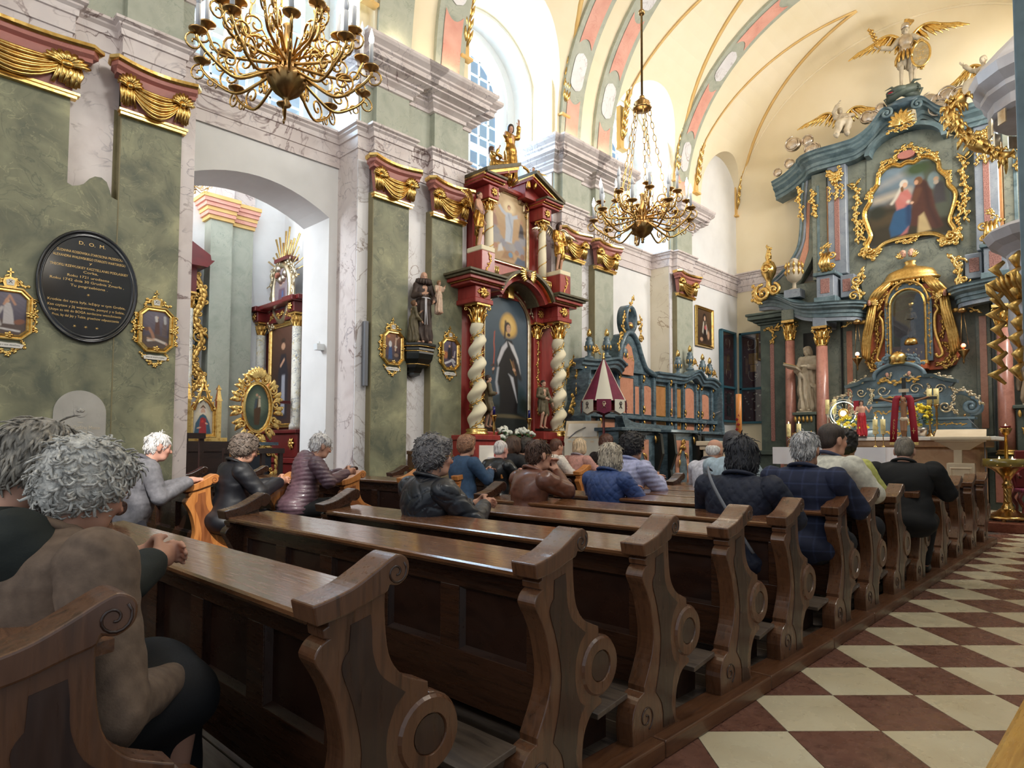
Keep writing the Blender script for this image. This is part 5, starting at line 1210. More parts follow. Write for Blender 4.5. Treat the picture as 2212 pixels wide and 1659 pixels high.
for s in(-1,1):
 bx('column_pedestal','red',s*1.02-.25,s*1.02+.25,.1,.62,.9,1.42);bx('pedestal_cap','red',s*1.02-.28,s*1.02+.28,.1,.66,1.42,1.50);MB().box((s*1.02-.16,-.63,1.0),(s*1.02+.16,-.62,1.34)).obj('pedestal_panel',M['paper'],ra)
 MB().lathe([(.19,1.50),(.19,1.53),(.16,1.55),(.18,1.58),(.15,1.61)],(s*1.02,-.40,0),18).obj('column_base',M['gold'],ra)
 twisted(MB(),(s*1.02,-.40,1.60),.118,1.68,4.6,.048).obj('twisted_column',M['ivory'],ra)
 mb=MB();P=[]
 n=110
 for i in range(n+1):
  t=i/n;a=2*PI*4.6*t+PI;k=1-.15*t;P.append((s*1.02+(.118-.048*.2)*k*math.cos(a)*1.0,-.40+(.118-.048*.2)*k*math.sin(a),1.62+1.64*t))
 mb.tube(P,.011,5)
 for i in range(2,n,3):
  q=A_(P[i]);c=A_((s*1.02,-.40,q[2]));o=(q-c)/np.linalg.norm(q-c);d=(A_(P[i+1])-q);d/=np.linalg.norm(d)
  for w in(-1,1):mb.tube([tuple(q),tuple(q+d*.03+A_((0,0,w*.035))+o*.015),tuple(q+d*.06+A_((0,0,w*.05)))],[.006,.016,.003],5,.5)
 stuff(mb.obj('column_garland',M['gold'],ra))
 stuff(corinth(MB(),(s*1.02,-.40,3.27),.105,.32).obj('capital',M['gold'],ra))
 bx('architrave','red',s*1.02-.2,s*1.02+.2,.0,.56,3.58,3.66);bx('frieze','red',s*1.02-.17,s*1.02+.17,.0,.53,3.66,3.86)
 mb=MB();rosette(mb,(s*1.02,3.76),.10,-.53,8);rosette(mb,(s*1.02-.1,3.76),.04,-.53,4);rosette(mb,(s*1.02+.1,3.76),.04,-.53,4);stuff(mb.obj('gilt_rosette',M['golda'],ra))
 u0,u1=(-1.34,-.66)if s<0 else(.66,1.34)
 for(a,z0,z1,m)in((.58,3.86,3.90,'red'),(.62,3.90,3.915,'gold'),(.66,3.915,3.97,'red'),(.70,3.97,4.01,'olive'),(.735,4.01,4.05,'olive')):
  bx('cornice',m,u0-(a-.58 if s<0 else.0),u1+(a-.58 if s>0 else 0),-.1,a,z0,z1,.006)
 bx('pilaster','red',s*.76-.11,s*.76+.11,.0,.14,1.45,3.3);mb=MB();vine(mb,[(s*.76,2.5),(s*.75,2.8),(s*.77,3.25)],-.14,.07,16,6,.012);vine(mb,[(s*.76,1.9),(s*.77,2.2),(s*.75,2.5)],-.14,.06,14,8,.012);stuff(mb.obj('pilaster_garland',M['gold'],ra))
 stuff(corinth(MB(),(s*.76,-.09,3.27),.09,.30).obj('pilaster_capital',M['gold'],ra));bx('pilaster_frieze','red',s*.76-.12,s*.76+.12,0,.2,3.57,3.86)
 mb=MB();rosette(mb,(s*.76,3.73),.09,-.2,8);stuff(mb.obj('gilt_rosette',M['golda'],ra))
 bx('angel_pedestal','red',s*.98-.15,s*.98+.15,.25,.60,4.05,4.42);bx('pedestal_slab','ivory',s*.98-.15,s*.98+.15,.25,.60,4.42,4.50)
 mb=MB();vine(mb,[(s*.98-.06,4.10),(s*.98+.04,4.25),(s*.98,4.4)],-.60,.06,8,4);stuff(mb.obj('pedestal_carving',M['golda'],ra))
 bx('column_bracket','ivory',s*.68-.12,s*.68+.12,.1,.42,4.12,4.30);mb=MB()
 for k in range(5):mb.tube([(s*.68-.09+.045*k,-.43,4.14),(s*.68-.09+.045*k,-.44,4.28)],.014,6)
 stuff(mb.obj('bracket_fluting',M['gold'],ra))
 MB().lathe([(.1,4.30),(.1,4.34),(.08,4.37)],(s*.68,-.30,0),14).obj('column_base',M['gold'],ra)
 MB().lathe([(.075,4.36),(.078,4.7),(.066,5.22)],(s*.68,-.30,0),16).obj('upper_column',M['ivory'],ra)
 mb=MB();mb.tube([(s*.68+.077*math.cos(a),-.30+.077*math.sin(a),4.4+.8*k/60)for k,a in enumerate([2*PI*2.6*k/60 for k in range(61)])],.010,5);stuff(mb.obj('column_garland',M['gold'],ra))
 stuff(corinth(MB(),(s*.68,-.30,5.20),.068,.2).obj('upper_capital',M['gold'],ra))
 bx('upper_frieze','red',s*.68-.12,s*.68+.12,0,.42,5.40,5.62);mb=MB();rosette(mb,(s*.68,5.51),.08,-.42,7);stuff(mb.obj('gilt_rosette',M['golda'],ra))
 u0,u1=sorted((s*.5,s*.98))
 for(a,z0,z1,m)in((.46,5.62,5.66,'red'),(.50,5.66,5.68,'gold'),(.54,5.68,5.72,'red'),(.57,5.72,5.76,'olive')):bx('upper_cornice',m,u0,u1,-.1,a,z0,z1,.006)
 mb=MB();c0,c1=(s*1.0,5.74),(s*.20,6.06)
 for w,m,d in((.0,'olive',.58),(-.05,'gold',.53),(-.08,'red',.50)):
  MB().prism([(c0[0],c0[1]+w),(c1[0],c1[1]+w),(c1[0],c1[1]+w+.06),(c0[0],c0[1]+w+.06)],lambda a,b,q:(a,q,b),-d,.1).obj('raking_cornice',M[m],ra)
 MB().prism([(s*.9,5.72),(s*.22,5.72),(s*.22,5.98)],lambda a,b,q:(a,q,b),-.3,.1).obj('pediment_block',M['red'],ra)
def arcband(r,w,z0,hw,n=20):
 a=math.asin(min(1,hw/r));o=[(r*math.sin(-a+2*a*k/n),z0+r*math.cos(-a+2*a*k/n))for k in range(n+1)];i=[((r-w)*math.sin(-a+2*a*k/n),z0+(r-w)*math.cos(-a+2*a*k/n))for k in range(n+1)]
 return o,i
for r,w,d,m in((.78,.05,.62,'olive'),(.735,.03,.57,'gold'),(.705,.09,.50,'red'),(.62,.05,.36,'olive')):
 o,i=arcband(r,w,3.53,r*.88);n=len(o);mb=MB();mb.loft([[(o[k][0],-d,o[k][1]),(i[k][0],-d,i[k][1]),(i[k][0],.1,i[k][1]),(o[k][0],.1,o[k][1])]for k in range(n)],smooth=False);mb.obj('arched_cornice',M[m],ra)
mb=MB();mb.loft([[(r_*math.sin(a),q_,z_+r_*math.cos(a))for r_,z_,q_ in((.57,3.45,-.10),(.74,3.5,-.10),(.74,3.5,.06),(.57,3.45,.06))]for a in[-1.45+2.9*k/20 for k in range(21)]],smooth=False);mb.obj('spandrel',M['red'],ra)
mb=MB();vine(mb,[(.655*math.sin(a),3.48+.655*math.cos(a))for a in[-1.35+1.3*k/6 for k in range(7)]],-.12,.09,20,3,.012);vine(mb,[(.655*math.sin(a),3.48+.655*math.cos(a))for a in[1.35-1.3*k/6 for k in range(7)]],-.12,.09,20,5,.012);stuff(mb.obj('acanthus_arch',M['goldw'],ra))
mb=MB();mb.box((-.07,-.18,3.9),(.07,-.1,4.12));mb.obj('keystone',M['gold'],ra)
bx('upper_architrave','red',-.6,.6,0,.2,5.76,5.83)
def arch_canvas(w,h,hw):
 def f(u,v):
  x=(u-.5)*w;zt=h-hw+np.sqrt(np.maximum(0,hw*hw-x*x));return x,v*zt
 return f
def robed(cx,z0,h,robe,mantle,skin=(206,166,136)):return None
ops=[('bg',(58,72,84),0),('grad',(76,92,104),0,.45,.9),('p',(48,60,66),.8,[(0,0),(1,0),(1,.32),(.8,.36),(.6,.28),(.3,.26),(0,.22)]),('p',(34,40,38),.6,[(0,0),(1,0),(1,.12),(.6,.16),(.2,.2),(0,.12)]),('e',(98,88,66),.8,.5,.11,.4,.03),('e',(40,62,70),.8,.85,.3,.14,.12),('e',(34,48,44),.8,.95,.22,.14,.14),('e',(206,164,84),.35,.54,.775,.2,.2),('e',(222,186,112),.6,.54,.775,.13,.13),('p',(26,24,26),.25,[(.34,.13),(.76,.13),(.78,.3),(.76,.48),(.72,.6),(.62,.67),(.48,.67),(.36,.58),(.34,.4)]),('p',(30,28,30),.3,[(.26,.52),(.36,.62),(.46,.6),(.42,.3),(.3,.34)]),('p',(196,194,198),.3,[(.28,.52),(.38,.61),(.50,.655),(.52,.62),(.44,.58),(.36,.52),(.30,.48)]),('p',(206,204,206),.3,[(.54,.655),(.66,.64),(.78,.56),(.84,.46),(.82,.42),(.74,.54),(.62,.6)]),('l',(30,28,32),.5,[(.74,.5),(.82,.42)],.05),('p',(190,190,196),.3,[(.54,.42),(.66,.4),(.72,.3),(.76,.22),(.66,.32),(.58,.4)]),('l',(186,186,192),.4,[(.30,.46),(.26,.36),(.3,.28)],.02),('e',(54,40,34),.3,.52,.76,.075,.085),('e',(198,156,126),.3,.54,.75,.052,.07),('e',(60,44,36),.4,.545,.705,.04,.028),('l',(54,40,34),.3,[(.47,.8),(.45,.68)],.02),('e',(46,34,30),.3,.525,.762,.008,.006),('e',(46,34,30),.3,.565,.762,.008,.006),('l',(178,84,60),.2,[(.195,.5),(.215,.6),(.2,.66),(.215,.74)],.012),('l',(84,50,40),.2,[(.14,.5),(.24,.485)],.010),('l',(70,44,36),.2,[(.19,.5),(.185,.43)],.012),('e',(190,146,120),.3,.19,.465,.03,.025),('p',(190,150,92),.2,[(.58,.53),(.62,.51),(.72,.42),(.68,.44)]),('p',(110,76,50),.2,[(.62,.51),(.72,.42),(.75,.43),(.66,.53)]),('e',(196,152,124),.3,.68,.46,.04,.025)]
obj('canvas',canvas(1.06,2.39,ops,90,arch_canvas(1.06,2.39,.53),grain=.03),ra,M['paint']).location=(0,-.075,1.59)
oc=[(-.54,1.58),(.54,1.58)]+[(.54*math.cos(PI*k/24),3.45+.54*math.sin(PI*k/24))for k in range(25)]
moulding(oc,frp(.06,1.3),y=-.06).obj('picture_frame',M['goldw'],ra)
w,h=.45,.60;st_=[(-w,-h),(w,-h),(w,h-.22),(w-.1,h-.22),(w-.1,h-.1),(w-.2,h-.1),(w-.2,h),(-w+.2,h),(-w+.2,h-.1),(-w+.1,h-.1),(-w+.1,h-.22),(-w,h-.22)]
moulding([(a,b+5.14)for a,b in st_],frp(.055,1.1),y=-.10).obj('upper_frame',M['goldw'],ra)
ops=[('bg',(176,140,98),0),('grad',(206,176,134),0,.5,1),('e',(228,206,164),.6,.52,.82,.16,.13)]+[('e',(132+8*(i%3),130+6*(i%3),140),.5,a,b,r,r*.8)for i,(a,b,r)in enumerate([(.05,.5,.12),(.14,.4,.12),(.24,.32,.1),(.36,.27,.1),(.5,.22,.11),(.64,.24,.11),(.78,.3,.12),(.92,.38,.12),(.1,.3,.12),(.85,.22,.12)])]+[('p',(176,182,192),.3,[(.40,.3),(.60,.3),(.62,.5),(.64,.66),(.58,.74),(.46,.74),(.40,.66),(.42,.5)]),('l',(186,190,200),.3,[(.44,.7),(.32,.74),(.24,.8)],.035),('l',(180,186,196),.3,[(.6,.68),(.74,.72)],.035),('l',(150,156,172),.4,[(.5,.7),(.6,.5),(.56,.34)],.02),('e',(150,100,70),.3,.51,.815,.045,.05),('e',(206,160,128),.3,.515,.805,.032,.036),('e',(198,150,120),.3,.22,.815,.02,.02),('e',(198,150,120),.3,.77,.725,.02,.02),('p',(72,66,72),.4,[(.78,.42),(.95,.42),(.92,.58),(.84,.66)]),('e',(190,146,116),.3,.87,.66,.04,.04),('p',(150,110,92),.4,[(.05,.48),(.2,.5),(.16,.62),(.08,.68)]),('e',(190,146,116),.3,.11,.69,.04,.04),('p',(198,194,190),.3,[(.2,.12),(.36,.16),(.3,.26),(.22,.22)]),('e',(170,120,92),.3,.14,.2,.06,.05),('p',(150,108,66),.4,[(.3,.04),(.66,.06),(.6,.18),(.4,.16)]),('e',(92,130,160),.3,.56,.12,.06,.05),('e',(150,110,84),.3,.74,.18,.06,.05),('p',(66,78,100),.4,[(.66,.0),(1,0),(.98,.1),(.76,.12)]),('e',(140,100,76),.3,.9,.14,.06,.06)]
def stepmap(u,v):
 x=(u-.5)*.9;z=(v-.5)*1.2;ax=np.abs(x);lim=np.where(ax>.35,.38,np.where(ax>.25,.50,.60));return x,np.minimum(z,lim)
o=obj('upper_canvas',canvas(.9,1.2,ops,72,stepmap,grain=.03),ra,M['paint']);o.location=(0,-.105,5.14)
mb=MB()
for s in(-1,1):vine(mb,[(s*.42,5.46),(s*.5,5.6),(s*.42,5.72)],-.12,.07,7,3);vine(mb,[(s*.62,4.3),(s*.66,4.15),(s*.55,4.1)],-.2,.07,7,9)
stuff(mb.obj('corner_carving',M['golda'],ra))
ch=thing('cherub_head','gilt winged cherub head on the arched cornice of the red altar','cherub',(wx(8.0)+.60,8.0,4.22),PI/2)
obj('head',sdf_mesh(head_prims((0,-.03,.0),RZ(PI),.5),.006,color=skin_col([((0,-.03,0),RZ(PI),.5)],(150,104,84)),name='head'),ch,M['skinv'])
for s in(-1,1):
 mb=MB()
 for k in range(6):leaf(mb,(s*.04,.0-.01*k),(PI/2-s*(PI/2))+s*(.75-.28*k),.19-.012*k,.03,-.02,-s*.3)
 mb.obj('wing',M['gold'],ch)
at=lambda u,d:(wx(YR+u)+d,YR+u)
statue('angel_statue','winged bare-chested angel statue in gilt drapery on the left of the red altar',(*at(-1.0,.42),4.50),-PI/2+.5,.92,'goldrobe','fleshp',(70,46,34),hair='short',arms=[[(-.27,-.03,1.1),(-.24,.1,.86)],[(.3,.06,1.15),(.42,.2,.95)]],wings=(.62,'gold'),legs=True,bare=True,head=(-.6,-.1,0),vox=.015,seed=2)
statue('angel_statue','winged angel statue in a gilt tunic on the right of the red altar',(*at(.98,.42),4.50),-PI/2-.1,.90,'goldrobe','fleshp',(64,42,34),hair='long',arms=[[(-.27,-.0,1.1),(-.24,.12,.9)],[(.28,.06,1.1),(.34,.22,.9)]],wings=(.60,'goldw'),legs=True,vox=.015,seed=4)
statue('saint_statue','tall gilt bearded figure with raised hand on top of the red altar',(*at(-.16,.30),5.84),-PI/2+.1,1.02,'goldrobe','fleshp',(54,36,28),hair='long',arms=[[(-.28,.05,1.42),(-.22,.12,1.75)],[(.30,.08,1.14),(.52,.22,1.16)]],head=(-.6,.1,0),lean=(.03,.0),vox=.015,seed=6)
statue('saint_statue','gilt reclining figure lying on the left slope of the red pediment',(*at(-.52,.28),5.90),-PI/2+.9,.72,'goldrobe','fleshp',(84,52,36),hair='long',sit=True,arms=[[(-.28,.05,.9),(-.30,.2,1.2)],[(.28,.06,.7),(.2,.25,.6)]],lean=(-.1,-.1),vox=.018,seed=7)
statue('angel_statue','gilt seated angel on the right slope of the red pediment',(*at(.42,.30),5.88),-PI/2-.9,.62,'goldrobe','fleshp',(84,52,36),hair='short',sit=True,arms=[[(-.26,.05,.9),(-.2,.25,.8)],[(.28,.1,1.0),(.5,.2,1.15)]],wings=(.36,'gold'),vox=.018,seed=8)
statue('boy_statue','boy statue in an olive tunic standing left of the dark saint painting',(*at(-.72,.36),1.62),-PI/2+1.1,.86,'boyc','fleshp',(52,38,30),hair='short',legs=True,arms=[[(-.25,.04,1.1),(-.05,.22,1.12)],[(.25,.04,1.1),(.05,.22,1.1)]],vox=.015,base_m='dark',seed=9)
statue('boy_statue','boy statue in an olive tunic standing right of the dark saint painting',(*at(.62,.36),1.64),-PI/2-.1,.86,'boyc','fleshp',(52,38,30),hair='short',legs=True,arms=[[(-.28,.04,1.1),(-.3,.15,.9)],[(.26,.04,1.12),(.05,.2,1.05)]],vox=.015,base_m='dark',seed=10)
bevel(MB().box((at(-.72,0)[0]+.1,YR-.9,1.45),(at(-.72,0)[0]+.55,YR-.55,1.56)).obj('pedestal',M['red']),.01);tag(bpy.data.objects['pedestal'],'red box pedestal under the left boy statue','pedestal')
o=MB().box((at(.62,0)[0]+.1,YR+.44,1.45),(at(.62,0)[0]+.55,YR+.80,1.58)).obj('pedestal',M['red']);tag(bevel(o,.01),'red box pedestal under the right boy statue','pedestal')
for n,(px,py)in(('left',(1067,896)),('right',(1143,903))):
 q=onw(px,py,.55);candlestick('cobalt blue candle on a tall brass stick, %s of the red altar table'%n,(q.x,q.y,1.16),q.z-1.16,.13,.022,wax='bluec',group=None)
for n,(px,py,k)in(('left',(1085,940,9)),('right',(1128,938,9))):q=onw(px,py,.5);bouquet('white hydrangea flowers on the %s half of the red altar table'%n,(q.x,q.y,1.36),.17,k,'petal',pot='leaf',seed=len(n),fs=.075)
q=onw(1110,945,.6);cr=thing('table_cross','small dark wooden crucifix between the white hydrangeas','crucifix',(q.x,q.y,1.16),PI/2)
MB().box((-.012,-.012,.03),(.012,.012,.42)).box((-.08,-.01,.28),(.08,.01,.305)).obj('cross',M['dark'],cr);MB().lathe([(.07,0),(.06,.02),(.02,.04)],seg=12).obj('foot',M['brassd'],cr)
obj('corpus',sdf_mesh([('c',(0,-.02,.30),(0,-.02,.2),.016,.012,.01),('c',(0,-.02,.2),(0,-.025,.1),.012,.006,.01),('c',(0,-.02,.29),(-.07,-.02,.31),.006,.004,.005),('c',(0,-.02,.29),(.07,-.02,.31),.006,.004,.005),('e',(0,-.028,.33),(.012,.012,.015),.004)],.004,name='corpus'),cr,M['brassd'])
q=onw(1170,950,.5);t=thing('portrait_relief','small dark framed portrait head at the foot of the right boy statue','portrait',(q.x,q.y,1.16),PI/2)
MB().box((-.14,0,0),(.14,.03,.3)).obj('panel',M['ochre'],t);obj('canvas',canvas(.24,.26,[('bg',(60,50,44),0),('e',(40,30,26),.3,.5,.6,.28,.3),('e',(190,146,118),.3,.5,.5,.2,.26),('e',(40,30,26),.3,.5,.8,.24,.14),('e',(40,30,26),.3,.42,.56,.03,.02),('e',(40,30,26),.3,.58,.56,.03,.02)],24),t,M['paint']).location=(0,-.003,.15)
#  the high altar
XA,YA=-3.545,16.5
ha=thing('high_altar','tall grey-green marbled high altar with pink columns and gilt carving','altar',(XA,YA,0))
def hx(name,m,x0,x1,d0,d1,z0,z1,bev=.012,par=None):
 o=MB().box((x0,-d1,z0),(x1,-d0,z1)).obj(name,M[m],par or ha)
 if bev:bevel(o,bev,1)
 return o
def hp2(name,m,pts,d0,d1,par=None):return MB().prism(pts,lambda a,b,q:(a,q,b),-d1,-d0).obj(name,M[m],par or ha)
def sweep(name,m,path,prof,par=None):
 """path (x, depth, z); profile (out, dz); outward is to the left-hand normal of the plan direction"""
 P=[A_(p,float)for p in path];rings=[]
 for i,p in enumerate(P):
  t=P[min(i+1,len(P)-1)]-P[max(i-1,0)];nrm=A_((-t[1],t[0]));nrm/=np.linalg.norm(nrm)+1e-9
  rings.append([(p[0]+nrm[0]*o,-(p[1]+nrm[1]*o),p[2]+dz)for o,dz in prof])
 mb=MB();mb.loft(rings,smooth=False);return mb.obj(name,M[m],par or ha)
mirror=lambda pts:[(-a,b)for a,b in pts][::-1]
hx('plinth','altdark',-3.4,3.4,-.4,.35,.15,1.16);hx('plinth_moulding','altdark',-3.5,3.5,-.4,.45,1.16,1.27)
hx('back_panel','altgreen',-2.8,2.8,-.4,.05,1.2,5.4)
hp2('upper_back_panel','altgreen',[(-1.75,5.3),(1.75,5.3),(1.75,8.1),(.75,8.05)]+[(.76*math.cos(PI*k/16),8.02+.42*math.sin(PI*k/16))for k in range(1,16)]+[(-.75,8.05),(-1.75,8.1)],-.4,.10)
hp2('central_field','altgreen',[(-.92,3.6),(.92,3.6),(.92,4.6),(1.0,5.2),(.86,5.6),(.83,8.0)]+[(.76*math.cos(PI*k/16),8.0+.40*math.sin(PI*k/16))for k in range(1,16)]+[(-.83,8.0),(-.86,5.6),(-1.0,5.2),(-.92,4.6)],.08,.13)
o,i=[],[]
for s in(-1,1):
 S=lambda pts:pts if s>0 else mirror(pts)
 sx=lambda a,b:sorted((s*a,s*b))
 for xc,w in((2.53,.26),(1.70,.28)):
  d0=.15 if xc>2 else.42;hx('column_pedestal','altdark',s*xc-w,s*xc+w,0,d0+.55,.15,1.08);hx('pedestal_cap','altdark',s*xc-w-.05,s*xc+w+.05,0,d0+.6,1.08,1.18)
  MB().box((s*xc-w*.6,-d0-.565,.3),(s*xc+w*.6,-d0-.55,.95)).obj('pedestal_panel',M['colpink'],ha)
 column(ha,(s*2.53,-.42,1.22),.125,2.72,'colpink','gold','golda',.50);column(ha,(s*1.70,-.70,1.22),.14,2.47,'colpink','gold','golda',.46)
 hx('impost_block','lav',s*1.70-.15,s*1.70+.15,.1,.85,4.14,4.36);hx('impost_block','altgreen',s*2.53-.15,s*2.53+.15,.1,.56,4.44,4.7)
 a,b=sx(3.35,2.72);hx('outer_pier','altdark',a,b,-.3,.22,1.25,4.46);a,b=sx(3.10,3.0);hx('pier_strip','speck',a,b,.2,.235,1.5,4.0,.004)
 for dd,z0,z1 in((.26,4.46,4.52),(.34,4.52,4.58),(.44,4.58,4.68),(.48,4.68,4.74)):a,b=sx(3.35+dd-.2,2.72-.04);hx('pier_cornice','altdark',a,b,-.3,dd,z0,z1,.01)
 mb=MB();vine(mb,[(s*3.2,4.38),(s*3.0,4.30),(s*2.88,4.38)],-.24,.13,8,3,.014);vine(mb,[(s*3.03,4.3),(s*3.0,4.1),(s*3.04,3.98)],-.24,.11,7,5,.012);stuff(mb.obj('gilt_pier_ornament',M['golda'],ha))
 a,b=sx(2.34,1.92);hx('niche','black',a,b,.04,.07,2.0,4.15,0)
 a,b=sx(2.30,1.86);hx('statue_pedestal','altdark',a,b,0,.78,1.2,2.1);hx('statue_slab','altdark',a-.05,b+.05,0,.84,2.1,2.17)
 mb=MB()
 for k in range(5):leaf(mb,(s*(1.92+.09*k),1.93),PI/2,.16,.035,-.80,.1)
 vine(mb,[(s*2.3,1.7),(s*2.1,1.5),(s*1.95,1.7)],-.80,.12,9,4);stuff(mb.obj('pedestal_carving',M['golda'],ha))
 path=spl([(-3.42,-.1,5.30),(-3.05,.0,5.27),(-2.7,.16,5.15),(-2.35,.38,4.95),(-2.05,.58,4.78),(-1.75,.70,4.69),(-1.45,.70,4.66),(-1.12,.60,4.64),(-1.02,.3,4.64),(-1.02,0,4.64)],4)
 if s>0:path=[(-x,d,z)for x,d,z in path][::-1]
 sgn=1
 sweep('entablature','teal',path,[(-.1,-.42),(.12,-.42),(.12,-.34),(.15,-.33),(.15,-.25),(.18,-.24),(.18,-.18),(.26,-.13),(.26,-.09),(.31,-.07),(.31,-.03),(.34,0),(-.1,0)])
 sweep('entablature_fascia','lav',path,[(.10,-.34),(.125,-.34),(.125,-.42),(.10,-.42)])
 hx('attic_pedestal','lav',s*1.60-.19,s*1.60+.19,.1,.72,4.82,5.34);hx('attic_base','teal',s*1.60-.24,s*1.60+.24,.1,.77,4.64,4.84);hx('attic_cap','teal',s*1.60-.25,s*1.60+.25,.1,.78,5.34,5.42)
 hx('attic_panel','speck',s*1.60-.10,s*1.60+.10,.70,.73,4.92,5.26,.004)
 a,b=sx(1.35,1.05);hx('attic_side','lav',a,b,.1,.45,4.82,5.34);a,b=sx(1.30,1.13);hx('attic_side_panel','speck',a,b,.44,.46,4.95,5.24,.003)
 mb=MB()
 for k in range(3):mb.tube([(s*(1.60-.14+.07*k),-.74-.02*k,5.42),(s*(1.60-.10+.07*k),-.86,5.60),(s*(1.60-.12+.07*k),-.74,5.85)],[.05,.06,.03],7)
 cscroll(mb,(s*1.42,5.78),.10,0 if s>0 else PI,-s*1.2,-.74,.025);cscroll(mb,(s*1.42,5.52),.07,0 if s>0 else PI,s*1.2,-.74,.022);vine(mb,[(s*1.7,5.8),(s*1.6,5.98),(s*1.5,6.05)],-.72,.12,7,4,.014);stuff(mb.obj('gilt_cartouche',M['gold'],ha))
 mb=MB();c=(s*1.02,4.92)
 vine(mb,[(s*1.02,4.45),(s*.92,4.75),(s*.98,5.05),(s*.82,5.38)],-.5,.16,14,6,.03);cscroll(mb,(s*.98,5.15),.13,0,s*1.2,-.5,.03);cscroll(mb,(s*1.05,4.8),.11,0,-s*1.3,-.5,.03);vine(mb,[(s*.98,4.5),(s*1.1,4.25),(s*1.3,4.12)],-.46,.10,9,2,.022);stuff(mb.obj('gilt_console',M['gold'],ha))
 hx('field_frame','altgreen',s*1.28-.13,s*1.28+.13,.0,.10,1.6,4.35);hx('pink_strip','salmon',s*1.28-.062,s*1.28+.062,.09,.115,1.75,4.08,.004);a,b=sx(1.47,1.44);hx('dark_reveal','black',a,b,.05,.105,1.3,4.4,0)
 hx('upper_pilaster','lav',s*1.44-.2,s*1.44+.2,.1,.30,5.42,8.05);hx('pilaster_panel','speck',s*1.44-.055,s*1.44+.055,.29,.315,5.75,7.25,.004)
 hx('pilaster_edge','ochre',s*1.66-.03,s*1.66+.03,.1,.22,5.5,7.6,.004);a,b=sx(2.05,1.70);hx('upper_wing','altgreen',a,b,-.2,.18,5.4,8.0);a,b=sx(1.93,1.87);hx('wing_fillet','teal',a,b,.17,.20,5.6,7.7,.004)
 vol=spl([(2.30,8.0),(2.36,7.4),(2.38,6.8),(2.45,6.35),(2.65,6.0),(2.95,5.7),(3.3,5.45)],5);inn=spl([(2.0,8.0),(2.0,6.6),(2.1,6.0),(2.4,5.5),(2.6,5.25)],5)
 full=[(s*x,z)for x,z in vol]+[(s*3.3,5.25)]+[(s*x,z)for x,z in inn[::-1]];hp2('side_volute','altgreen',full if s<0 else full,-.25,.06)
 for off,mm in((.02,'teal'),(.12,'lav')):MB().tube([(s*(x-off),-.06,z)for x,z in vol],.035,6).obj('volute_rib',M[mm],ha)
 hp2('volute_field','salmon',[(s*x,z)for x,z in[(2.12,7.4),(2.2,7.4),(2.24,6.5),(2.4,6.0),(2.6,5.7),(2.35,5.7),(2.18,6.2)]],.06,.07)
 for x,z,r in((2.30,7.45,.2),(1.98,7.35,.16)):
  mb=MB();vine(mb,[(s*x,z+r*1.6),(s*(x+.05),z+r*.4),(s*x,z-r*1.2),(s*(x-.03),z-r*2.4)],-.20,.14,14,int(z*10),.018);stuff(mb.obj('gilt_drop',M['gold'],ha))
 mb=MB()
 rosette(mb,(s*1.44,7.72),.17,-.32,8);vine(mb,[(s*1.30,7.92),(s*1.44,7.75),(s*1.60,7.92)],-.34,.16,10,3,.02);vine(mb,[(s*1.44,7.6),(s*1.42,7.4),(s*1.44,7.25)],-.32,.13,9,7,.016)
 for q in(1.3,1.58):vine(mb,[(s*q,7.55),(s*(q+.01),7.35),(s*q,7.2)],-.32,.09,7,4,.012)
 stuff(mb.obj('gilt_capital',M['gold'],ha))
 mb=MB();vine(mb,[(s*1.06,7.45),(s*1.02,7.1),(s*1.08,6.8),(s*1.03,6.5),(s*1.06,6.15)],-.16,.14,30,9,.02);mb.tube(spl([(s*1.25,-.2,7.55),(s*1.12,-.22,7.42),(s*1.06,-.2,7.48),(s*.94,-.2,7.6)],4),.014,5);leaf(mb,(s*1.06,7.48),PI/2-s*.9,.18,.04,-.16);leaf(mb,(s*1.06,7.48),PI/2+s*.9,.18,.04,-.16);stuff(mb.obj('gilt_garland',M['gold'],ha))
 path=spl([(-2.98,-.05,8.10),(-2.6,.0,8.2),(-2.2,.12,8.36),(-1.95,.3,8.43),(-1.25,.3,8.43),(-.98,.28,8.46),(-.72,.26,8.6),(-.5,.24,8.84),(-.34,.24,8.95),(-.24,.24,8.9)],4)
 if s>0:path=[(-x,d,z)for x,d,z in path][::-1]
 sweep('top_cornice','teal',path,[(-.3,-.42),(.06,-.42),(.06,-.34),(.10,-.32),(.10,-.24),(.2,-.17),(.2,-.11),(.26,-.08),(.26,-.03),(.30,0),(-.3,0)])
 mb=MB();cscroll(mb,(s*.30,8.80),.12,PI/2,s*1.4,-.5,.035);stuff(mb.obj('cornice_volute',M['teal'],ha))
o_,i_=[(.80*math.cos(PI*k/20),8.0+.50*math.sin(PI*k/20))for k in range(21)],[(.70*math.cos(PI*k/20),8.0+.41*math.sin(PI*k/20))for k in range(21)]
MB().loft([[(a[0],-.42,a[1]),(b[0],-.42,b[1]),(b[0],-.1,b[1]),(a[0],-.1,a[1])]for a,b in zip(o_,i_)],smooth=False).obj('arch_moulding',M['teal'],ha)
mb=MB();
for k in range(9):leaf(mb,(0,8.42),PI/2+(k-4)*.32,.36-.02*abs(k-4),.06,-.58,.3*(k-4)/4)
vine(mb,[(-.26,8.36),(-.1,8.32),(0,8.36),(.1,8.32),(.26,8.36)],-.58,.12,10,3,.02);stuff(mb.obj('gilt_keystone',M['gold'],ha))
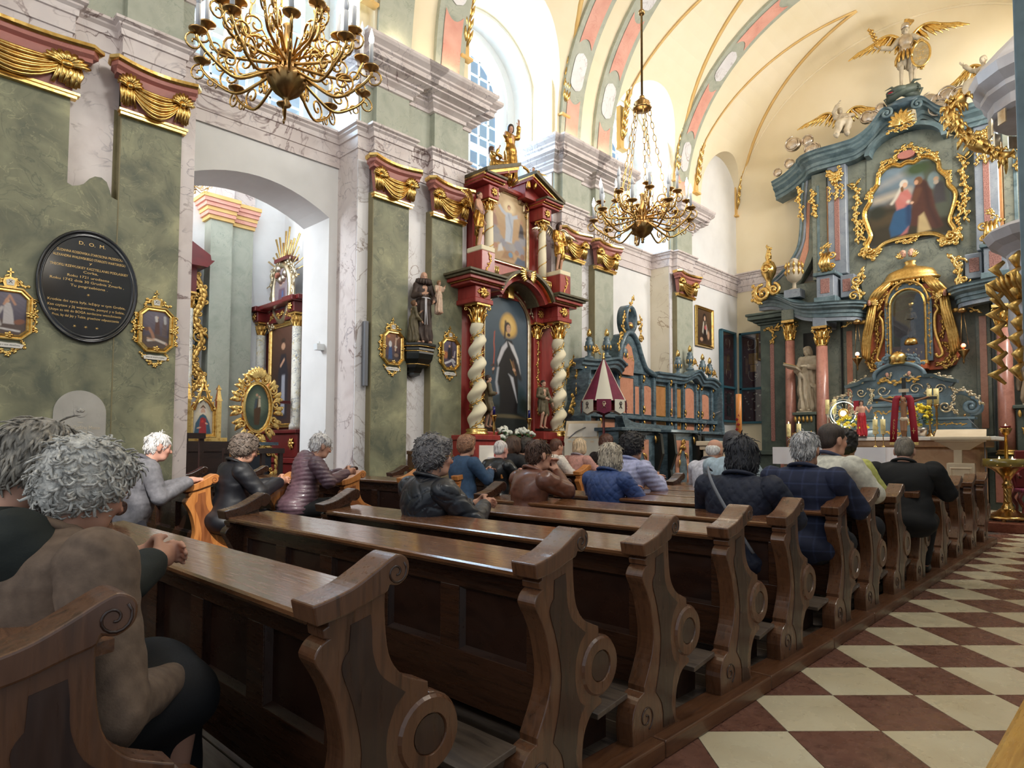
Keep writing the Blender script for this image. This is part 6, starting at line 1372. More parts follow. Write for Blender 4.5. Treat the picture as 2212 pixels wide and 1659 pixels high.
fo=spl([(-.72,6.98),(-.84,6.75),(-.78,6.45),(-.72,6.20),(-.80,5.98),(-.70,5.90),(-.46,6.04),(0,6.08),(.46,6.04),(.70,5.90),(.80,5.98),(.72,6.20),(.78,6.45),(.84,6.75),(.72,6.98),(.70,7.15),(.56,7.35),(.52,7.55),(.32,7.70),(.14,7.62),(0,7.66),(-.14,7.62),(-.32,7.70),(-.52,7.55),(-.56,7.35),(-.70,7.15)],5,True)
def fitmap(pts):
 P=A_(pts);zs=np.linspace(P[:,1].min()+.02,P[:,1].max()-.05,80);L,Rr=[],[]
 for z in zs:
  xs=[P[k-1,0]+(z-P[k-1,1])/(P[k,1]-P[k-1,1])*(P[k,0]-P[k-1,0])for k in range(len(P))if(P[k-1,1]-z)*(P[k,1]-z)<=0 and P[k,1]!=P[k-1,1]];L.append(min(xs));Rr.append(max(xs))
 def f(u,v):
  z=zs[0]+v*(zs[-1]-zs[0]);l,r=np.interp(z,zs,L),np.interp(z,zs,Rr);return np.clip((u-.5)*1.62,l+.005,r-.005),z
 return f
ops=[('bg',(84,92,98),0),('grad',(120,138,150),0,.45,.95),('l',(176,164,148),.9,[(.1,.62),(.5,.66)],.05),('l',(150,150,150),.9,[(.15,.8),(.5,.9)],.04),('p',(96,86,78),.8,[(.1,.5),(.3,.58),(.5,.6),(.5,.5),(.1,.4)]),('p',(56,50,38),.8,[(0,0),(1,0),(1,.3),(.6,.4),(.3,.5),(0,.52)]),('p',(74,62,44),.8,[(0,.24),(.4,.3),(.36,.42),(0,.4)]),('e',(46,48,38),.8,.12,.46,.1,.1),('p',(78,82,70),.5,[(.72,.25),(1,.22),(1,1),(.66,1),(.7,.6)]),('e',(64,80,52),.9,.62,.92,.16,.1),('e',(112,128,130),.3,.80,.72,.07,.12),('p',(64,60,62),.4,[(.78,.42),(.94,.42),(.92,.66),(.84,.72),(.8,.62)]),('e',(172,140,112),.3,.83,.73,.03,.035),('e',(166,150,134),.4,.83,.69,.03,.03),('p',(48,84,118),.3,[(.28,.1),(.48,.12),(.54,.3),(.52,.46),(.40,.5),(.32,.4),(.26,.22)]),('p',(186,112,104),.3,[(.36,.44),(.34,.56),(.40,.68),(.50,.68),(.55,.58),(.5,.46)]),('p',(176,104,98),.3,[(.30,.06),(.48,.12),(.5,.2),(.4,.1)]),('l',(40,60,92),.5,[(.5,.46),(.5,.24)],.03),('l',(190,120,112),.3,[(.42,.6),(.5,.52)],.035),('l',(206,196,180),.3,[(.50,.52),(.57,.49)],.02),('e',(206,198,186),.3,.45,.765,.05,.06),('l',(206,198,184),.3,[(.42,.72),(.35,.6),(.30,.54)],.018),('e',(210,168,140),.3,.465,.745,.03,.038),('e',(120,84,56),.4,.43,.7,.02,.04),('p',(78,48,40),.3,[(.52,.2),(.82,.1),(.90,.12),(.82,.36),(.78,.6),(.70,.76),(.60,.76),(.56,.62),(.54,.4)]),('p',(176,154,112),.3,[(.60,.08),(.76,.1),(.68,.34),(.62,.3)]),('l',(64,40,36),.5,[(.7,.7),(.74,.4),(.84,.14)],.03),('e',(112,76,50),.3,.625,.76,.05,.06),('e',(190,146,116),.3,.60,.745,.025,.034),('l',(96,62,46),.4,[(.62,.64),(.56,.5)],.04),('e',(206,164,136),.3,.545,.495,.02,.018)]
obj('painting',canvas(1.62,1.8,ops,96,fitmap(fo),grain=.03),ha,M['paint']).location=(0,-.15,0)
moulding(fo,frp(.10,1.8),y=-.13).obj('picture_frame',M['gold'],ha)
mb=MB()
for s in(-1,1):
 vine(mb,[(s*.82,6.0),(s*.92,5.86),(s*.78,5.74),(s*.62,5.80)],-.16,.17,16,3,.03);vine(mb,[(s*.88,6.1),(s*.96,6.35),(s*.90,6.6)],-.15,.12,10,4,.016);vine(mb,[(s*.76,7.06),(s*.80,7.15),(s*.72,7.3)],-.18,.11,8,4,.02);vine(mb,[(s*.2,7.78),(s*.36,7.86),(s*.5,7.72),(s*.56,7.6)],-.2,.13,12,6,.024);cscroll(mb,(s*.78,5.86),.09,0,s*1.3,-.2,.03)
vine(mb,[(-.2,5.98),(-.08,5.9),(0,5.94),(.08,5.9),(.2,5.98)],-.2,.11,10,5,.024);vine(mb,[(-.26,7.82),(-.14,7.98),(0,8.04),(.14,7.98),(.26,7.82)],-.22,.13,14,5,.022);stuff(mb.obj('rocaille_carving',M['gold'],ha))
MB().prism([(.17*math.cos(2*PI*k/20),7.86+.09*math.sin(2*PI*k/20))for k in range(20)],lambda a,b,q:(a,q,b),-.25,-.15).obj('crest_tablet',M['capred'],ha)
hp2('shrine_back','oxblood',[(-.55,3.02),(.55,3.02),(.80,3.10),(.90,3.28),(.84,3.7),(.74,4.2),(.60,4.6),(.42,4.9),(-.42,4.9),(-.60,4.6),(-.74,4.2),(-.84,3.7),(-.90,3.28),(-.80,3.10)],.12,.30)
hx('shrine_base','oxblood',-.36,.36,.2,.55,3.02,3.12,.01);hx('shrine_sill','gold',-.38,.38,.2,.5,3.12,3.22,.02)
wn=archp(0,.31,3.22,4.44,.33,22);wo=archp(0,.45,3.20,4.44,.50,22)
mb=MB();n=len(wn)
for k in range(n):
 j=(k+1)%n;mb.add([(a,-q,b)for q in(.28,.44)for a,b in(wo[k],wo[j],wn[j],wn[k])],[(4,5,6,7),(2,6,7,3),(0,1,5,4)])
mb.obj('shrine_surround',M['blue'],ha)
moulding(wn[::-1],[(0,0),(0,.04),(-.02,.06),(-.045,.05),(-.045,0)],y=-.43).obj('window_frame',M['gold'],ha)
M['diaper']=mat('gilt_diaper',[(186,142,74),(226,190,116)],scale=18,rough=.45,metal=.6)
hp2('shrine_interior','diaper',wn,.29,.30);hx('velvet_panel','maroon',-.31,.31,.30,.42,3.22,3.56,0)
hp2('glass_pane','cglass',wn,.445,.45)
for k in range(11):
 mb=MB();x=-.24+.048*k;z=3.36+.07*((k*7)%3)-.03;rosette(mb,(x,z),.022 if k!=5 else.04,-.425,4);mb.tube([(x,-.43,z-.01),(x,-.43,z-.045)],.005,5);mb.obj('votive_jewel',M['gold'],ha)
M['bronze']=mat('dark_bronze_robe',[(40,34,28),(74,62,48)],scale=14,rough=.45,metal=.3)
pointl('shrine_lamp',(XA+.12,YA-.40,4.55),1.6,(1,.78,.36),.04)
mb=MB()
for s in(-1,1):
 for k in range(6):mb.tube(spl([(s*(.30+.02*k),-.34-.03*(k%2),5.02),(s*(.44+.03*k),-.50-.03*(k%2),4.82),(s*(.60+.03*k),-.48,4.62)],4),[.03,.036,.042,.046,.05,.05,.045,.04,.04],6)
 for k in range(7):mb.tube(spl([(s*(.62+.02*k),-.46,4.56),(s*(.66+.022*k),-.50-.04*(k%2),4.2),(s*(.74+.024*k),-.48,3.75),(s*(.80+.018*k),-.40-.03*(k%2),3.28+.02*k)],4),.034,6)
 mb.ball((s*.66,-.52,4.60),(.10,.08,.07));leaf(mb,(s*.80,4.2),0 if s>0 else PI,.16,.05,-.42)
stuff(mb.obj('gilt_curtain',M['golda'],ha))
mb=MB()
for s in(-1,1):
 mb.tube([(s*x,-.42,z)for x,z in spl([(.50,4.40),(.56,4.28),(.50,4.15),(.50,3.8),(.58,3.5),(.62,3.32),(.54,3.26),(.50,3.34)],5)],.032,7)
 vine(mb,[(s*.52,4.4),(s*.62,4.2),(s*.64,3.95),(s*.60,3.7)],-.33,.11,20,3,.012);vine(mb,[(s*.60,3.6),(s*.74,3.4),(s*.70,3.2),(s*.5,3.12)],-.33,.11,18,7,.012);vine(mb,[(s*.40,4.6),(s*.40,4.0),(s*.41,3.3)],-.44,.05,26,8,.008);vine(mb,[(s*.36,4.75),(s*.5,4.62),(s*.55,4.45)],-.44,.11,9,2,.016);vine(mb,[(s*.84,3.3),(s*.78,3.12),(s*.6,3.05)],-.32,.08,10,2,.02)
vine(mb,[(-.22,4.86),(0,4.96),(.22,4.86)],-.46,.10,9,4,.016);mb.tube([(.40*math.cos(PI*k/16),-.5,4.46+.50*math.sin(PI*k/16))for k in range(17)],.024,6);stuff(mb.obj('shrine_carving',M['golda'],ha))
mb=MB()
mb.loft([[(r*math.cos(-PI*j/20),r*.62*math.sin(-PI*j/20)-.1,z)for j in range(21)]for r,z in[(.50,5.0),(.56,5.02),(.58,5.06),(.51,5.11),(.50,5.16),(.44,5.25),(.30,5.31),(.15,5.35),(.10,5.42),(.13,5.47),(.08,5.50),(.01,5.50)]],caps=False,closed=False);mb.obj('baldachin_dome',M['golda'],ha)
mb=MB()
for j in range(15):a=PI*(j+.5)/15;leaf(mb,(.50*math.cos(a),5.03),-PI/2,.13,.045,-.1-.31*math.sin(a),.1)
stuff(mb.obj('lambrequin',M['gold'],ha))
W_=lambda x,d,z:(XA+x,YA-d,z)
statue('madonna_statue','small dark bronze madonna statue behind the glass of the gilt shrine',W_(.05,.36,3.72),PI,.66,'bronze','bronze',(60,50,36),hair='long',vox=.018,seed=3)
MB().lathe([(.10,3.56),(.16,3.58),(.15,3.66),(.12,3.72)],W_(.05,.36,0),16).obj('statue_base',M['gold']);tag(bpy.data.objects['statue_base'],'gilt base under the dark madonna inside the shrine','pedestal')
mb=MB();mb.lathe([(.05,0),(.055,.03),(.07,.07)],W_(.05,.345,4.42),12);o=mb.obj('crown',M['gold']);tag(o,'small gilt crown above the dark madonna in the shrine','crown')
for s in(-1,1):
 c=thing('cherub_head','gilt cherub head at the %s knot of the shrine curtain'%('left' if s<0 else 'right'),'cherub',W_(s*.72,.56,4.58),0)
 obj('head',sdf_mesh(head_prims((0,0,0),RZ(PI),.6),.008,color=skin_col([((0,0,0),RZ(PI),.6)],(170,120,96)),name='head'),c,M['skinv']);mb=MB()
 for q in(-1,1):
  for k in range(4):leaf(mb,(q*.04,-.03),(0 if q>0 else PI)+q*(-.5+.35*k),.15,.03,0)
 stuff(mb.obj('wings',M['gold'],c))
c=thing('cherub_heads','pair of cherub heads on top of the gilt shrine dome','cherub',W_(0,.35,5.56),0)
for s in(-1,1):obj('head',sdf_mesh(head_prims((s*.08,0,.05),RZ(PI-s*.7),.75),.009,color=skin_col([((s*.08,0,.05),RZ(PI-s*.7),.75)],(196,150,126)),name='head'),c,M['skinv'])
mb=MB()
for q in(-1,1):
 for k in range(3):leaf(mb,(q*.08,-.04),(0 if q>0 else PI)+q*(.1+.4*k),.17,.04,0,q*.6)
stuff(mb.obj('wings',M['gold'],c))
st_a=[[(-.27,.06,1.12),(-.06,.22,1.16)],[(.28,.06,1.08),(.16,.30,1.04)]]
q=statue('saint_statue','cream stone statue of a hooded woman with an open book, left altar niche',W_(-2.10,.46,2.20),PI-.1,1.54,'stone','stone','stone',hair='long',arms=st_a,head=(-.35,.15,.1),cloak='stone',vox=.0125,base_m='stone',seed=12)
MB().prism([(.02,1.00),(.34,1.10),(.36,1.06),(.04,.96)],lambda a,b,t:(a,.38+t,b+t*.3),-.10,.14).obj('book',M['stone'],q);MB().prism([(.02,1.0),(.34,1.10),(.34,1.112),(.02,1.012)],lambda a,b,t:(a,.38+t,b+t*.3),-.11,.15).obj('gilt_page',M['gold'],q)
statue('saint_statue','cream stone statue of a robed man in the right altar niche by the pulpit',W_(2.12,.46,2.20),PI+.1,1.6,'stone','stone','stone',hair='short',arms=[[(-.3,.05,1.1),(-.2,.3,1.2)],[(.28,.06,1.08),(.2,.25,.9)]],head=(.3,.1,0),cloak='stone',vox=.014,base_m='stone',seed=13)
M['silvercloud']=M['silver']
sa=statue('angel_statue','stone coloured seated angel with gilt wings on the left of the altar cornice',W_(-1.25,.32,8.60),PI+.25,1.15,'stone','stone','stone',hair='short',sit=True,arms=[[(-.28,.08,.75),(-.12,.3,.62)],[(.3,.05,.98),(.16,.12,1.2)]],wings=(.78,'gold'),lean=(.08,-.1),head=(.4,-.1,0),vox=.015,seed=14)
statue('angel_statue','stone coloured angel with wide gilt wings on the right of the altar cornice',W_(1.45,.40,8.55),PI-.5,1.15,'stone','stone','stone',hair='short',sit=True,arms=[[(-.3,.08,.9),(-.5,.2,.7)],[(.3,.05,.98),(.45,.2,1.2)]],wings=(.85,'gold'),lean=(-.1,.1),head=(-.3,.3,0),vox=.016,seed=15)
dr=thing('dragon','dark green coiled dragon with open red mouth below the winged warrior','dragon',W_(0,.25,8.95),0)
P=[(.34*math.cos(a)*(1-.02*k),.22*math.sin(a),.06+.017*k)for k,a in enumerate([.4*k for k in range(24)])]
MB().tube(P,[.05+.05*math.sin(PI*k/23)for k in range(24)],8).obj('coil',M['altdark'],dr);obj('head',sdf_mesh([('e',(-.06,-.25,.30),(.17,.12,.08),.03),('e',(-.20,-.3,.26),(.10,.07,.05),.03),('s',(-.22,-.36,.26),(.10,.06,.03),.01),('c',(0,-.18,.28),(.2,0,.2),.1,.1,.05)],.014,name='head'),dr,M['altdark']);MB().ball((-.20,-.31,.25),(.06,.05,.02)).obj('tongue',M['redcloth'],dr)
for s in(-1,1):
 mb=MB()
 for k in range(4):mb.tube([(s*.1,-.1,.34),(s*(.22+.05*k),-.14,.46-.08*k),(s*(.36-.02*k),-.12,.44-.13*k)],[.03,.035,.006],5,.5)
 mb.obj('wing',M['altdark'],dr)
MB().ball((0,0,.04),(.42,.26,.12)).obj('rock',M['blue'],dr)
mi=statue('warrior_statue','silver and gold winged warrior with raised flaming sword atop the high altar',W_(.05,.25,9.38),PI+.15,1.36,'stone','stone','stone',hair='short',legs=True,arms=[[(-.34,.0,1.22),(-.45,.15,.98)],[(.34,.1,1.15),(.62,.18,1.22)]],wings=(.80,'gold'),head=(.5,.25,0),vox=.014,seed=16)
f=1.36/1.68
obj('breastplate',sdf_mesh([('e',(0,.03,1.26),(.185,.135,.22),.04),('e',(0,.05,1.02),(.15,.13,.14),.04)],.016,name='b'),mi,M['silver']).scale=(f,)*3
mb=MB()
for k in range(14):a=2*PI*k/14;mb.tube([(.16*math.cos(a),.13*math.sin(a)+.02,.98),(.24*math.cos(a),.2*math.sin(a)+.02,.8),(.26*math.cos(a),.22*math.sin(a)+.02,.66)],[.03,.045,.02],6)
stuff(mb.obj('gilt_skirt',M['golda'],mi)).scale=(f,)*3
mb=MB();mb.lathe([(.105,1.62),(.11,1.66),(.09,1.75),(.02,1.79)],(0,.05,0),14);o=mb.obj('helmet',M['silver'],mi);o.scale=(f,)*3
mb=MB()
for k in range(9):mb.tube([(0,.02-.02*k,1.77),(-.02*k,-.06-.035*k,1.92+.01*k),(.03*k-.1,-.16-.05*k,1.98-.02*k)],[.03,.04,.008],6)
stuff(mb.obj('plume',M['gold'],mi)).scale=(f,)*3
mb=MB();b0=A_((.66,.22,1.24))
mb.tube([tuple(b0+A_((-.08,0,-.08))),tuple(b0+A_((.08,0,.08)))],.012,6);mb.tube([tuple(b0),tuple(b0+A_((.03,.02,.12)))],.016,6)
for k in range(8):z=.12+.055*k;mb.tube([tuple(b0+A_((.03+.02*k,.02,z))),tuple(b0+A_((.03+.02*k+(.05 if k%2 else-.05),.02,z+.06))),tuple(b0+A_((.05+.02*k,.02,z+.12)))],[.03,.03,.008],6)
mb.obj('flaming_sword',M['golda'],mi).scale=(f,)*3
sh=MB().prism([(.20*math.cos(2*PI*k/22),.33*math.sin(2*PI*k/22))for k in range(22)],lambda a,b,q:(a-.36,.34+q,b+.62),0,.03).obj('shield',M['goldw'],mi);sh.scale=(f,)*3
for s_,z in(('QUIS',.76),('UT',.63),('DEUS',.50)):
 o=text(s_,.12,M['ink'],mi,'shield_lettering',(-.36*f,.375*f,z*f),(PI/2,0,PI),.004,sx=1);o.scale=(f,)*3
mb=MB();mb.tube([(.20*1.05*math.cos(a)-.36,.365,.33*1.05*math.sin(a)+.62)for a in[2*PI*k/24 for k in range(25)]],.03,6)
for a in(PI/2,-PI/2):cscroll(mb,(-.36,.62+.36*(1 if a>0 else-1)),.08,0,1.2,.34,.025)
mb.obj('shield_rim',M['gold'],mi).scale=(f,)*3
def cloud(label,x,d,z,n,r,seed):
 t=thing('silver_cloud',label,'cloud',W_(x,d,z),0);R=random.Random(seed)
 for k in range(n):
  mb=MB();cx,cz,rr=R.uniform(-r,r)*1.1,R.uniform(-.3,.7)*r,r*R.uniform(.5,.8)
  mb.ball((cx,-.02,cz),(rr*.9,rr*.45,rr*.8),12,8)
  for q in range(3):mb.tube([(a,-rr*.45*(1-.1*q)-.0,b)for a,b in spiral((cx,cz),rr*(.85-.25*q),rr*(.7-.25*q),R.uniform(0,6),.85,14)],rr*.09,5)
  stuff(mb.obj('puff',M['silver'],t))
cloud('curled silver cloud at the far left end of the altar cornice',-2.2,.2,8.72,4,.30,1);cloud('curled silver cloud right of the seated angel on the altar cornice',-.72,.25,8.92,4,.24,2);cloud('curled silver clouds right of the dragon on the altar cornice',.80,.3,8.72,5,.30,3);cloud('small silver cloud below the left end of the altar cornice',-2.75,.15,8.35,2,.2,4)
u=thing('stone_urn','cream and gilt artichoke urn on the left sweep of the altar entablature','urn',W_(-2.42,.38,4.98),0)
MB().box((-.19,-.17,0),(.19,.17,.20)).obj('block',M['lav'],u);MB().lathe([(.12,.2),(.12,.23),(.045,.26),(.04,.38),(.07,.40),(.15,.47),(.19,.60),(.18,.72),(.13,.85),(.08,.92),(.10,.95),(.03,1.0)],seg=28,flute=.05,nfl=14).obj('vase',M['stone'],u);mb=MB()
for k in range(10):
 a=2*PI*k/10
 for z in(.56,.72):mb.tube([(.17*math.cos(a),.17*math.sin(a),z),(.205*math.cos(a),.205*math.sin(a),z+.08),(.17*math.cos(a),.17*math.sin(a),z+.18)],[.01,.035,.006],5)
stuff(mb.obj('gilt_leaves',M['golda'],u))
u=thing('rocaille_finial','gilt rocaille finial at the far left end of the altar entablature','finial',W_(-3.16,.1,5.28),0)
mb=MB();mb.lathe([(.14,0),(.10,.06),(.06,.30),(.09,.36),(.17,.5),(.19,.62),(.13,.78),(.06,.84),(.08,.95),(.03,1.15),(.0,1.2)],seg=16,flute=.08,nfl=8);cscroll(mb,(0,.6),.14,0,1.5,-.16,.03);vine(mb,[(0,.85),(.05,1.0),(0,1.2)],-.04,.12,8,2,.02);mb.obj('finial_body',M['gold'],u)
mb=MB();cscroll(mb,(-.02,-.05),.22,PI/2,1.4,-.3,.06);cscroll(mb,(.26,.0),.16,PI/2,-1.4,-.3,.05);vine(mb,[(-.2,.15),(-.25,-.1),(-.1,-.3)],-.3,.16,10,3,.03);stuff(mb.obj('shell_scroll',M['gold'],u))
for s,(px,py),lb in((-1,(1852,768),'white glass sanctuary lamp hanging left of the gilt shrine'),(1,(2081,750),'red glowing sanctuary lamp hanging right of the gilt shrine')):
 q=ony(px,py,15.75);t=thing('sanctuary_lamp',lb,'lamp',(q.x,q.y,q.z),0)
 mb=MB();mb.lathe([(.004,-.34),(.02,-.30),(.012,-.25),(.03,-.2),(.07,-.13),(.10,-.08),(.11,-.06),(.04,-.05),(.035,.0)],seg=16);mb.obj('lamp_bowl',M['brassd'],t)
 MB().ball((0,0,.03),(.045,.045,.05)).obj('lit_glass',mat_emit('lamp_glass',(255,210,170)if s<0 else(255,120,70),3),t)
 for k in range(3):a=2*PI*k/3+.3;MB().tube([(.10*math.cos(a),.10*math.sin(a),-.06),(.02*math.cos(a),.02*math.sin(a),.72)],.004,4).obj('chain',M['brassd'],t)
 MB().lathe([(.01,.70),(.08,.72),(.07,.78),(.02,.82)],seg=12).obj('canopy',M['brassd'],t);MB().tube([(0,0,.8),(0,.3,.84),(0,.62,.84)],.012,6).obj('wall_arm',M['brassd'],t)
tb=thing('tabernacle','blue-grey tabernacle with gilt scrollwork on the high altar table','tabernacle',(XA,15.3,1.56))
def tx(name,m,x0,x1,d0,d1,z0,z1,bev=.01):return bevel(MB().box((x0,-d1,z0),(x1,-d0,z1)).obj(name,M[m],tb),bev,1)
M['tab']=mat('slate_blue_paint',[(84,104,116),(112,132,142)],scale=4,detail=6,rough=.35,coat=.2,vein=((64,80,92),4,.03,.5))
tx('gradine','tab',-1.3,1.3,-.2,.15,0,.16);tx('gradine','tab',-1.22,1.22,-.2,.08,.16,.34);tx('gradine_cap','tab',-1.28,1.28,-.2,.12,.34,.39)
for s in(-1,1):mb=MB();vine(mb,[(s*.6,.10),(s*.85,.08),(s*1.2,.10)],-.15,.05,14,3,.008);vine(mb,[(s*.6,.25),(s*.85,.26),(s*1.15,.25)],-.08,.05,14,5,.008);stuff(mb.obj('gradine_carving',M['golda'],tb))
tx('tabernacle_body','tab',-.42,.42,.1,.40,0,.62);tx('tabernacle_cornice','tab',-.5,.5,.05,.46,.62,.68);tx('tabernacle_attic','tab',-.40,.40,.05,.36,.68,.86)
mb=MB();vine(mb,[(-.36,.76),(-.15,.80),(0,.76),(.15,.80),(.36,.76)],-.36,.08,20,3,.010);vine(mb,[(-.34,.55),(-.2,.48),(0,.54),(.2,.48),(.34,.55)],-.40,.07,14,3,.008);vine(mb,[(-.36,.5),(-.38,.3),(-.34,.1)],-.40,.06,12,3,.008);vine(mb,[(.36,.5),(.38,.3),(.34,.1)],-.40,.06,12,3,.008);vine(mb,[(-.2,.12),(0,.06),(.2,.12)],-.40,.07,10,3,.008);stuff(mb.obj('door_carving',M['golda'],tb))
mb=MB();mb.prism([(-.05,.12),(.05,.12),(.02,.2),(.02,.3),(.06,.36),(-.06,.36),(-.02,.3),(-.02,.2)],lambda a,b,q:(a,q,b),-.42,-.40);mb.prism(circ((0,.43),.055,18),lambda a,b,q:(a,q,b),-.42,-.40);mb.obj('chalice_relief',M['gold'],tb)
MB().prism([(-.95,.40),(.95,.40),(.90,1.0),(.98,1.12),(.5,1.22),(.42,1.40),(.2,1.52),(-.2,1.52),(-.42,1.40),(-.5,1.22),(-.98,1.12),(-.90,1.0)],lambda a,b,q:(a,q,b),-.06,.12).obj('reredos',M['tab'],tb)
for s in(-1,1):
 mb=MB();mb.loft([[(s*x,-q,z+dz)for q,dz in((-.02,0),(.16,0),(.22,.06),(-.02,.06))]for x,z in spl([(1.02,1.06),(.9,1.09),(.75,1.13),(.62,1.2),(.46,1.20)],4)],smooth=False);mb.obj('wing_cornice',M['tab'],tb)
 mb=MB();mb.tube([(s*x,-.12,z)for x,z in spl([(.46,1.20),(.44,1.34),(.30,1.46),(.12,1.52),(0,1.53)],5)],.04,7);mb.obj('arch_moulding',M['tab'],tb)
 mb=MB();vine(mb,[(s*.6,1.26),(s*.75,1.20),(s*.92,1.16)],-.12,.10,9,3,.016);cscroll(mb,(s*.72,.96),.10,0,s*1.3,-.08,.018);cscroll(mb,(s*.80,.60),.12,0,-s*1.4,-.08,.02);cscroll(mb,(s*.30,.98),.13,0,s*1.2,-.08,.018);vine(mb,[(s*.55,1.05),(s*.5,.9),(s*.56,.75),(s*.48,.60)],-.08,.09,16,5,.012);vine(mb,[(s*.92,1.0),(s*.96,.8),(s*.9,.6),(s*.98,.45)],-.08,.09,16,6,.012);vine(mb,[(s*.12,1.3),(s*.22,1.25),(s*.3,1.18)],-.1,.08,8,7,.012);stuff(mb.obj('scroll_carving',M['goldw'],tb))
 mb=MB();cscroll(mb,(s*1.22,.60),.16,PI/2,-s*1.4,-.05,.05);mb.tube([(s*x,-.05,z)for x,z in spl([(.95,.85),(1.1,.86),(1.25,.76),(1.36,.64),(1.36,.5),(1.2,.42)],4)],.045,7);stuff(mb.obj('side_volute',M['tab'],tb));mb=MB();vine(mb,[(s*1.0,.92),(s*1.15,.90),(s*1.3,.78),(s*1.4,.62)],-.1,.09,12,5,.012);stuff(mb.obj('volute_carving',M['goldw'],tb))
mb=MB();mb.lathe([(.12,1.50),(.16,1.53),(.15,1.60),(.17,1.66),(.10,1.74),(.02,1.78)],(0,-.1,0),18,flute=.06,nfl=9);mb.obj('crown',M['gold'],tb);mb=MB();vine(mb,[(-.4,1.46),(-.3,1.6),(-.15,1.68)],-.1,.12,10,3,.02);vine(mb,[(.4,1.46),(.3,1.6),(.15,1.68)],-.1,.12,10,3,.02);stuff(mb.obj('crest_carving',M['tab'],tb));mb=MB();vine(mb,[(-.36,1.2),(0,1.14),(.36,1.2)],-.12,.11,14,4,.016);stuff(mb.obj('tympanum_carving',M['golda'],tb))
for s in(-1,1):obj('cherub_head',sdf_mesh(head_prims((s*.2,-.15,1.30),RZ(PI-s*.4),.42),.008,color=skin_col([((s*.2,-.15,1.3),RZ(PI-s*.4),.42)],(196,146,124)),name='h'),tb,M['skinv'])
o=thing('altar_table','brown veined marble altar table with pale slab below the tabernacle','table',(XA,14.75,.15))
bevel(MB().box((-1.45,-.35,0),(1.45,.6,1.22)).obj('altar_body',M['altmarble'],o),.1,4);bevel(MB().box((-1.75,-.5,1.33),(1.72,.8,1.40)).obj('slab',M['paper'],o),.01);bevel(MB().box((-1.55,-.42,1.20),(1.55,.65,1.33)).obj('cornice',M['altmarble'],o),.03)
o=thing('altar','free-standing altar under a white linen cloth behind the pews','altar',(-4.35,13.6,.45))
struct(bevel(MB().box((-5.7,13.1,.14),(-2.5,16.1,.45)).obj('trim_160',M['plinth']),.01))
MB().box((-.85,-.25,0),(.85,.3,.84)).obj('altar_block',M['limewood'],o)
mb=MB();mb.box((-1.02,-.36,.85),(1.02,.40,.885));mb.obj('altar_top',M['limewood'],o)
n=40;mb=MB();mb.loft([[(-1.03+2.06*k/n,-.37-.012*t*math.sin(k*1.3),.895-.34*t)for k in range(n+1)]for t in(0,.3,.6,1)],caps=False,closed=False);mb.add([(-1.03,-.37,.895),(1.03,-.37,.895),(1.03,.42,.895),(-1.03,.42,.895)],[(0,1,2,3)]);mb.loft([[(-1.03-.01*t*math.sin(k),-.37+.79*k/10,.895-.34*t)for k in range(11)]for t in(0,.5,1)],caps=False,closed=False);mb.loft([[(1.03+.01*t*math.sin(k),-.37+.79*k/10,.895-.34*t)for k in range(11)]for t in(0,.5,1)],caps=False,closed=False);mb.obj('linen_cloth',M['linen'],o)
def stand(px,py,y,label,h,hc,rc,base_z,**k):
 q=ony(px,py,y);return candlestick(label,(q.x,q.y,base_z),h,hc,rc,**k)
for px,n in((1704,'left'),(1726,'right')):stand(px,950,13.55,'square yellow candle with printed sign on the altar cloth, %s of the left pair'%n,.21,.26,.042,1.35,lit=True,mark=True)
for px,n in((1891,'left'),(1908,'right')):stand(px,950,13.55,'square yellow candle with printed sign on the altar cloth, %s of the right pair'%n,.24,.28,.042,1.35,lit=True,mark=True)
for px,n in((1788,'left'),(1803,'right')):stand(px,920,14.5,'tall altar candle beside the round light wreath, %s one'%n,.50,.30,.042,1.55,m='silver',mark=True)
for px,n in((2009,'left'),(2024,'right')):stand(px,920,14.5,'tall altar candle right of the yellow chrysanthemums, %s one'%n,.62,.30,.045,1.55,m='brassd',mark=True)
q=ony(1822,893,14.45);t=thing('light_wreath','round glass and gold monstrance with a glowing white light ring','monstrance',(q.x,q.y,q.z),0)
MB().tube([(.29*math.cos(a),0,.29*math.sin(a))for a in[2*PI*k/40 for k in range(41)]],.008,6,caps=False).obj('outer_ring',M['silver'],t);MB().tube([(.24*math.cos(a),-.02,.24*math.sin(a))for a in[2*PI*k/40 for k in range(41)]],.006,6,caps=False).obj('light_ring',mat_emit('light_string',(240,255,220),5),t);mb=MB();mb.lathe([(.10,-.01),(.10,.02),(.07,.03),(.07,.01)],(0,0,0),24,'y');mb.obj('gold_lunette',M['gold'],t);MB().lathe([(.065,.0),(.065,.02)],(0,0,0),20,'y').obj('host',mat_emit('host',(255,210,140),.9),t);mb=MB()
for k in range(16):a=2*PI*k/16;mb.tube([(.10*math.cos(a),0,.10*math.sin(a)),(.20*math.cos(a+.1),0,.20*math.sin(a+.1))],.004,4)
stuff(mb.obj('rays',M['goldw'],t));MB().tube([(-.06,0,-.28),(.0,0,-.42),(.02,0,1.56-q.z)],.02,7).obj('stem',M['silver'],t)
pointl('altar_flood',(q.x+.10,q.y-.15,1.72),9,(.95,1,.92),.05)
q=ony(1838,925,14.3);bouquet('yellow and white flowers lit up below the round monstrance',(q.x,q.y,1.62),.26,16,'yel',pot='petal',seed=5,fs=.05);bouquet('white lilies glowing beside the red robed figure',(q.x-.12,q.y-.1,1.58),.18,9,'petal',pot='petal',seed=6,fs=.05)
q=ony(1990,920,14.4);bouquet('tall bunch of yellow chrysanthemums right of the red stole',(q.x,q.y,1.66),.24,22,'yel',pot='silver',seed=8,fs=.055,tall=1.6)
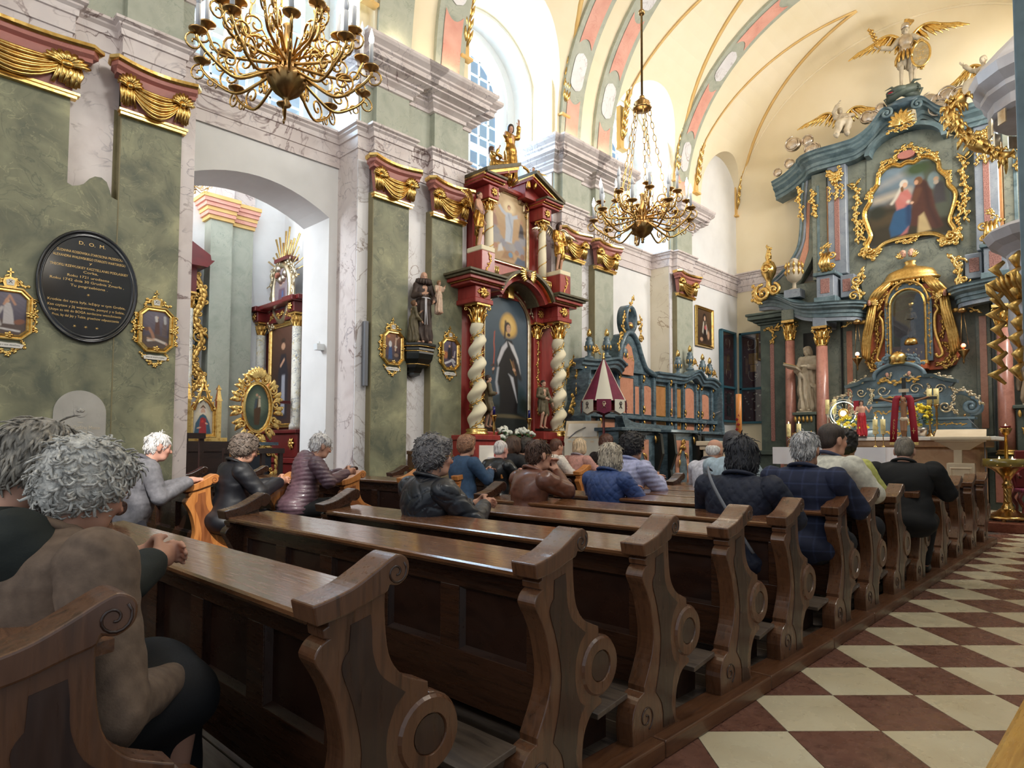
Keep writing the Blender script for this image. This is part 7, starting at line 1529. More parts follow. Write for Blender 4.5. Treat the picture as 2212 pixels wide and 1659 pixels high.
M['redrobe']=mat('red_robe',[(150,22,34),(180,40,48)],scale=6,rough=.45)
q=ony(1862,940,14.2);rc=statue('saint_statue','small figure in a red robe with a bare chest on the altar table',(q.x,q.y,1.56),PI+.2,.72,'redrobe','fleshp',(60,40,30),hair='long',bare=True,arms=[[(-.3,.05,1.15),(-.4,.15,1.3)],[(.28,.06,1.08),(.2,.25,1.0)]],vox=.018,base_m='dark',seed=17);MB().box((.04,-.08,.52),(.14,.0,.72)).obj('red_banner',M['redcloth'],rc)
q=ony(1953,862,13.2);cr=thing('crucifix','black wooden processional crucifix draped with a red stole','crucifix',(q.x,q.y,.15),0)
Z=q.z-.15;MB().box((-.03,-.015,0),(.03,.015,Z+.38)).box((-.50,-.015,Z-.025),(.50,.015,Z+.025)).obj('cross',M['black'],cr);MB().lathe([(.2,0),(.18,.03),(.05,.06),(.03,.3)],seg=16).obj('foot',M['brassd'],cr);MB().box((-.08,-.025,Z+.12),(.08,-.014,Z+.18)).obj('title_board',M['limewood'],cr)
B=head_prims((0,-.06,Z-.03),RZ(PI-.3)@RX(-.5),.55)
cc=lambda a,b,r0,r1:('c',a,b,r0,r1,.015)
B+=[cc((0,-.05,Z-.09),(0,-.05,Z-.34),.05,.042),cc((0,-.05,Z-.12),(-.2,-.045,Z-.04),.028,.02),cc((-.2,-.045,Z-.04),(-.38,-.03,Z+.02),.02,.014),cc((0,-.05,Z-.12),(.2,-.045,Z-.04),.028,.02),cc((.2,-.045,Z-.04),(.38,-.03,Z+.02),.02,.014),cc((-.03,-.05,Z-.36),(-.025,-.08,Z-.56),.036,.026),cc((.03,-.05,Z-.36),(.025,-.08,Z-.56),.036,.026),cc((-.025,-.08,Z-.56),(0,-.04,Z-.78),.024,.016),cc((.025,-.08,Z-.56),(0,-.05,Z-.78),.024,.016),cc((0,-.045,Z-.78),(0,-.07,Z-.84),.018,.012)]
obj('corpus',sdf_mesh(B,.009,name='corpus',color=skin_col([((0,-.06,Z-.03),RZ(PI-.3),.55)],(150,108,78))),cr,M['skinv'])
obj('loincloth',sdf_mesh([('e',(0,-.05,Z-.36),(.065,.05,.05),.02),('c',(.05,-.06,Z-.36),(.08,-.06,Z-.46),.02,.012,.02)],.009,folds(.006,60),name='cloth'),cr,M['limewood'])
for s in(-1,1):
 mb=MB();mb.loft([[(s*(x-.055),-.07,z),(s*(x+.055),-.075,z),(s*(x+.055),-.082,z),(s*(x-.055),-.078,z)]for x,z in[(.07,Z+.06),(.11,Z),(.13,Z-.2),(.155,Z-.5),(.17,Z-.78)]],smooth=True);o=mb.obj('red_stole',M['redcloth'],cr);MB().box((s*.17-.055,-.086,Z-.82),(s*.17+.055,-.072,Z-.77)).obj('gold_fringe',M['gold'],cr)
for k,c in enumerate('ALLELUJA'):text(c,.055,M['ink'],cr,loc=(-.145-.003*k,-.086,Z-.38-.046*k),rot=(PI/2,0,0))
MB().box((.15,-.087,Z-.62),(.158,-.083,Z-.52)).box((.125,-.087,Z-.575),(.183,-.083,Z-.567)).obj('stole_cross',M['ink'],cr)
#  choir stalls along the left wall of the sanctuary
cs=wallsite('choir_stalls','blue marbled choir stalls with salmon panels and gilt urns along the left wall','stalls',12.25,0,.15)
def sx_(name,m,u0,u1,d0,d1,z0,z1,bev=.01,par=None):return bevel(MB().box((u0,-d1,z0-.15),(u1,-d0,z1-.15)).obj(name,M[m],par or cs),bev,1)
L0,L1=-2.62,2.78
sx_('back_wall','blue',L0,L1,.05,.34,.15,2.86)
def spanel(u0,u1,z0,z1,arch=0,m='salmon',d=.36):
 pts=[(u0,z0-.15),(u1,z0-.15),(u1,z1-.15)]+([((u0+u1)/2+(u1-u0)/2*math.cos(PI*k/12),z1-.15+arch*math.sin(PI*k/12))for k in range(1,12)]if arch else[])+[(u0,z1-.15)]
 MB().prism(pts,lambda a,b,q:(a,q,b),-d,-.3).obj('panel',M[m],cs);moulding(pts,[(0,0),(0,.012),(.010,.018),(.02,.012),(.02,0)],y=-d+.005).obj('panel_frame',M['gold' if m=='ochre' else 'blue'],cs)
for a,b,z1,ar,m in[(-2.5,-2.15,2.62,0,'salmon'),(-2.04,-1.50,2.66,.10,'salmon'),(-1.36,-.82,2.75,.0,'salmon'),(-.76,-.60,2.6,0,'salmon'),(-.46,-.12,2.58,.06,'salmon'),(.02,.46,2.66,0,'ochre'),(.70,.80,2.66,0,'salmon'),(.92,1.14,2.66,0,'ochre'),(1.34,1.80,2.60,.12,'salmon'),(1.94,2.0,2.6,0,'salmon'),(2.12,2.56,2.52,.10,'salmon')]:
 spanel(a,b,2.02,z1,ar,m);spanel(a,b,1.62,1.88,0,m if m=='ochre' else 'salmon')
for u in(-2.58,-2.10,-1.43,-.53,-.05,.60,.86,1.24,1.87,2.06,2.66):sx_('post','blue',u-.045,u+.045,.3,.42,1.55,2.84)
sx_('dado_rail','blue',L0-.05,L1+.05,.3,.48,1.90,1.98);sx_('seat_rail','blue',L0-.05,L1+.05,.3,.52,1.50,1.58);sx_('seat','dark',L0,L1,.3,.75,.55,.62);sx_('seat_front','blue',L0,L1,.6,.7,.15,.55)
prf=[(-.1,-.16),(.06,-.16),(.08,-.10),(.12,-.08),(.12,-.03),(.17,0),(.17,.04),(-.1,.04)]
def cornice(path):
 P=[A_(p,float)for p in path];mb=MB();mb.loft([[(p[0],-(p[1]+o),p[2]-.15+dz)for o,dz in prf]for p in P],smooth=False);mb.obj('cornice',M['blue'],cs)
cornice(spl([(-2.72,.36,2.94),(-2.35,.38,2.95),(-2.1,.44,2.98),(-1.77,.50,3.03),(-1.46,.44,2.96),(-1.40,.4,2.92)],5))
cornice(spl([(-.05,.36,2.92),(.1,.36,2.92),(.6,.36,2.93),(.95,.38,2.93),(1.2,.40,2.95),(1.45,.46,3.06),(1.62,.48,3.10),(1.8,.46,3.03),(2.0,.42,2.95),(2.3,.42,2.97),(2.55,.42,2.95),(2.86,.38,2.88)],5))
cr_o=spl([(-1.42,2.85),(-1.38,3.2),(-1.30,3.45),(-1.12,3.66),(-.92,3.66),(-.74,3.5),(-.60,3.25),(-.42,3.0),(-.2,2.92),(-.05,2.88)],5)
MB().prism([(a,b-.15)for a,b in cr_o],lambda a,b,q:(a,q,b),-.40,-.08).obj('crest_gable',M['blue'],cs);mb=MB();mb.tube([(a,-.42,b-.15)for a,b in cr_o],.055,7);mb.obj('gable_moulding',M['blue'],cs)
MB().prism([(a,b-.15)for a,b in[(-1.30,2.80),(-.9,2.80),(-.86,3.1),(-.96,3.38),(-1.08,3.45),(-1.2,3.35),(-1.28,3.1)]],lambda a,b,q:(a,q,b),-.415,-.3).obj('gable_panel',M['salmon'],cs)
mb=MB();mb.loft([[(-.95+.24*r*math.cos(a)*.8,-.38-h,3.96-.15+.30*r*math.sin(a))for a in[2*PI*k/26 for k in range(26)]]for r,h in((1.05,-.2),(1.05,.02),(.9,.06),(.72,.02),(.72,-.2))]);mb.obj('oval_crest',M['blue'],cs)
obj('cherub_head',sdf_mesh(head_prims((-.92,-.36,3.70),RZ(PI+.6),.6),.010,color=skin_col([((-.92,-.36,3.70),RZ(PI+.6),.6)],(190,140,110)),name='h'),cs,M['skinv'])
mb=MB()
for s in(-1,1):vine(mb,[(-.95+s*.30,3.50),(-.95+s*.34,3.7),(-.95+s*.28,3.95)],-.42,.11,8,4,.014);cscroll(mb,(-.95+s*.36,3.45),.09,0,s*1.3,-.40,.022);leaf(mb,(-.95+s*.1,3.62),PI/2-s*1.1,.16,.04,-.5)
vine(mb,[(-1.05,4.02),(-.95,4.14),(-.9,4.3)],-.40,.10,7,3,.018);vine(mb,[(-1.45,3.1),(-1.42,3.3),(-1.36,3.5)],-.42,.10,9,6,.016);mb.ball((-.68,-.40,3.78),.05);stuff(mb.obj('gilt_crest',M['golda'],cs))
for u,z in[(-2.35,2.99),(-1.77,3.07),(-1.18,2.98),(1.05,2.97),(1.62,3.14),(2.25,3.01),(2.62,2.96)]:
 MB().lathe([(.09,0),(.09,.05),(.035,.08),(.035,.14),(.06,.17),(.085,.26),(.075,.34),(.05,.37),(.065,.40),(.03,.44)],(u,-.36,z-.15),14,flute=.06,nfl=7).obj('urn',M['blue'],cs)
 mb=MB();mb.lathe([(.02,.43),(.045,.48),(.03,.55),(.004,.60)],(u,-.36,z-.15),10,flute=.15,nfl=5);mb.obj('urn_flame',M['gold'],cs)
 mb=MB()
 for k in range(8):a=2*PI*k/8;mb.tube([(u+.075*math.cos(a),-.36+.075*math.sin(a),z+.02),(u+.09*math.cos(a),-.36+.09*math.sin(a),z+.11)],.012,5)
 stuff(mb.obj('urn_fluting',M['golda'],cs))
 if u not in(-1.77,1.05):mb=MB();cscroll(mb,(u+.16,z+.07),.08,PI/2,-1.3,-.38,.02);vine(mb,[(u+.05,z+.02),(u+.2,z+.05),(u+.28,z-.02)],-.4,.08,6,2,.014);stuff(mb.obj('rocaille',M['golda'],cs))
mb=MB()
for u in(-2.58,-2.10,-1.43,-.53,.60,1.24,1.87,2.06,2.66):
 for z in(2.70,2.05,1.75):leaf(mb,(u,z),-PI/2+.2,.14,.035,-.42,.4);leaf(mb,(u,z-.17),PI/2,.08,.03,-.42,.4)
vine(mb,[(-2.72,2.75),(-2.66,2.5),(-2.70,2.2)],-.3,.09,12,4,.02);vine(mb,[(-2.75,2.1),(-2.85,1.9),(-2.72,1.75)],-.3,.14,10,5,.028);stuff(mb.obj('gilt_mounts',M['golda'],cs))
MB().prism([(a,b-.15)for a,b in spl([(-2.62,2.8),(-2.70,2.5),(-2.66,2.2),(-2.80,1.9),(-2.70,1.6),(-2.62,1.55)],4)],lambda a,b,q:(a,q,b),-.6,-.05).obj('stall_end',M['blue'],cs);MB().prism([(a,b-.15)for a,b in spl([(2.78,2.8),(2.84,2.4),(2.80,2.1),(2.92,1.8),(2.84,1.6),(2.78,1.5)],4)],lambda a,b,q:(a,q,b),-.6,-.05).obj('stall_end',M['blue'],cs)
def desk(label,y,w,d,zt,carved=True):
 t=wallsite('stall_desk',label,'desk',y,d,.15)
 f=lambda n,m,a,b:bevel(MB().box(a,b).obj(n,M[m],t),.01,1)
 h=zt-.15;f('body','blue',(-w/2,.0,0),(w/2,.45,h-.06));f('top','blue',(-w/2-.06,-.08,h-.06),(w/2+.06,.5,h));f('plinth','dark',(-w/2-.03,-.04,0),(w/2+.03,.45,.14))
 pts=[(-w*.26,.22),(w*.26,.22),(w*.26,h-.2),(-w*.26,h-.2)];MB().prism(pts,lambda a,b,q:(a,q,b),-.025,0).obj('panel',M['salmon'],t)
 MB().prism([(a*.13*w/.9,h*.47+b*h*.27)for a,b in circ((0,0),1,20)],lambda a,b,q:(a,q,b),-.04,-.02).obj('oval_field',M['blue'],t)
 mb=MB();c=h*.47;rx,rz_=.17*w/.9,h*.33
 for k in range(12):
  a=2*PI*k/12;leaf(mb,(rx*math.cos(a),c+rz_*math.sin(a)),a+PI/2,.17,.035,-.04,.5)
 for a in(PI/2,-PI/2):cscroll(mb,(0,c+rz_*1.1*math.sin(a)),.07,0,1.3,-.03,.02)
 for s in(-1,1):leaf(mb,(s*w*.42,h-.12),-PI/2,.16,.04,-.03,.3)
 stuff(mb.obj('rocaille_frame',M['golda'],t))
 for s in(-1,1):mb=MB();mb.prism([(.0,0),(.0,h-.05),(-.12,h-.1),(-.16,h*.7),(-.05,h*.5),(-.14,.2),(-.1,0)],lambda a,b,q:(q,a,b),s*w/2-.04,s*w/2+.04);mb.obj('bracket',M['black'],t)
 return t
desk('blue marbled choir desk with gilt oval frame, half hidden behind the lavender jacket',9.75,1.15,1.62,1.66);desk('blue marbled choir desk with tall gilt rocaille frame on a salmon panel',11.2,.95,1.62,1.66);desk('dark blue choir desk half hidden behind the orange paschal candle',12.85,1.3,1.4,1.66)
o=wallsite('kneeling_rail','blue marbled bench back between the choir stalls and the desks','bench',11.0,1.0,.15);bevel(MB().box((-.9,-.06,0),(.9,.06,1.62)).obj('panel',M['blue'],o),.02);mb=MB();mb.prism(spl([(-.9,1.55),(-1.0,1.75),(-.8,1.7),(-.5,1.64),(.5,1.62),(.9,1.62)],4)+[(.9,1.5),(-.9,1.5)],lambda a,b,q:(a,q,b),-.08,.08);mb.obj('scrolled_top',M['blue'],o)
t=wallsite('framed_picture','gilt framed painting of a nun in a white cloak above the choir stalls','picture',15.12,.01,4.37)
w,h=.46,.50;moulding([(-w+.08,-h+.07),(w-.08,-h+.07),(w-.08,h-.07),(-w+.08,h-.07)],frp(.075,1.4),y=0).obj('frame',M['gold'],t);MB().box((-w+.05,-.01,-h+.05),(w-.05,.01,h-.05)).obj('backing',M['dark'],t)
obj('canvas',canvas(2*w-.15,2*h-.12,[('bg',(64,48,38),0),('grad',(84,62,46),0,.4,1),('p',(40,30,28),.4,[(.36,.1),(.62,.1),(.66,.4),(.6,.62),(.44,.62),(.38,.4)]),('p',(196,186,170),.4,[(.34,.35),(.42,.66),(.5,.68),(.46,.5),(.42,.3)]),('p',(190,180,166),.4,[(.6,.68),(.7,.5),(.72,.34),(.64,.3),(.6,.52)]),('e',(34,26,26),.3,.52,.78,.12,.15),('e',(206,168,140),.3,.53,.76,.06,.08),('e',(180,92,92),.5,.58,.5,.08,.07),('l',(90,66,44),.3,[(.5,.56),(.74,.68)],.015),('e',(190,150,120),.5,.3,.14,.1,.06),('e',(186,146,120),.6,.78,.3,.08,.14)],40),t,M['paint']).location.y=-.02
def case(label,t,w,z0,z1,kind):
 h=z1-z0;zm=z0+h*.38
 for n,a,b in(('rail',(-w/2,-.09,z0),(w/2,0,z0+.06)),('rail',(-w/2,-.09,z1-.06),(w/2,0,z1)),('rail',(-w/2,-.09,zm-.03),(w/2,0,zm+.03)),('stile',(-w/2,-.09,z0),(-w/2+.07,0,z1)),('stile',(w/2-.07,-.09,z0),(w/2,0,z1))):bevel(MB().box(a,b).obj(n,M['bluef'],t),.008,1)
 MB().box((-w/2+.04,-.03,z0+.03),(w/2-.04,-.01,z1-.03)).obj('velvet_back',M['maroon'],t);MB().box((-w/2+.06,-.072,z0+.05),(w/2-.06,-.068,z1-.05)).obj('glass_pane',M['cglass'],t)
 R=random.Random(kind);y=-.036
 for k in range(26 if kind else 8):
  x,z=R.uniform(-w/2+.12,w/2-.12),z0+.14+(h*.38-.22)*R.random()if k<18 else zm+.12+(h*.6-.25)*R.random();s=R.uniform(.018,.03)
  MB().prism([(x+s*1.1*math.sin(a)**3,z+s*(.85*math.cos(a)-.32*math.cos(2*a)-.12*math.cos(3*a)))for a in[2*PI*q/14 for q in range(14)]],lambda a,b,q:(a,q,b),y-.006,y).obj('silver_heart',M['silver'],t)
 for x,z,r in((0,z1-.35,.12),(.02,zm+.35,.13),(-.05,z1-.3,.07)):MB().tube([(x+r*math.sin(a),y-.004,z-r*1.3*(math.cos(a)-.2))for a in[-2.2+4.4*k/20 for k in range(21)]],.006,5).obj('necklace',M['silver'],t)
 for z in(z1-.72,zm+.55):
  s=.12 if z>zm+.8 else.08;MB().box((-s+.02,y-.008,z-s*1.2),(s+.02,y,z+s*1.2)).obj('ex_voto_plate',M['brassd'],t)
 if not kind:
  for z in(z0+.3,z0+.62):MB().box((-.1,y-.02,z-.12),(.1,y,z+.14)).obj('dark_medal',M['black'],t)
case('',wallsite('display_case','tall blue framed glass case of ex-votos on the left wall by the corner','case',16.34,.01,0),.86,2.0,4.44,0)
t=thing('display_case','tall blue framed glass case of silver hearts on the back wall by the corner','case',(-7.40,16.985,0));case('',t,.70,1.98,4.44,3)
q=onw(1304,868,1.4);t=thing('canopy_umbrella','half-closed wine and cream striped silk umbrella on a stand before the stalls','umbrella',(q.x,q.y,0))
N=16;z0,z1=q.z,q.z+.72
for k in range(8):
 mb=MB();mb.loft([[(r*math.cos(a),r*math.sin(a),z)for a in[2*PI*(k+j/4)/8+.25 for j in range(5)]]for r,z in((.025,z1),(.12,z1-.18),(.25,z1-.45),(.385,z0))],caps=False,closed=False);mb.obj('silk_gore',M['wine' if k%2 else 'lace'],t)
 mb=MB();mb.loft([[(.387*math.cos(a),.387*math.sin(a),z)for a in[2*PI*(k+.1+.8*j/4)/8+.25 for j in range(5)]]for z in(z0+.02,z0-.10,z0-.17)]+[[(.387*math.cos(a)*.999,.387*math.sin(a)*.999,z0-.22+.05*abs(j-2)/2)for j,a in enumerate([2*PI*(k+.1+.8*j/4)/8+.25 for j in range(5)])]],caps=False,closed=False);mb.obj('lappet',M['lace' if k%2 else 'wine'],t)
 a=2*PI*(k+.5)/8+.25;mb=MB();c=A_((.392*math.cos(a),.392*math.sin(a),z0-.09));u=A_((-math.sin(a),math.cos(a),0))
 for s in(-1,1):mb.tube([tuple(c-u*.03*s+A_((0,0,-.04))),tuple(c+u*.03*s+A_((0,0,.04)))],.006,5)
 mb.tube([tuple(c+u*.022*math.cos(b)+A_((0,0,.05+.02*math.sin(b))))for b in[2*PI*j/10 for j in range(11)]],.006,5);stuff(mb.obj('keys_emblem',M['goldw' if not k%2 else 'dark'],t))
MB().tube([(0,0,.15),(0,0,z1+.03)],.022,8).obj('pole',M['redd'],t);MB().lathe([(.25,.09),(.22,.12),(.05,.15),(.03,.3)],seg=16).obj('foot',M['dark'],t);mb=MB();mb.lathe([(.02,z1),(.03,z1+.03),(.012,z1+.06),(.025,z1+.09),(.004,z1+.13)],seg=10);mb.obj('finial',M['gold'],t)
MB().lathe([(.30,z0-.16),(.30,z0-.02),(.28,z0),(.02,z0+.02)],seg=24).obj('inner_fringe',M['redd'],t)
q=ony(1257,945,9.0);t=thing('lectern','cloth covered reading stand with an open missal beside the red altar','lectern',(q.x,q.y,.09),.55)
n=14;mb=MB();mb.loft([[(-.30+.6*k/n,-.03-.008*math.sin(k*2.1),z)for k in range(n+1)]for z in(1.38,1.1,.85,.6)],caps=False,closed=False);mb.obj('cloth',M['lace'],t);MB().box((-.28,-.02,0),(.28,.30,1.36)).obj('stand',M['limewood'],t)
MB().prism([(-.03,1.34),(.30,1.70),(.30,1.67),(-.03,1.31)],lambda a,b,q:(q,a,b),-.31,.31).obj('desk_board',M['limewood'],t)
for s in(-1,1):MB().loft([[(s*x,.03+.0*x-.03*math.sin(PI*x/.27),z0_-.0)for x in(.0,.07,.14,.20,.26)]if False else[(s*x,y_-.02-.02*math.sin(PI*min(1,x/.2)),z_)for x in(0,.05,.1,.16,.22,.26)]for y_,z_ in((.02,1.41),(.24,1.65))],caps=False,closed=False).obj('open_page',M['paper'],t)
MB().box((-.27,.0,1.37),(.27,.03,1.42)).obj('book_ledge',M['limewood'],t);MB().tube([(-.28,-.02,1.34),(-.1,.02,1.5),(.05,.12,1.58)],.012,5,.3).obj('ribbon',M['grey'],t)
q=ony(1596,905,12.75);t=thing('paschal_candle','tall orange paschal candle with red symbols before the display cases','candle',(q.x,q.y,.0))
MB().lathe([(.16,0),(.15,.05),(.04,.1),(.03,1.3),(.09,1.38),(.09,1.42)],seg=16).obj('stand',M['brassd'],t);MB().lathe([(.058,1.42),(.058,2.42),(.02,2.425)],seg=18).obj('candle',M['waxo'],t)
for k in range(5):mb=MB();z=1.5+.1*k;rosette(mb,((k%2-.5)*.03,z),.04,-.055,4);mb.obj('red_symbol',M['redcloth'],t)
for a,b in(('A',1.98),('Ω',1.46)):text(a,.07,M['redcloth'],t,loc=(.02,-.06,b),rot=(PI/2,0,.6))
q=ony(1543,946,11.9);t=thing('ambo','pale limestone pedestal ambo behind the white haired man','ambo',(q.x,q.y,.0),.4)
bevel(MB().box((-.33,-.22,1.36),(.33,.22,1.45)).obj('top',M['limewood'],t),.015);bevel(MB().box((-.27,-.18,1.28),(.27,.18,1.36)).obj('moulding',M['limewood'],t),.02);bevel(MB().box((-.2,-.14,.06),(.2,.14,1.28)).obj('shaft',M['limewood'],t),.01);bevel(MB().box((-.28,-.2,0),(.28,.2,.08)).obj('base',M['limewood'],t),.01)
q2=ony(1500,930,11.8);MB().tube([(-.25,-.05,1.45),(-.25,-.05,1.6),(-.05,-.1,1.95),(.12,-.1,2.03)],.008,5).obj('microphone_arm',M['grey'],t)
#  side chapel seen through the arch
XC,YC=-12.75,6.35
cw=struct(MB().box((XC-.3,-1.5,0),(XC,YC+.3,8.2)).obj('wall_chapel_far',M['white']));cw2=struct(MB().box((XC-.3,YC,0),(-9.2,YC+.3,8.2)).obj('wall_chapel_end',M['white']))
struct(MB().box((XC-.3,-1.8,0),(-9.2,-1.5,3.2)).obj('wall_chapel_near',M['white']));struct(MB().box((XC,-1.5,-.2),(-9.15,YC,.05)).obj('floor',M['plinth']));struct(MB().box((XC-.3,-1.8,8.2),(-9.2,YC+.3,8.5)).obj('ceiling',M['white']))
cap=lambda px,py,x:onx(px,py,x)
y0=onx(453,600,XC+.3).y;y1=onx(500,600,XC+.3).y;y2=onx(545,600,XC+.16).y
zc0=onx(480,478,XC+.3).z;zc1=onx(480,432,XC+.3).z
n=140
for a,b,d in((y0,y1,.30),(y1,min(y2,YC-.05),.16)):
 s=struct(MB().box((XC-.02,a,0),(XC+d,b,6.6)).obj('trim_%d'%n,M['greenp']));n+=1
 for i,(q,m)in enumerate(((.05,'yellow'),(.09,'pink'),(.11,'yellow'),(.15,'pink'),(.19,'pink'),(.22,'yellow'))):
  h=(zc1-zc0)/6;MB().box((XC,a-q,zc0+h*i),(XC+d+q,b+q*.3,zc0+h*(i+1))).obj('capital_moulding',M[m],s)
 MB().box((XC,a-.05,zc1),(XC+d+.05,b,zc1+.5)).obj('entablature',M['marble'],s);MB().box((XC,a-.14,zc1+.36),(XC+d+.14,b,zc1+.52)).obj('cornice',M['marble'],s)
 for z0,z1,q,m in((.05,.85,.06,'greenp'),(.85,1.1,.16,'colpink'),(1.1,1.2,.1,'gold')):MB().box((XC,a-q,z0),(XC+d+q,b+q*.2,z1)).obj('pedestal',M[m],s)
q=ony(646,950,5.9);c=struct(MB().lathe([(.20,1.35),(.20,3),(.19,6.5)],(-10.15,6.0,0),20).obj('trim_150',M['greenp']));MB().lathe([(.36,.05),(.36,1.02)],(-10.15,6.0,0),20).obj('pedestal',M['greenp'],c)
for r,z0,z1,m in((.38,1.02,1.12,'colpink'),(.36,1.12,1.2,'gold'),(.30,1.2,1.3,'colpink'),(.27,1.3,1.38,'gold')):MB().lathe([(r-.02,z0),(r,z0+.02),(r,z1-.02),(r-.02,z1)],(-10.15,6.0,0),20).obj('base_moulding',M[m],c)
PY_=5.75;e=lambda px,py,y=PY_:ony(px,py,y)
xa=(e(541,780).x+e(640,780).x)/2;hw=abs(e(640,780).x-e(541,780).x)/2;zt=e(590,690).z;zb=1.0
t=thing('side_altar','dark red chapel altar with flower painted columns and oval crest, through the arch','altar',(xa,PY_+.25,0))
f=lambda nme,m,a,b,bv=.012:bevel(MB().box(a,b).obj(nme,M[m],t),bv,1)
zk=e(590,745).z;zc=e(560,722).z
f('body','redd',(-hw*.92,0,.9),(hw*.92,.4,zk+.35));f('plinth','redd',(-hw,-.25,.05),(hw,.4,1.0));f('plinth_cap','redd',(-hw-.05,-.3,1.0),(hw+.05,.4,1.1));f('pedestal','redd',(-hw,-.2,1.1),(hw,.4,1.55));f('pedestal_cap','redd',(-hw-.04,-.26,1.55),(hw+.04,.4,1.62))
M['lapis']=mat('flower_painted_ivory',[(206,200,186),(222,216,204)],scale=6,rough=.45,vein=((36,52,96),9,.05,.95,1.5),vein2=((190,160,60),7,.03,.8,1))
for s in(-1,1):
 MB().lathe([(.11,1.62),(.11,1.7),(.085,1.74),(.085,zc)],(s*hw*.78,-.14,0),16).obj('column',M['lapis'],t);stuff(corinth(MB(),(s*hw*.78,-.14,zc),.075,.26).obj('capital',M['golda'],t));f('frieze_block','redd',(s*hw*.78-.13,-.28,zc+.26),(s*hw*.78+.13,.1,zc+.45));mb=MB();rosette(mb,(s*hw*.78,zc+.36),.09,-.28,7);rosette(mb,(s*hw*.78,1.36),.12,-.2,7);stuff(mb.obj('gilt_rosette',M['golda'],t));f('cornice_block','redd',(s*hw*.78-.2,-.36,zc+.45),(s*hw*.78+.2,.3,zc+.55))
f('frieze','redd',(-hw*.7,-.1,zc+.2),(hw*.7,.2,zc+.45));f('cornice','redd',(-hw-.08,-.28,zc+.47),(hw+.08,.3,zc+.56));mb=MB();vine(mb,[(-hw*.45,zc+.32),(0,zc+.34),(hw*.45,zc+.32)],-.1,.10,14,3,.014);stuff(mb.obj('frieze_carving',M['golda'],t))
w=hw*.95;moulding([(-w/2,1.75),(w/2,1.75),(w/2,zc+.1),(-w/2,zc+.1)],frp(.09,1.3),y=-.02).obj('frame',M['gold'],t)
o=obj('painting',canvas(w,zc-1.65,[('bg',(60,40,34),0),('grad',(96,64,50),0,.5,1),('p',(40,36,44),.4,[(.3,.05),(.7,.05),(.74,.5),(.62,.72),(.4,.72),(.28,.5)]),('p',(150,150,158),.4,[(.42,.1),(.6,.1),(.6,.5),(.46,.5)]),('e',(190,146,116),.3,.5,.8,.09,.07),('e',(60,44,36),.3,.5,.86,.1,.05),('l',(186,142,114),.3,[(.4,.6),(.55,.66)],.03)],40),t,M['paint']);o.location=(0,-.03,(1.75+zc+.1)/2)
zo=e(597,628).z;ro=abs(e(612,628).x-e(580,628).x)/2*1.05
mb=MB();mb.loft([[(ro*r*math.cos(a),-h,zo+ro*1.6*r*math.sin(a))for a in[2*PI*k/28 for k in range(28)]]for r,h in((1.18,0),(1.18,.1),(1.05,.14),(.95,.08),(.95,0))]);mb.obj('oval_frame',M['goldw'],t);o=obj('oval_picture',canvas(ro*1.9,ro*3.04,[('bg',(150,136,140),0),('p',(110,84,96),.4,[(.2,.0),(.8,0),(.7,.6),(.3,.6)]),('e',(200,160,140),.3,.42,.7,.1,.08),('e',(200,160,140),.3,.6,.74,.1,.08),('p',(84,104,150),.4,[(.45,.05),(.62,.05),(.6,.55),(.5,.55)])],24,disc_map(ro*1.9,ro*3.04)),t,M['paint']);o.location=(0,-.085,zo)
mb=MB()
for s in(-1,1):
 vine(mb,[(s*ro*1.3,zo-ro*2.1),(s*ro*1.7,zo-ro*1.4),(s*ro*1.3,zo-.1),(s*ro*1.4,zo+.4),(s*.12,zo+ro*1.9)],-.06,.17,26,4,.022);cscroll(mb,(s*ro*1.6,zo-ro*1.6),.14,0,s*1.4,-.05,.035);cscroll(mb,(s*ro*1.25,zo+.35),.10,0,-s*1.4,-.05,.03)
stuff(mb.obj('crest_carving',M['goldw'],t));MB().box((-.28,-.12,zo+ro*1.95),(.28,.1,zo+ro*1.95+.07)).obj('crest_shelf',M['redd'],t)
zr=e(600,585).z;mb=MB()
for k in range(19):a=-.15+(PI+.3)*k/18;l=.42+.24*math.sin(k*2.2)**2;mb.tube([(.14*math.cos(a),-.03,zr+.14*math.sin(a)),((.14+l)*math.cos(a),-.02,zr+(.14+l*1.25)*math.sin(a))],[.012,.022],5,.5)
stuff(mb.obj('sunburst',M['gold'],t));mb=MB();R=random.Random(2)
for k in range(14):a=R.uniform(0,6.3);mb.ball((.17*math.cos(a),-.08,zr+.02+.14*math.sin(a)),R.uniform(.05,.09),8,5)
stuff(mb.obj('cloud',M['silver'],t));obj('cherub_head',sdf_mesh(head_prims((-.05,-.16,zr-.04),RZ(PI-.9),.55),.012,color=skin_col([((-.05,-.16,zr-.04),RZ(PI-.9),.55)],(150,90,70)),name='h'),t,M['skinv'])
for s in(1,):mb=MB();vine(mb,[(s*(hw+.02),zc+.3),(s*(hw+.10),2.8),(s*(hw+.02),2.2),(s*(hw+.1),1.7)],.1,.15,26,7,.02);stuff(mb.obj('side_carving',M['goldw'],t))
g=lambda px,py:onx(px,py,XC+.35)
t=thing('side_altar','red chapel altar edge with gilt foliage wing, just right of the marble pier','altar',(XC,0,0));V=lambda px,py:(g(px,py).y,g(px,py).z)
fp=lambda nme,m,pts,x0,x1:MB().prism(pts,lambda a,b,q:(q,a,b),x0,x1).obj(nme,M[m],t)
a,b=V(388,500),V(448,570);ye=V(408,700)[0];yl=ye-2.4
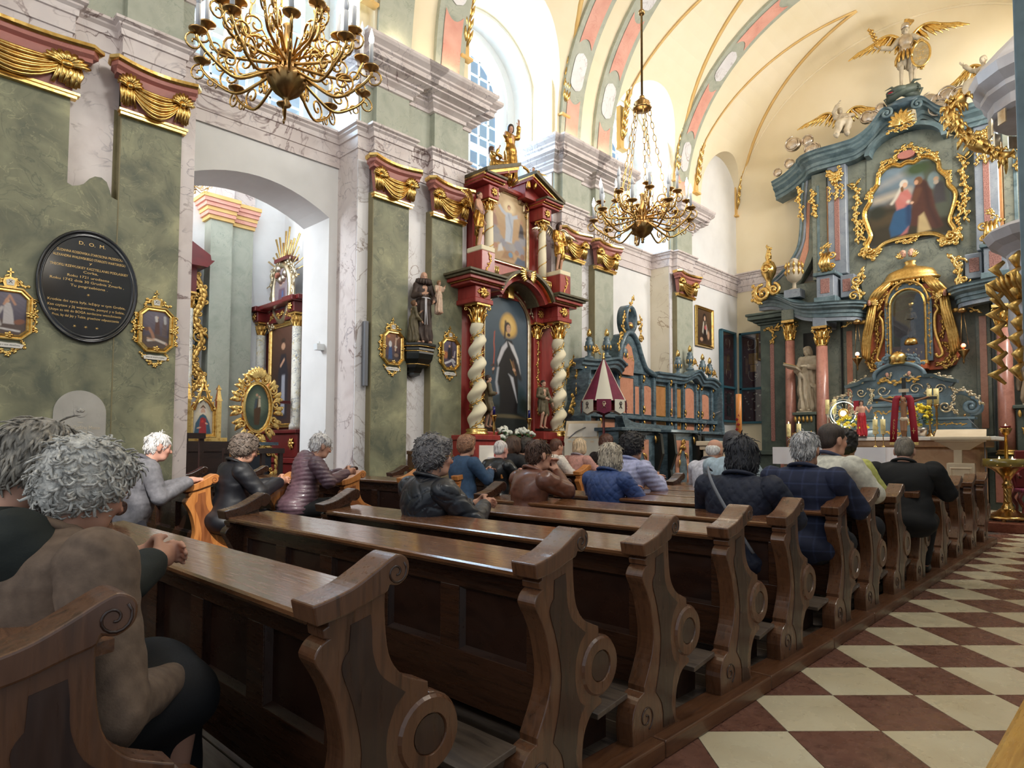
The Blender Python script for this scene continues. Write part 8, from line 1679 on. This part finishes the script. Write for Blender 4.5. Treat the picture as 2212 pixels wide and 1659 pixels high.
fp('pediment','redd',[(yl,b[1]-.02),(b[0],b[1]),(b[0]-.02,b[1]+.12),(V(400,520)[0],V(400,520)[1]),(V(385,500)[0]-.5,V(385,500)[1]+.4),(yl,V(385,500)[1]+.2)],.05,.55);fp('cornice','redd',[(yl,b[1]-.14),(b[0]-.1,b[1]-.14),(b[0]+.02,b[1]),(yl,b[1])],.05,.65)
fp('frieze','redd',[(yl,b[1]-.6),(ye+.08,b[1]-.6),(ye+.08,b[1]-.14),(yl,b[1]-.14)],.05,.45);fp('body','redd',[(yl,1.4),(ye-.15,1.4),(ye-.15,b[1]-.6),(yl,b[1]-.6)],.05,.3);fp('pedestal','redd',[(yl,.05),(ye+.2,.05),(ye+.2,1.35),(yl,1.35)],.05,.55);fp('pedestal_cap','redd',[(yl,1.35),(ye+.26,1.35),(ye+.26,1.45),(yl,1.45)],.05,.62)
MB().lathe([(.13,1.45),(.13,1.52),(.10,1.56),(.09,b[1]-.9)],(.42,ye-.05,0),16).obj('column',M['lapis'],t);stuff(corinth(MB(),(.42,ye-.05,b[1]-.9),.08,.3).obj('capital',M['golda'],t))
mb=MB();pts=[V(425,590),V(445,640),V(425,690),V(446,730),V(420,780),V(440,815),V(412,850)];vine(mb,[(p[0]-.05,p[1])for p in pts],-.02,.17,70,4,.02)
for p in pts[1:-1]:cscroll(mb,(p[0]-.12,p[1]),.15,0,1.4,-.02,.022)
vs=[(-y_,x_,z_)for x_,y_,z_ in mb.v];mb.v=[(.30-y_,x_,z_)for x_,y_,z_ in mb.v];stuff(mb.obj('foliage_wing',M['golda'],t));mb=MB();mb.tube([(.24,p[0]-.05,p[1])for p in spl(pts,5)],.10,6,.5);mb.obj('wing_board',mat('dark_green_paint',[(22,44,40),(34,58,52)],rough=.5)and bpy.data.materials['dark_green_paint'],t)
px0=-10.6;gg=lambda px,py:onx(px,py,px0);y_l,y_r=gg(404,900).y,gg(470,900).y;yc=(y_l+y_r)/2;zb=gg(435,945).z;zt=gg(435,815).z;W2=(y_r-y_l)/2
t=thing('framed_picture','gilt gothic framed picture of a woman in a blue mantle, through the chapel arch','picture',(px0,yc,zb),PI/2);H=zt-zb
wi=W2*.62;hs=H*.45
ptw=[(-wi,.06),(wi,.06),(wi,hs)]+[(wi*(1-k/8)*1.0,hs+.30*H*.55*math.sin(PI/2*k/8))for k in range(1,8)]+[(0,hs+.30*H*.58)]+[(-wi*(1-k/8),hs+.30*H*.55*math.sin(PI/2*k/8))for k in range(7,0,-1)]+[(-wi,hs)]
moulding(ptw,frp(.06,1.2),y=0).obj('frame',M['gold'],t);MB().box((-wi-.05,-.0,0),(wi+.05,.03,hs)).obj('backing',M['gold'],t)
def gm(u,v):x=(u-.5)*2*wi;return x,.06+v*(hs-.06+.16*H*(1-np.abs(x)/wi))
obj('canvas',canvas(2*wi,hs+.15,[('bg',(196,186,168),0),('e',(220,206,176),.6,.5,.7,.4,.4),('p',(60,92,110),.4,[(.05,0),(.95,0),(.85,.4),(.66,.6),(.34,.6),(.12,.4)]),('p',(160,50,52),.4,[(.3,.0),(.7,.0),(.66,.5),(.36,.5)]),('e',(222,210,196),.4,.5,.74,.22,.22),('e',(206,164,136),.3,.5,.72,.12,.15),('e',(110,76,52),.4,.5,.84,.14,.07),('e',(200,60,50),.3,.48,.38,.08,.08),('e',(206,164,136),.3,.3,.2,.12,.05),('e',(206,164,136),.3,.7,.35,.08,.06)],36,gm),t,M['paint']).location.y=-.015
mb=MB();ap=H*.93;mb.tube([(-wi,-.03,hs),(-wi*.4,-.03,hs+.6*(ap-hs)),(0,-.03,ap)],.025,5);mb.tube([(wi,-.03,hs),(wi*.4,-.03,hs+.6*(ap-hs)),(0,-.03,ap)],.025,5);mb.lathe([(.03,ap-.05),(.05,ap),(.02,ap+.04),(.03,ap+.06),(.0,ap+.1)],(0,-.02,0),8);mb.tube([(.07*math.cos(a),-.03,hs+.26*H+.07*math.sin(a))for a in[2*PI*k/16 for k in range(17)]],.014,5)
for s in(-1,1):
 for k in range(5):t_=k/5;leaf(mb,(s*wi*(1-t_),hs+(ap-hs)*t_),PI/2-s*.9,.07,.02,-.03)
stuff(mb.obj('gable_tracery',M['gold'],t))
for s in(-1,1):mb=MB();mb.box((s*W2-.035,-.06,0),(s*W2+.035,.02,H*.62));mb.loft([[(s*W2+a*r,-.02+b*r,z)for a,b in((-1,-1),(1,-1),(1,1),(-1,1))]for r,z in((.05,H*.62),(.035,H*.66),(.02,H*.8),(.035,H*.81),(.0,H*.9))],smooth=False);mb.obj('pinnacle',M['gold'],t)
MB().box((-W2-.1,-.1,-.06),(W2+.12,.08,0)).obj('plinth',M['gold'],t);MB().box((-W2-.2,-.15,-.22),(W2+.2,.1,-.06)).obj('dark_base',M['dark'],t);MB().box((-W2-.15,-.12,-zb+.05),(W2+.15,.1,-.22)).obj('table',M['dark'],t)
yl,yr=gg(508,890).y,gg(598,890).y;yc=(yl+yr)/2;zc_=gg(552,880).z;R1=(yr-yl)/2;zb=gg(552,955).z;zt=gg(552,822).z
t=thing('framed_picture','gilt acanthus framed oval picture of a robed figure with child, through the chapel arch','picture',(px0,yc,zc_),PI/2)
rx,rz_=R1*.55,(zt-zb)*.36;ov=[(rx*math.cos(2*PI*k/32),rz_*math.sin(2*PI*k/32))for k in range(32)];moulding(ov[::-1][::-1],frp(.07,1.4),y=0).obj('frame',M['gold'],t)
obj('canvas',canvas(2*rx,2*rz_,[('bg',(66,80,66),0),('e',(110,122,100),.8,.5,.6,.4,.5),('p',(84,58,34),.3,[(.36,.1),(.62,.1),(.66,.45),(.58,.7),(.42,.7),(.36,.45)]),('p',(70,84,92),.3,[(.36,.45),(.42,.7),(.52,.7),(.48,.5)]),('e',(196,150,120),.3,.48,.78,.06,.06),('e',(206,168,140),.3,.6,.74,.05,.05),('p',(206,190,160),.3,[(.54,.5),(.66,.52),(.64,.7),(.56,.7)])],36,disc_map(2*rx,2*rz_)),t,M['paint']).location.y=-.02
mb=MB()
for k in range(30):
 a=2*PI*k/30;p=((rx+.09)*math.cos(a),(rz_+.09)*math.sin(a));leaf(mb,p,a+(.7 if k%2 else-.5),.19,.05,-.01,(-1)**k*1.1)
for k in range(12):a=2*PI*k/12+.1;cscroll(mb,((rx+.12)*math.cos(a),(rz_+.13)*math.sin(a)),.075,a,1.2*(-1)**k,-.03,.022)
for k in range(7):leaf(mb,(0,rz_+.1),PI/2+(k-3)*.3,.22,.05,-.03)
stuff(mb.obj('acanthus_frame',M['gold'],t));zz=zb-zc_
MB().box((-R1*.95,-.12,zz-.05),(R1*.95,.1,zz)).obj('shelf',M['blue'],t);MB().box((-R1*.7,-.05,-zc_+.05),(R1*.7,.06,zz-.05)).obj('stand',mat('dark_blue_paint',[(26,34,44),(36,46,58)],rough=.5),t);mb=MB()
for s in(-1,1):vine(mb,[(0,zz-.1),(s*R1*.6,zz-.12),(s*R1*.95,zz-.35),(s*R1*.7,zz-.6)],-.06,.15,14,4,.022)
stuff(mb.obj('stand_carving',M['gold'],t))
for n,(pa,pb,xx,zz_)in enumerate((((396,935),(440,935),-9.9,1.62),((482,968),(610,962),-9.85,1.38))):
 a,b=onx(*pa,xx).y,onx(*pb,xx).y;t=thing('chapel_bench',('dark bench end standing by the pier under the chapel arch','dark wooden bench behind the woman in the black jacket')[n],'bench',(xx,(a+b)/2,.05));w=(b-a)/2
 zt_=onx(*pa,xx).z-.05;MB().box((-.04,-w,zt_-.08),(.08,w,zt_)).obj('top_rail',M['dark'],t);MB().box((-.02,-w,.5),(.02,w,.62)).obj('lower_rail',M['dark'],t);MB().box((-.4,-w,.40),(0,w,.44)).obj('seat',M['dark'],t)
 for k in range(2 if n==0 else 4):yy=-w+.03+(2*w-.06)*k/(1 if n==0 else 3);MB().box((-.03,yy-.03,0),(.03,yy+.03,zt_-.08)).obj('post',M['dark'],t)
q=e(573,835,5.3);t=thing('altar_candle','short ochre candle on the ledge of the chapel altar','candle',(q.x,5.35,q.z-.24));MB().box((-.08,-.06,-.05),(.08,.4,0)).obj('bracket',M['redd'],t);MB().lathe([(.05,0),(.05,.03),(.04,.05),(.04,.30)],seg=12).obj('candle',M['waxo'],t)
o=wallsite('smoke_sensor','small white box fixed to the chapel arch jamb','sensor',4.86,-.62,2.72);MB().box((-.06,-.05,0),(.06,.05,.09)).obj('case',M['whitep'],o);MB().lathe([(.02,.09),(.015,.13)],seg=8).obj('stub',M['whitep'],o)
cq=onx(412,400,-10.6);chandelier('small brass chandelier half seen at the top of the chapel arch',cq,8.2,.55,set(range(20)),0,(8,5,0))
#  right-hand things: ambo, microphones, candle stand, chair
q=ony(2075,948,13.4);t=thing('ambo','pale limestone ambo with sloping top and carved panel beside the high altar','ambo',(q.x,q.y,.15),.12)
MB().prism([(-.25,q.z-.20),(-.27,q.z-.12),(.25,q.z+.02),(.27,q.z-.04)],lambda a,b,p:(p,a,b),-.36,.36).obj('book_rest',M['limewood'],t);bevel(MB().box((-.42,-.28,q.z-.15-.03),(.42,.28,q.z-.15+.04)).obj('top',M['limewood'],t),.02)
MB().loft([[(-.36,-.24,q.z-.18),(.36,-.24,q.z-.18),(.36,.24,q.z-.18),(-.36,.24,q.z-.18)],[(-.12,-.1,q.z-.34),(.12,-.1,q.z-.34),(.12,.1,q.z-.34),(-.12,.1,q.z-.34)]],smooth=False).obj('corbel',M['limewood'],t)
bevel(MB().box((-.10,-.1,.5),(.02,.1,q.z-.3)).obj('post',M['limewood'],t),.01);bevel(MB().box((-.20,-.2,.25),(.20,.16,.93)).obj('panel_block',M['limewood'],t),.015);moulding([(-.12,.38),(.12,.38),(.12,.82),(-.12,.82)],[(0,0),(.0,.0),(.02,.02),(.04,.0)],y=-.2).obj('panel_frame',M['limewood'],t)
MB().tube([(.08*math.cos(a),-.205,.60+.08*math.sin(a))for a in[2*PI*k/20 for k in range(21)]],.006,5).obj('carved_ring',M['limewood'],t);text('A',.09,M['marbleb'],t,'carved_letter',(0,-.203,.6));bevel(MB().box((-.3,-.3,0),(.3,.26,.25)).obj('base',M['limewood'],t),.02)
q=ony(2133,1105,13.7);t=thing('microphone_stand','slim chrome microphone stand with a long boom by the pale ambo','microphone',(q.x,13.7,.15));a,b=ony(2126,938,13.7),ony(2084,897,13.7)
MB().tube([(0,0,0),(a.x-q.x,0,a.z-.15)],.010,6).obj('pole',M['grey'],t);MB().tube([(a.x-q.x,0,a.z-.15),(b.x-q.x,0,b.z-.15)],.006,6).obj('boom',M['grey'],t);MB().ball((b.x-q.x,0,b.z-.15),.022,8,6).obj('microphone',M['brassd'],t);MB().lathe([(.13,0),(.13,.01),(.02,.03)],seg=16).obj('foot',M['black'],t)
q=onz(2176,1122,.15);sc=1;y=13.4;q=ony(2178,1118,y);t=thing('candle_stand','tall polished brass votive candle stand on the red marble step','candle stand',(q.x,y,.15))
zt=ony(2178,1000,y).z-.15;zl=ony(2178,925,y).z-.15
MB().lathe([(.005,.03),(.30,.03),(.31,.05),(.27,.08),(.25,.08),(.19,.13),(.17,.13),(.12,.18),(.085,.20),(.095,.22),(.07,.25),(.06,.30)],seg=28).obj('foot',M['brass'],t);mb=MB();R=[]
for k in range(61):
 z=.28+(zt-.42-.28)*k/60;R.append([(.052*(1+.10*math.cos(8*(a+z*9)))*math.cos(a),.052*(1+.10*math.cos(8*(a+z*9)))*math.sin(a),z)for a in[2*PI*j/32 for j in range(32)]])
mb.loft(R);mb.obj('twisted_shaft',M['brass'],t);MB().lathe([(.05,zt-.42),(.075,zt-.41),(.06,zt-.38),(.08,zt-.36),(.05,zt-.32),(.055,zt-.28),(.10,zt-.2),(.2,zt-.11),(.30,zt-.06),(.33,zt-.05)],seg=28).obj('bowl',M['brass'],t)
MB().lathe([(.33,zt-.06),(.34,zt-.06),(.34,zt+.07),(.33,zt+.07)],seg=12).obj('glass_rail',mat('amber_glass',[(110,96,40),(150,130,60)],rough=.15,coat=.6),t);MB().lathe([(.005,zt-.05),(.33,zt-.05),(.33,zt-.03),(.005,zt-.03)],seg=24).obj('tray',M['brass'],t)
for k in range(3):MB().ball((.25*math.cos(2.1*k+.4),.25*math.sin(2.1*k+.4),.015),.035,8,5).obj('ball_foot',M['brass'],t)
MB().lathe([(.03,zt-.03),(.022,zl-.12),(.05,zl-.10),(.085,zl-.02),(.09,zl)],seg=18).obj('upper_shaft',M['brass'],t);MB().lathe([(.06,zl-.03),(.075,zl+.03),(.07,zl+.04)],seg=14).obj('red_glass',mat('red_glass',[(120,30,24)],rough=.15),t);MB().lathe([(.001,zl+.02),(.014,zl+.035),(.001,zl+.075)],seg=8).obj('flame',M['flame'],t)
for a in(-1.9,-1.1,-.3,.6,2.4):MB().lathe([(.03,zt-.03),(.03,zt+.05),(.02,zt+.05)],(.22*math.cos(a),.22*math.sin(a),0),12).obj('tea_light',M['wax'],t)
for a in(-1.9,-1.1):MB().lathe([(.001,zt+.05),(.012,zt+.065),(.001,zt+.11)],(.22*math.cos(a),.22*math.sin(a),0),8).obj('flame',M['flame'],t)
q=ony(2206,1060,14.0);t=thing('carved_chair','red-brown carved chair with scrolled legs, cut off by the right edge','chair',(q.x+.22,14.0,.15),.3)
for s in(-1,1):
 for d in(-.22,.24):MB().tube(spl([(s*.24,d,.46),(s*.30,d*1.1,.34),(s*.24,d,.2),(s*.26,d*1.05,.06),(s*.30,d*1.15,.0)],4),[.035]*8+[.024]*9,7).obj('leg',M['redd'],t)
 MB().tube(spl([(s*.24,.24,.46),(s*.30,.25,.8),(s*.26,.2,1.0),(s*.28,-.1,.74),(s*.27,-.24,.70)],4),.028,6).obj('arm',M['redd'],t)
bevel(MB().box((-.28,-.26,.44),(.28,.28,.50)).obj('seat',M['wine'],t),.02);bevel(MB().box((-.26,.22,.5),(.26,.27,1.15)).obj('back',M['redd'],t),.02)
for k,(px,py)in enumerate(((1475,1000),(1418,1000))):
 q=ony(px,py,10.3+.1*k);t=thing('low_stool',('small brown stool with a dark red seat beside the choir desk','small brown stool half hidden behind the lavender jacket')[k],'stool',(q.x,q.y,0))
 bevel(MB().box((-.22,-.2,.62),(.22,.2,.68)).obj('seat',M['wine'],t),.02);MB().box((-.23,-.21,.56),(.23,.21,.62)).obj('apron',M['wooda'],t)
 for sx in(-1,1):
  for sy in(-1,1):MB().tube([(sx*.2,sy*.18,.56),(sx*.22,sy*.2,.3),(sx*.2,sy*.18,.0)],[.03,.022,.018],6).obj('leg',M['wooda'],t)
q=ony(2126,530,11.7);XP=q.x+.85;t=thing('pulpit','grey and gilt stone pulpit with a moulded canopy at the right edge','pulpit',(XP,11.7,0))
def oc8(r,z,n=16):return[(r*math.cos(2*PI*k/n+PI/n)*1.0,r*math.sin(2*PI*k/n+PI/n),z)for k in range(n)]
M['pulp']=mat('grey_lilac_stone',[(168,160,160),(190,184,184)],scale=3,rough=.4);zr=q.z
MB().loft([oc8(r,z)for r,z in[(.12,zr-2.5),(.25,zr-2.3),(.45,zr-1.9),(.58,zr-1.5),(.60,zr-1.3),(.56,zr-.4),(.60,zr-.25),(.70,zr-.15),(.80,zr-.08),(.86,zr+.04),(.82,zr+.09),(.70,zr+.1)]],smooth=False).obj('body',M['pulp'],t)
mb=MB()
for a in(PI*1.02,PI*1.28,PI*1.55):
 c,s_=math.cos(a),math.sin(a)
 for k in range(8):z=zr-.3-.22*k;mb.tube([(.62*c,.62*s_,z),((.74+.05*(k%2))*c-.04*s_,(.74+.05*(k%2))*s_+.04*c,z-.1),(.64*c,.64*s_,z-.24)],[.03,.07,.02],7)
 for k in range(5):b_=a+(k-2)*.10;mb.tube([(.62*math.cos(b_),.62*math.sin(b_),zr-1.0),(.80*math.cos(b_),.80*math.sin(b_),zr-.72),(.84*math.cos(b_),.84*math.sin(b_),zr-.62)],[.02,.05,.01],6,.5)
stuff(mb.obj('gilt_volutes',M['golda'],t));zc=ony(2140,230,11.7).z
MB().loft([oc8(r,z)for r,z in[(.70,zc-.35),(.76,zc-.30),(.76,zc-.15),(.84,zc-.05),(.84,zc+.02),(.95,zc+.14),(.98,zc+.28),(.92,zc+.36),(.7,zc+.6),(.3,zc+1.0),(.1,zc+1.1)]],smooth=False).obj('canopy',M['pulp'],t);mb=MB()
for k in range(16):a=2*PI*k/16;c,s_=math.cos(a),math.sin(a);mb.loft([[((.74+q_)*c-w*s_,(.74+q_)*s_+w*c,z)for w,q_ in((-.07,0),(.07,0),(.07,.02),(-.07,.02))]for z in(zc-.33,zc-.52-.06*(k%2))],smooth=False)
stuff(mb.obj('lambrequin',M['goldw'],t));mb=MB();P=spl([(-1.0,-.35,zc+.1),(-1.15,-.45,zc-.05),(-1.05,-.5,zc-.4),(-.8,-.5,zc-.75),(-.5,-.45,zc-1.0)],5);mb.tube(P,[.07+.03*math.sin(k)for k in range(len(P))],8)
R=random.Random(5)
for k in range(110):p=A_(P[R.randrange(len(P))]);d=A_((R.uniform(-1,1),R.uniform(-1,.2),R.uniform(-1,1)));d/=np.linalg.norm(d);mb.tube([tuple(p+d*.03),tuple(p+d*.12),tuple(p+d*.15+A_((0,0,-.07)))],[.02,.034,.008],6,.5)
stuff(mb.obj('gilt_scroll',M['golda'],t));MB().box((.1,-.5,zr-.2),(1.3,.5,zc)).obj('back_panel',M['pulp'],t);
a=ony(2199,300,7.6);t=thing('altar_column','blue-grey marbled pilaster of a side altar along the right edge of the picture','pilaster',(a.x+.3,7.6,0))
bevel(MB().box((-.3,-.1,1.45),(.9,.4,8.3)).obj('shaft',mat('slate_blue_marbling',[(76,96,108),(96,118,128)],scale=5,rough=.4),t),.02);bevel(MB().box((-.25,-.1,0.15),(.9,.4,1.45)).obj('pedestal',M['blue'],t),.02);
p0,p1=onz(2168,1659,.50),onz(2225,1545,.50);t=thing('kneeling_bench','yellow varnished kneeler rail with a dark purple cushion at the lower right corner','kneeler',((p0.x+p1.x)/2,(p0.y+p1.y)/2,0),math.atan2(p1.y-p0.y,p1.x-p0.x))
M['yellowwood']=wood('yellow_pine',(170,118,40),(206,156,72),(188,136,54));L=.9
bevel(MB().box((-L,-.05,.44),(L,.03,.52)).obj('rail',M['yellowwood'],t),.015);MB().box((-L,-.36,.40),(L,-.05,.44)).obj('board',M['yellowwood'],t);bevel(MB().box((-L+.03,-.34,.44),(L-.03,-.065,.50)).obj('cushion',mat('purple_cushion',[(60,44,54),(72,54,64)],rough=.8),t),.03)
for s in(-1,1):MB().box((s*L*.9-.04,-.3,0),(s*L*.9+.04,0,.42)).obj('leg',M['yellowwood'],t)
#  worshippers
hp=lambda px,py,y:ony(px,py,y)
g=(168,164,160)
person('woman with white curly hair in a beige jacket, hands in her lap',hp(192,1058,.50),.30,lean=.26,pitch=.42,yaw=-.06,hair=('curly',(196,192,184)),coat=(112,92,76),trousers=(14,14,18),arms=([(-.34,.12,.62),(.36,.08,.60)],[(-.06,.38,.60),(.14,.40,.56)],[(.5,.8,0),(-.5,.8,0)],[(.2,.1,-1),(-.2,.1,-1)]),vox=.0085,wide=1.32,collar=(106,86,70),skirt=True,s=1.0,hairdisp=.008,jaw=1.12,strands=900)
person('man with grey swept hair in a dark green coat, nearest the left edge',hp(95,1012,.42),.1,lean=.30,pitch=.35,hair=('short',(156,148,136)),coat=(26,32,28),strands=700,vox=.009,wide=1.15,s=1.08,hairdisp=.012)
person('man with cropped white hair kneeling in a long grey jacket, hands on the pew end',hp(343,966,1.93),-.12,lean=.34,pitch=.22,hair=('crop',(226,222,220)),coat=(118,116,122),trousers=(70,70,80),vox=.009,base=.12,kneel=True,wide=1.05,arms=([(-.26,.25,.78),(.25,.22,.76)],[(-.06,.52,.88),(.05,.50,.88)],[(.3,.9,.1),(-.4,.8,.1)],[(.3,-.1,-1),(-.3,-.1,-1)]),collar=(96,94,100),skin=(214,160,140),s=1.0,strands=250)
b=person('woman with grey curls, glasses and a black jacket reading before the chapel arch',hp(531,971,2.66),-.08,lean=.2,pitch=.3,hair=('curly',(112,98,88)),coat=(24,24,30),base=.12,glasses=True,vox=.010,collar=(20,20,24),hairdisp=.007,rough=.5,strands=300)
person('woman with white hair in a quilted mauve jacket with a hood',hp(694,964,3.36),-.15,lean=.36,pitch=.30,hair=('short',(226,220,218)),coat=(98,74,84),trousers=(16,16,20),base=.12,glasses=True,vox=.009,style='puffer',hood=True,rough=.42,s=1.0,hairdisp=.01,strands=350)
person('woman with grey wavy hair in a black quilted jacket',hp(942,988,2.72),-.12,lean=.12,pitch=.05,yaw=-.25,hair=('curly',(112,108,108)),coat=(22,26,36),vox=.0085,style='wave',rough=.45,collar=(20,22,30),hairdisp=.005,wide=1.08,glasses=True,strands=600)
person('woman with reddish curls in a denim jacket',hp(1010,964,5.55),0,lean=.15,hair=('curly',(146,104,78)),coat=(52,78,108),base=.12)
person('white haired man in a black leather jacket in the side block',hp(1083,972,6.2),0,lean=.15,hair=('crop',(222,210,206)),coat=(22,24,28),base=.12,rough=.4,skin=(214,156,142))
person('person with long brown hair and a dark coat beyond the white haired man',hp(1111,962,6.95),-.1,lean=.15,hair=('long',(82,58,44)),coat=(30,30,34),base=.12,vox=.014)
person('woman with dark curls and a patterned scarf near the red altar',hp(1138,966,7.15),-.3,lean=.15,hair=('curly',(58,50,46)),coat=(60,58,72),base=.12,vox=.014,collar=(150,116,96))
person('woman with short brown hair in a brown leather jacket, hands folded at her chin',hp(1166,984,4.16),-.22,lean=.24,pitch=.06,yaw=-.12,hair=('short',(78,54,42)),coat=(108,66,50),arms='chin',rough=.38,glasses=True,vox=.0095,collar=(118,74,58),hairdisp=.007,strands=400)
person('woman with brown hair in a white cardigan before the red altar',hp(1203,966,7.9),-.2,lean=.2,hair=('short',(96,62,46)),coat=(226,216,206),base=.12,vox=.014)
person('woman with blond hair in a pink coat before the lectern',hp(1253,966,8.2),0,lean=.15,hair=('bob',(206,182,150)),coat=(196,146,136),base=.12,vox=.014,collar=(150,140,150))
person('person with curly brown hair mostly hidden behind the blond woman in blue',hp(1311,958,8.9),0,lean=.1,hair=('curly',(96,62,50)),coat=(50,46,48),base=.12,vox=.016)
person('woman with a blond bob in a blue quilted jacket',hp(1321,988,4.98),0,lean=.16,pitch=.1,hair=('bob',(184,172,154)),coat=(54,76,128),style='quilt',rough=.55,collar=(46,66,112),glasses=True,vox=.0095,strands=400)
person('woman with tied up black hair in a lavender padded jacket',hp(1368,966,5.75),-.1,lean=.18,pitch=.15,hair=('curly',(34,30,32)),coat=(176,178,212),style='puffer',rough=.5,collar=(150,156,196),vox=.0105,hairdisp=.012,strands=300)
person('elderly man with white hair in a white jacket',hp(1545,974,7.35),-.1,lean=.3,pitch=.3,hair=('bald',(222,218,214)),coat=(206,204,214),collar=(70,66,68),vox=.012)
person('person in a pale blue jacket mostly hidden behind the dark bobbed woman',hp(1585,960,6.55),0,lean=.2,hair=('short',(60,58,64)),coat=(166,184,194),vox=.013)
p=person('woman with a black bob in a dark navy coat with a shoulder strap',hp(1604,986,4.28),.05,lean=.14,pitch=.12,hair=('bob',(42,42,48)),coat=(20,26,46),style='quilt',rough=.7,collar=(22,28,48),vox=.0095,wide=1.15,strands=500)
mb=MB();mb.tube(spl([(-.17,.04,1.02),(-.15,-.06,1.04),(-.06,-.175,.93),(.08,-.205,.72),(.17,-.16,.55)],5),.011,6,.4,nrm=(0,-1,0));mb.obj('bag_strap',M['grey'],p)
person('man with thick silver hair in a navy checked jacket',hp(1742,972,5.12),0,lean=.14,pitch=.08,hair=('short',(178,176,176)),coat=(28,34,58),plaid=(62,74,110),vox=.0085,wide=1.18,collar=(30,36,60),hairdisp=.005,strands=600)
person('man with short brown hair in a cream jacket',hp(1800,952,5.95),-.3,lean=.22,pitch=.12,yaw=-.3,hair=('short',(58,46,40)),coat=(206,202,188),vox=.011,wide=1.1,collar=(60,62,84))
person('woman with tousled dark hair in a lime yellow jacket',hp(1826,963,6.7),-.15,lean=.25,pitch=.2,hair=('curly',(28,22,20)),coat=(192,192,108),vox=.0115,hairdisp=.012)
person('man with close cropped grey hair in a black suit, head bowed',hp(1954,975,7.42),.1,lean=.30,pitch=.35,hair=('crop',(112,104,94)),coat=(14,14,18),vox=.0105,wide=1.25,collar=(22,24,28),skin=(206,156,136))
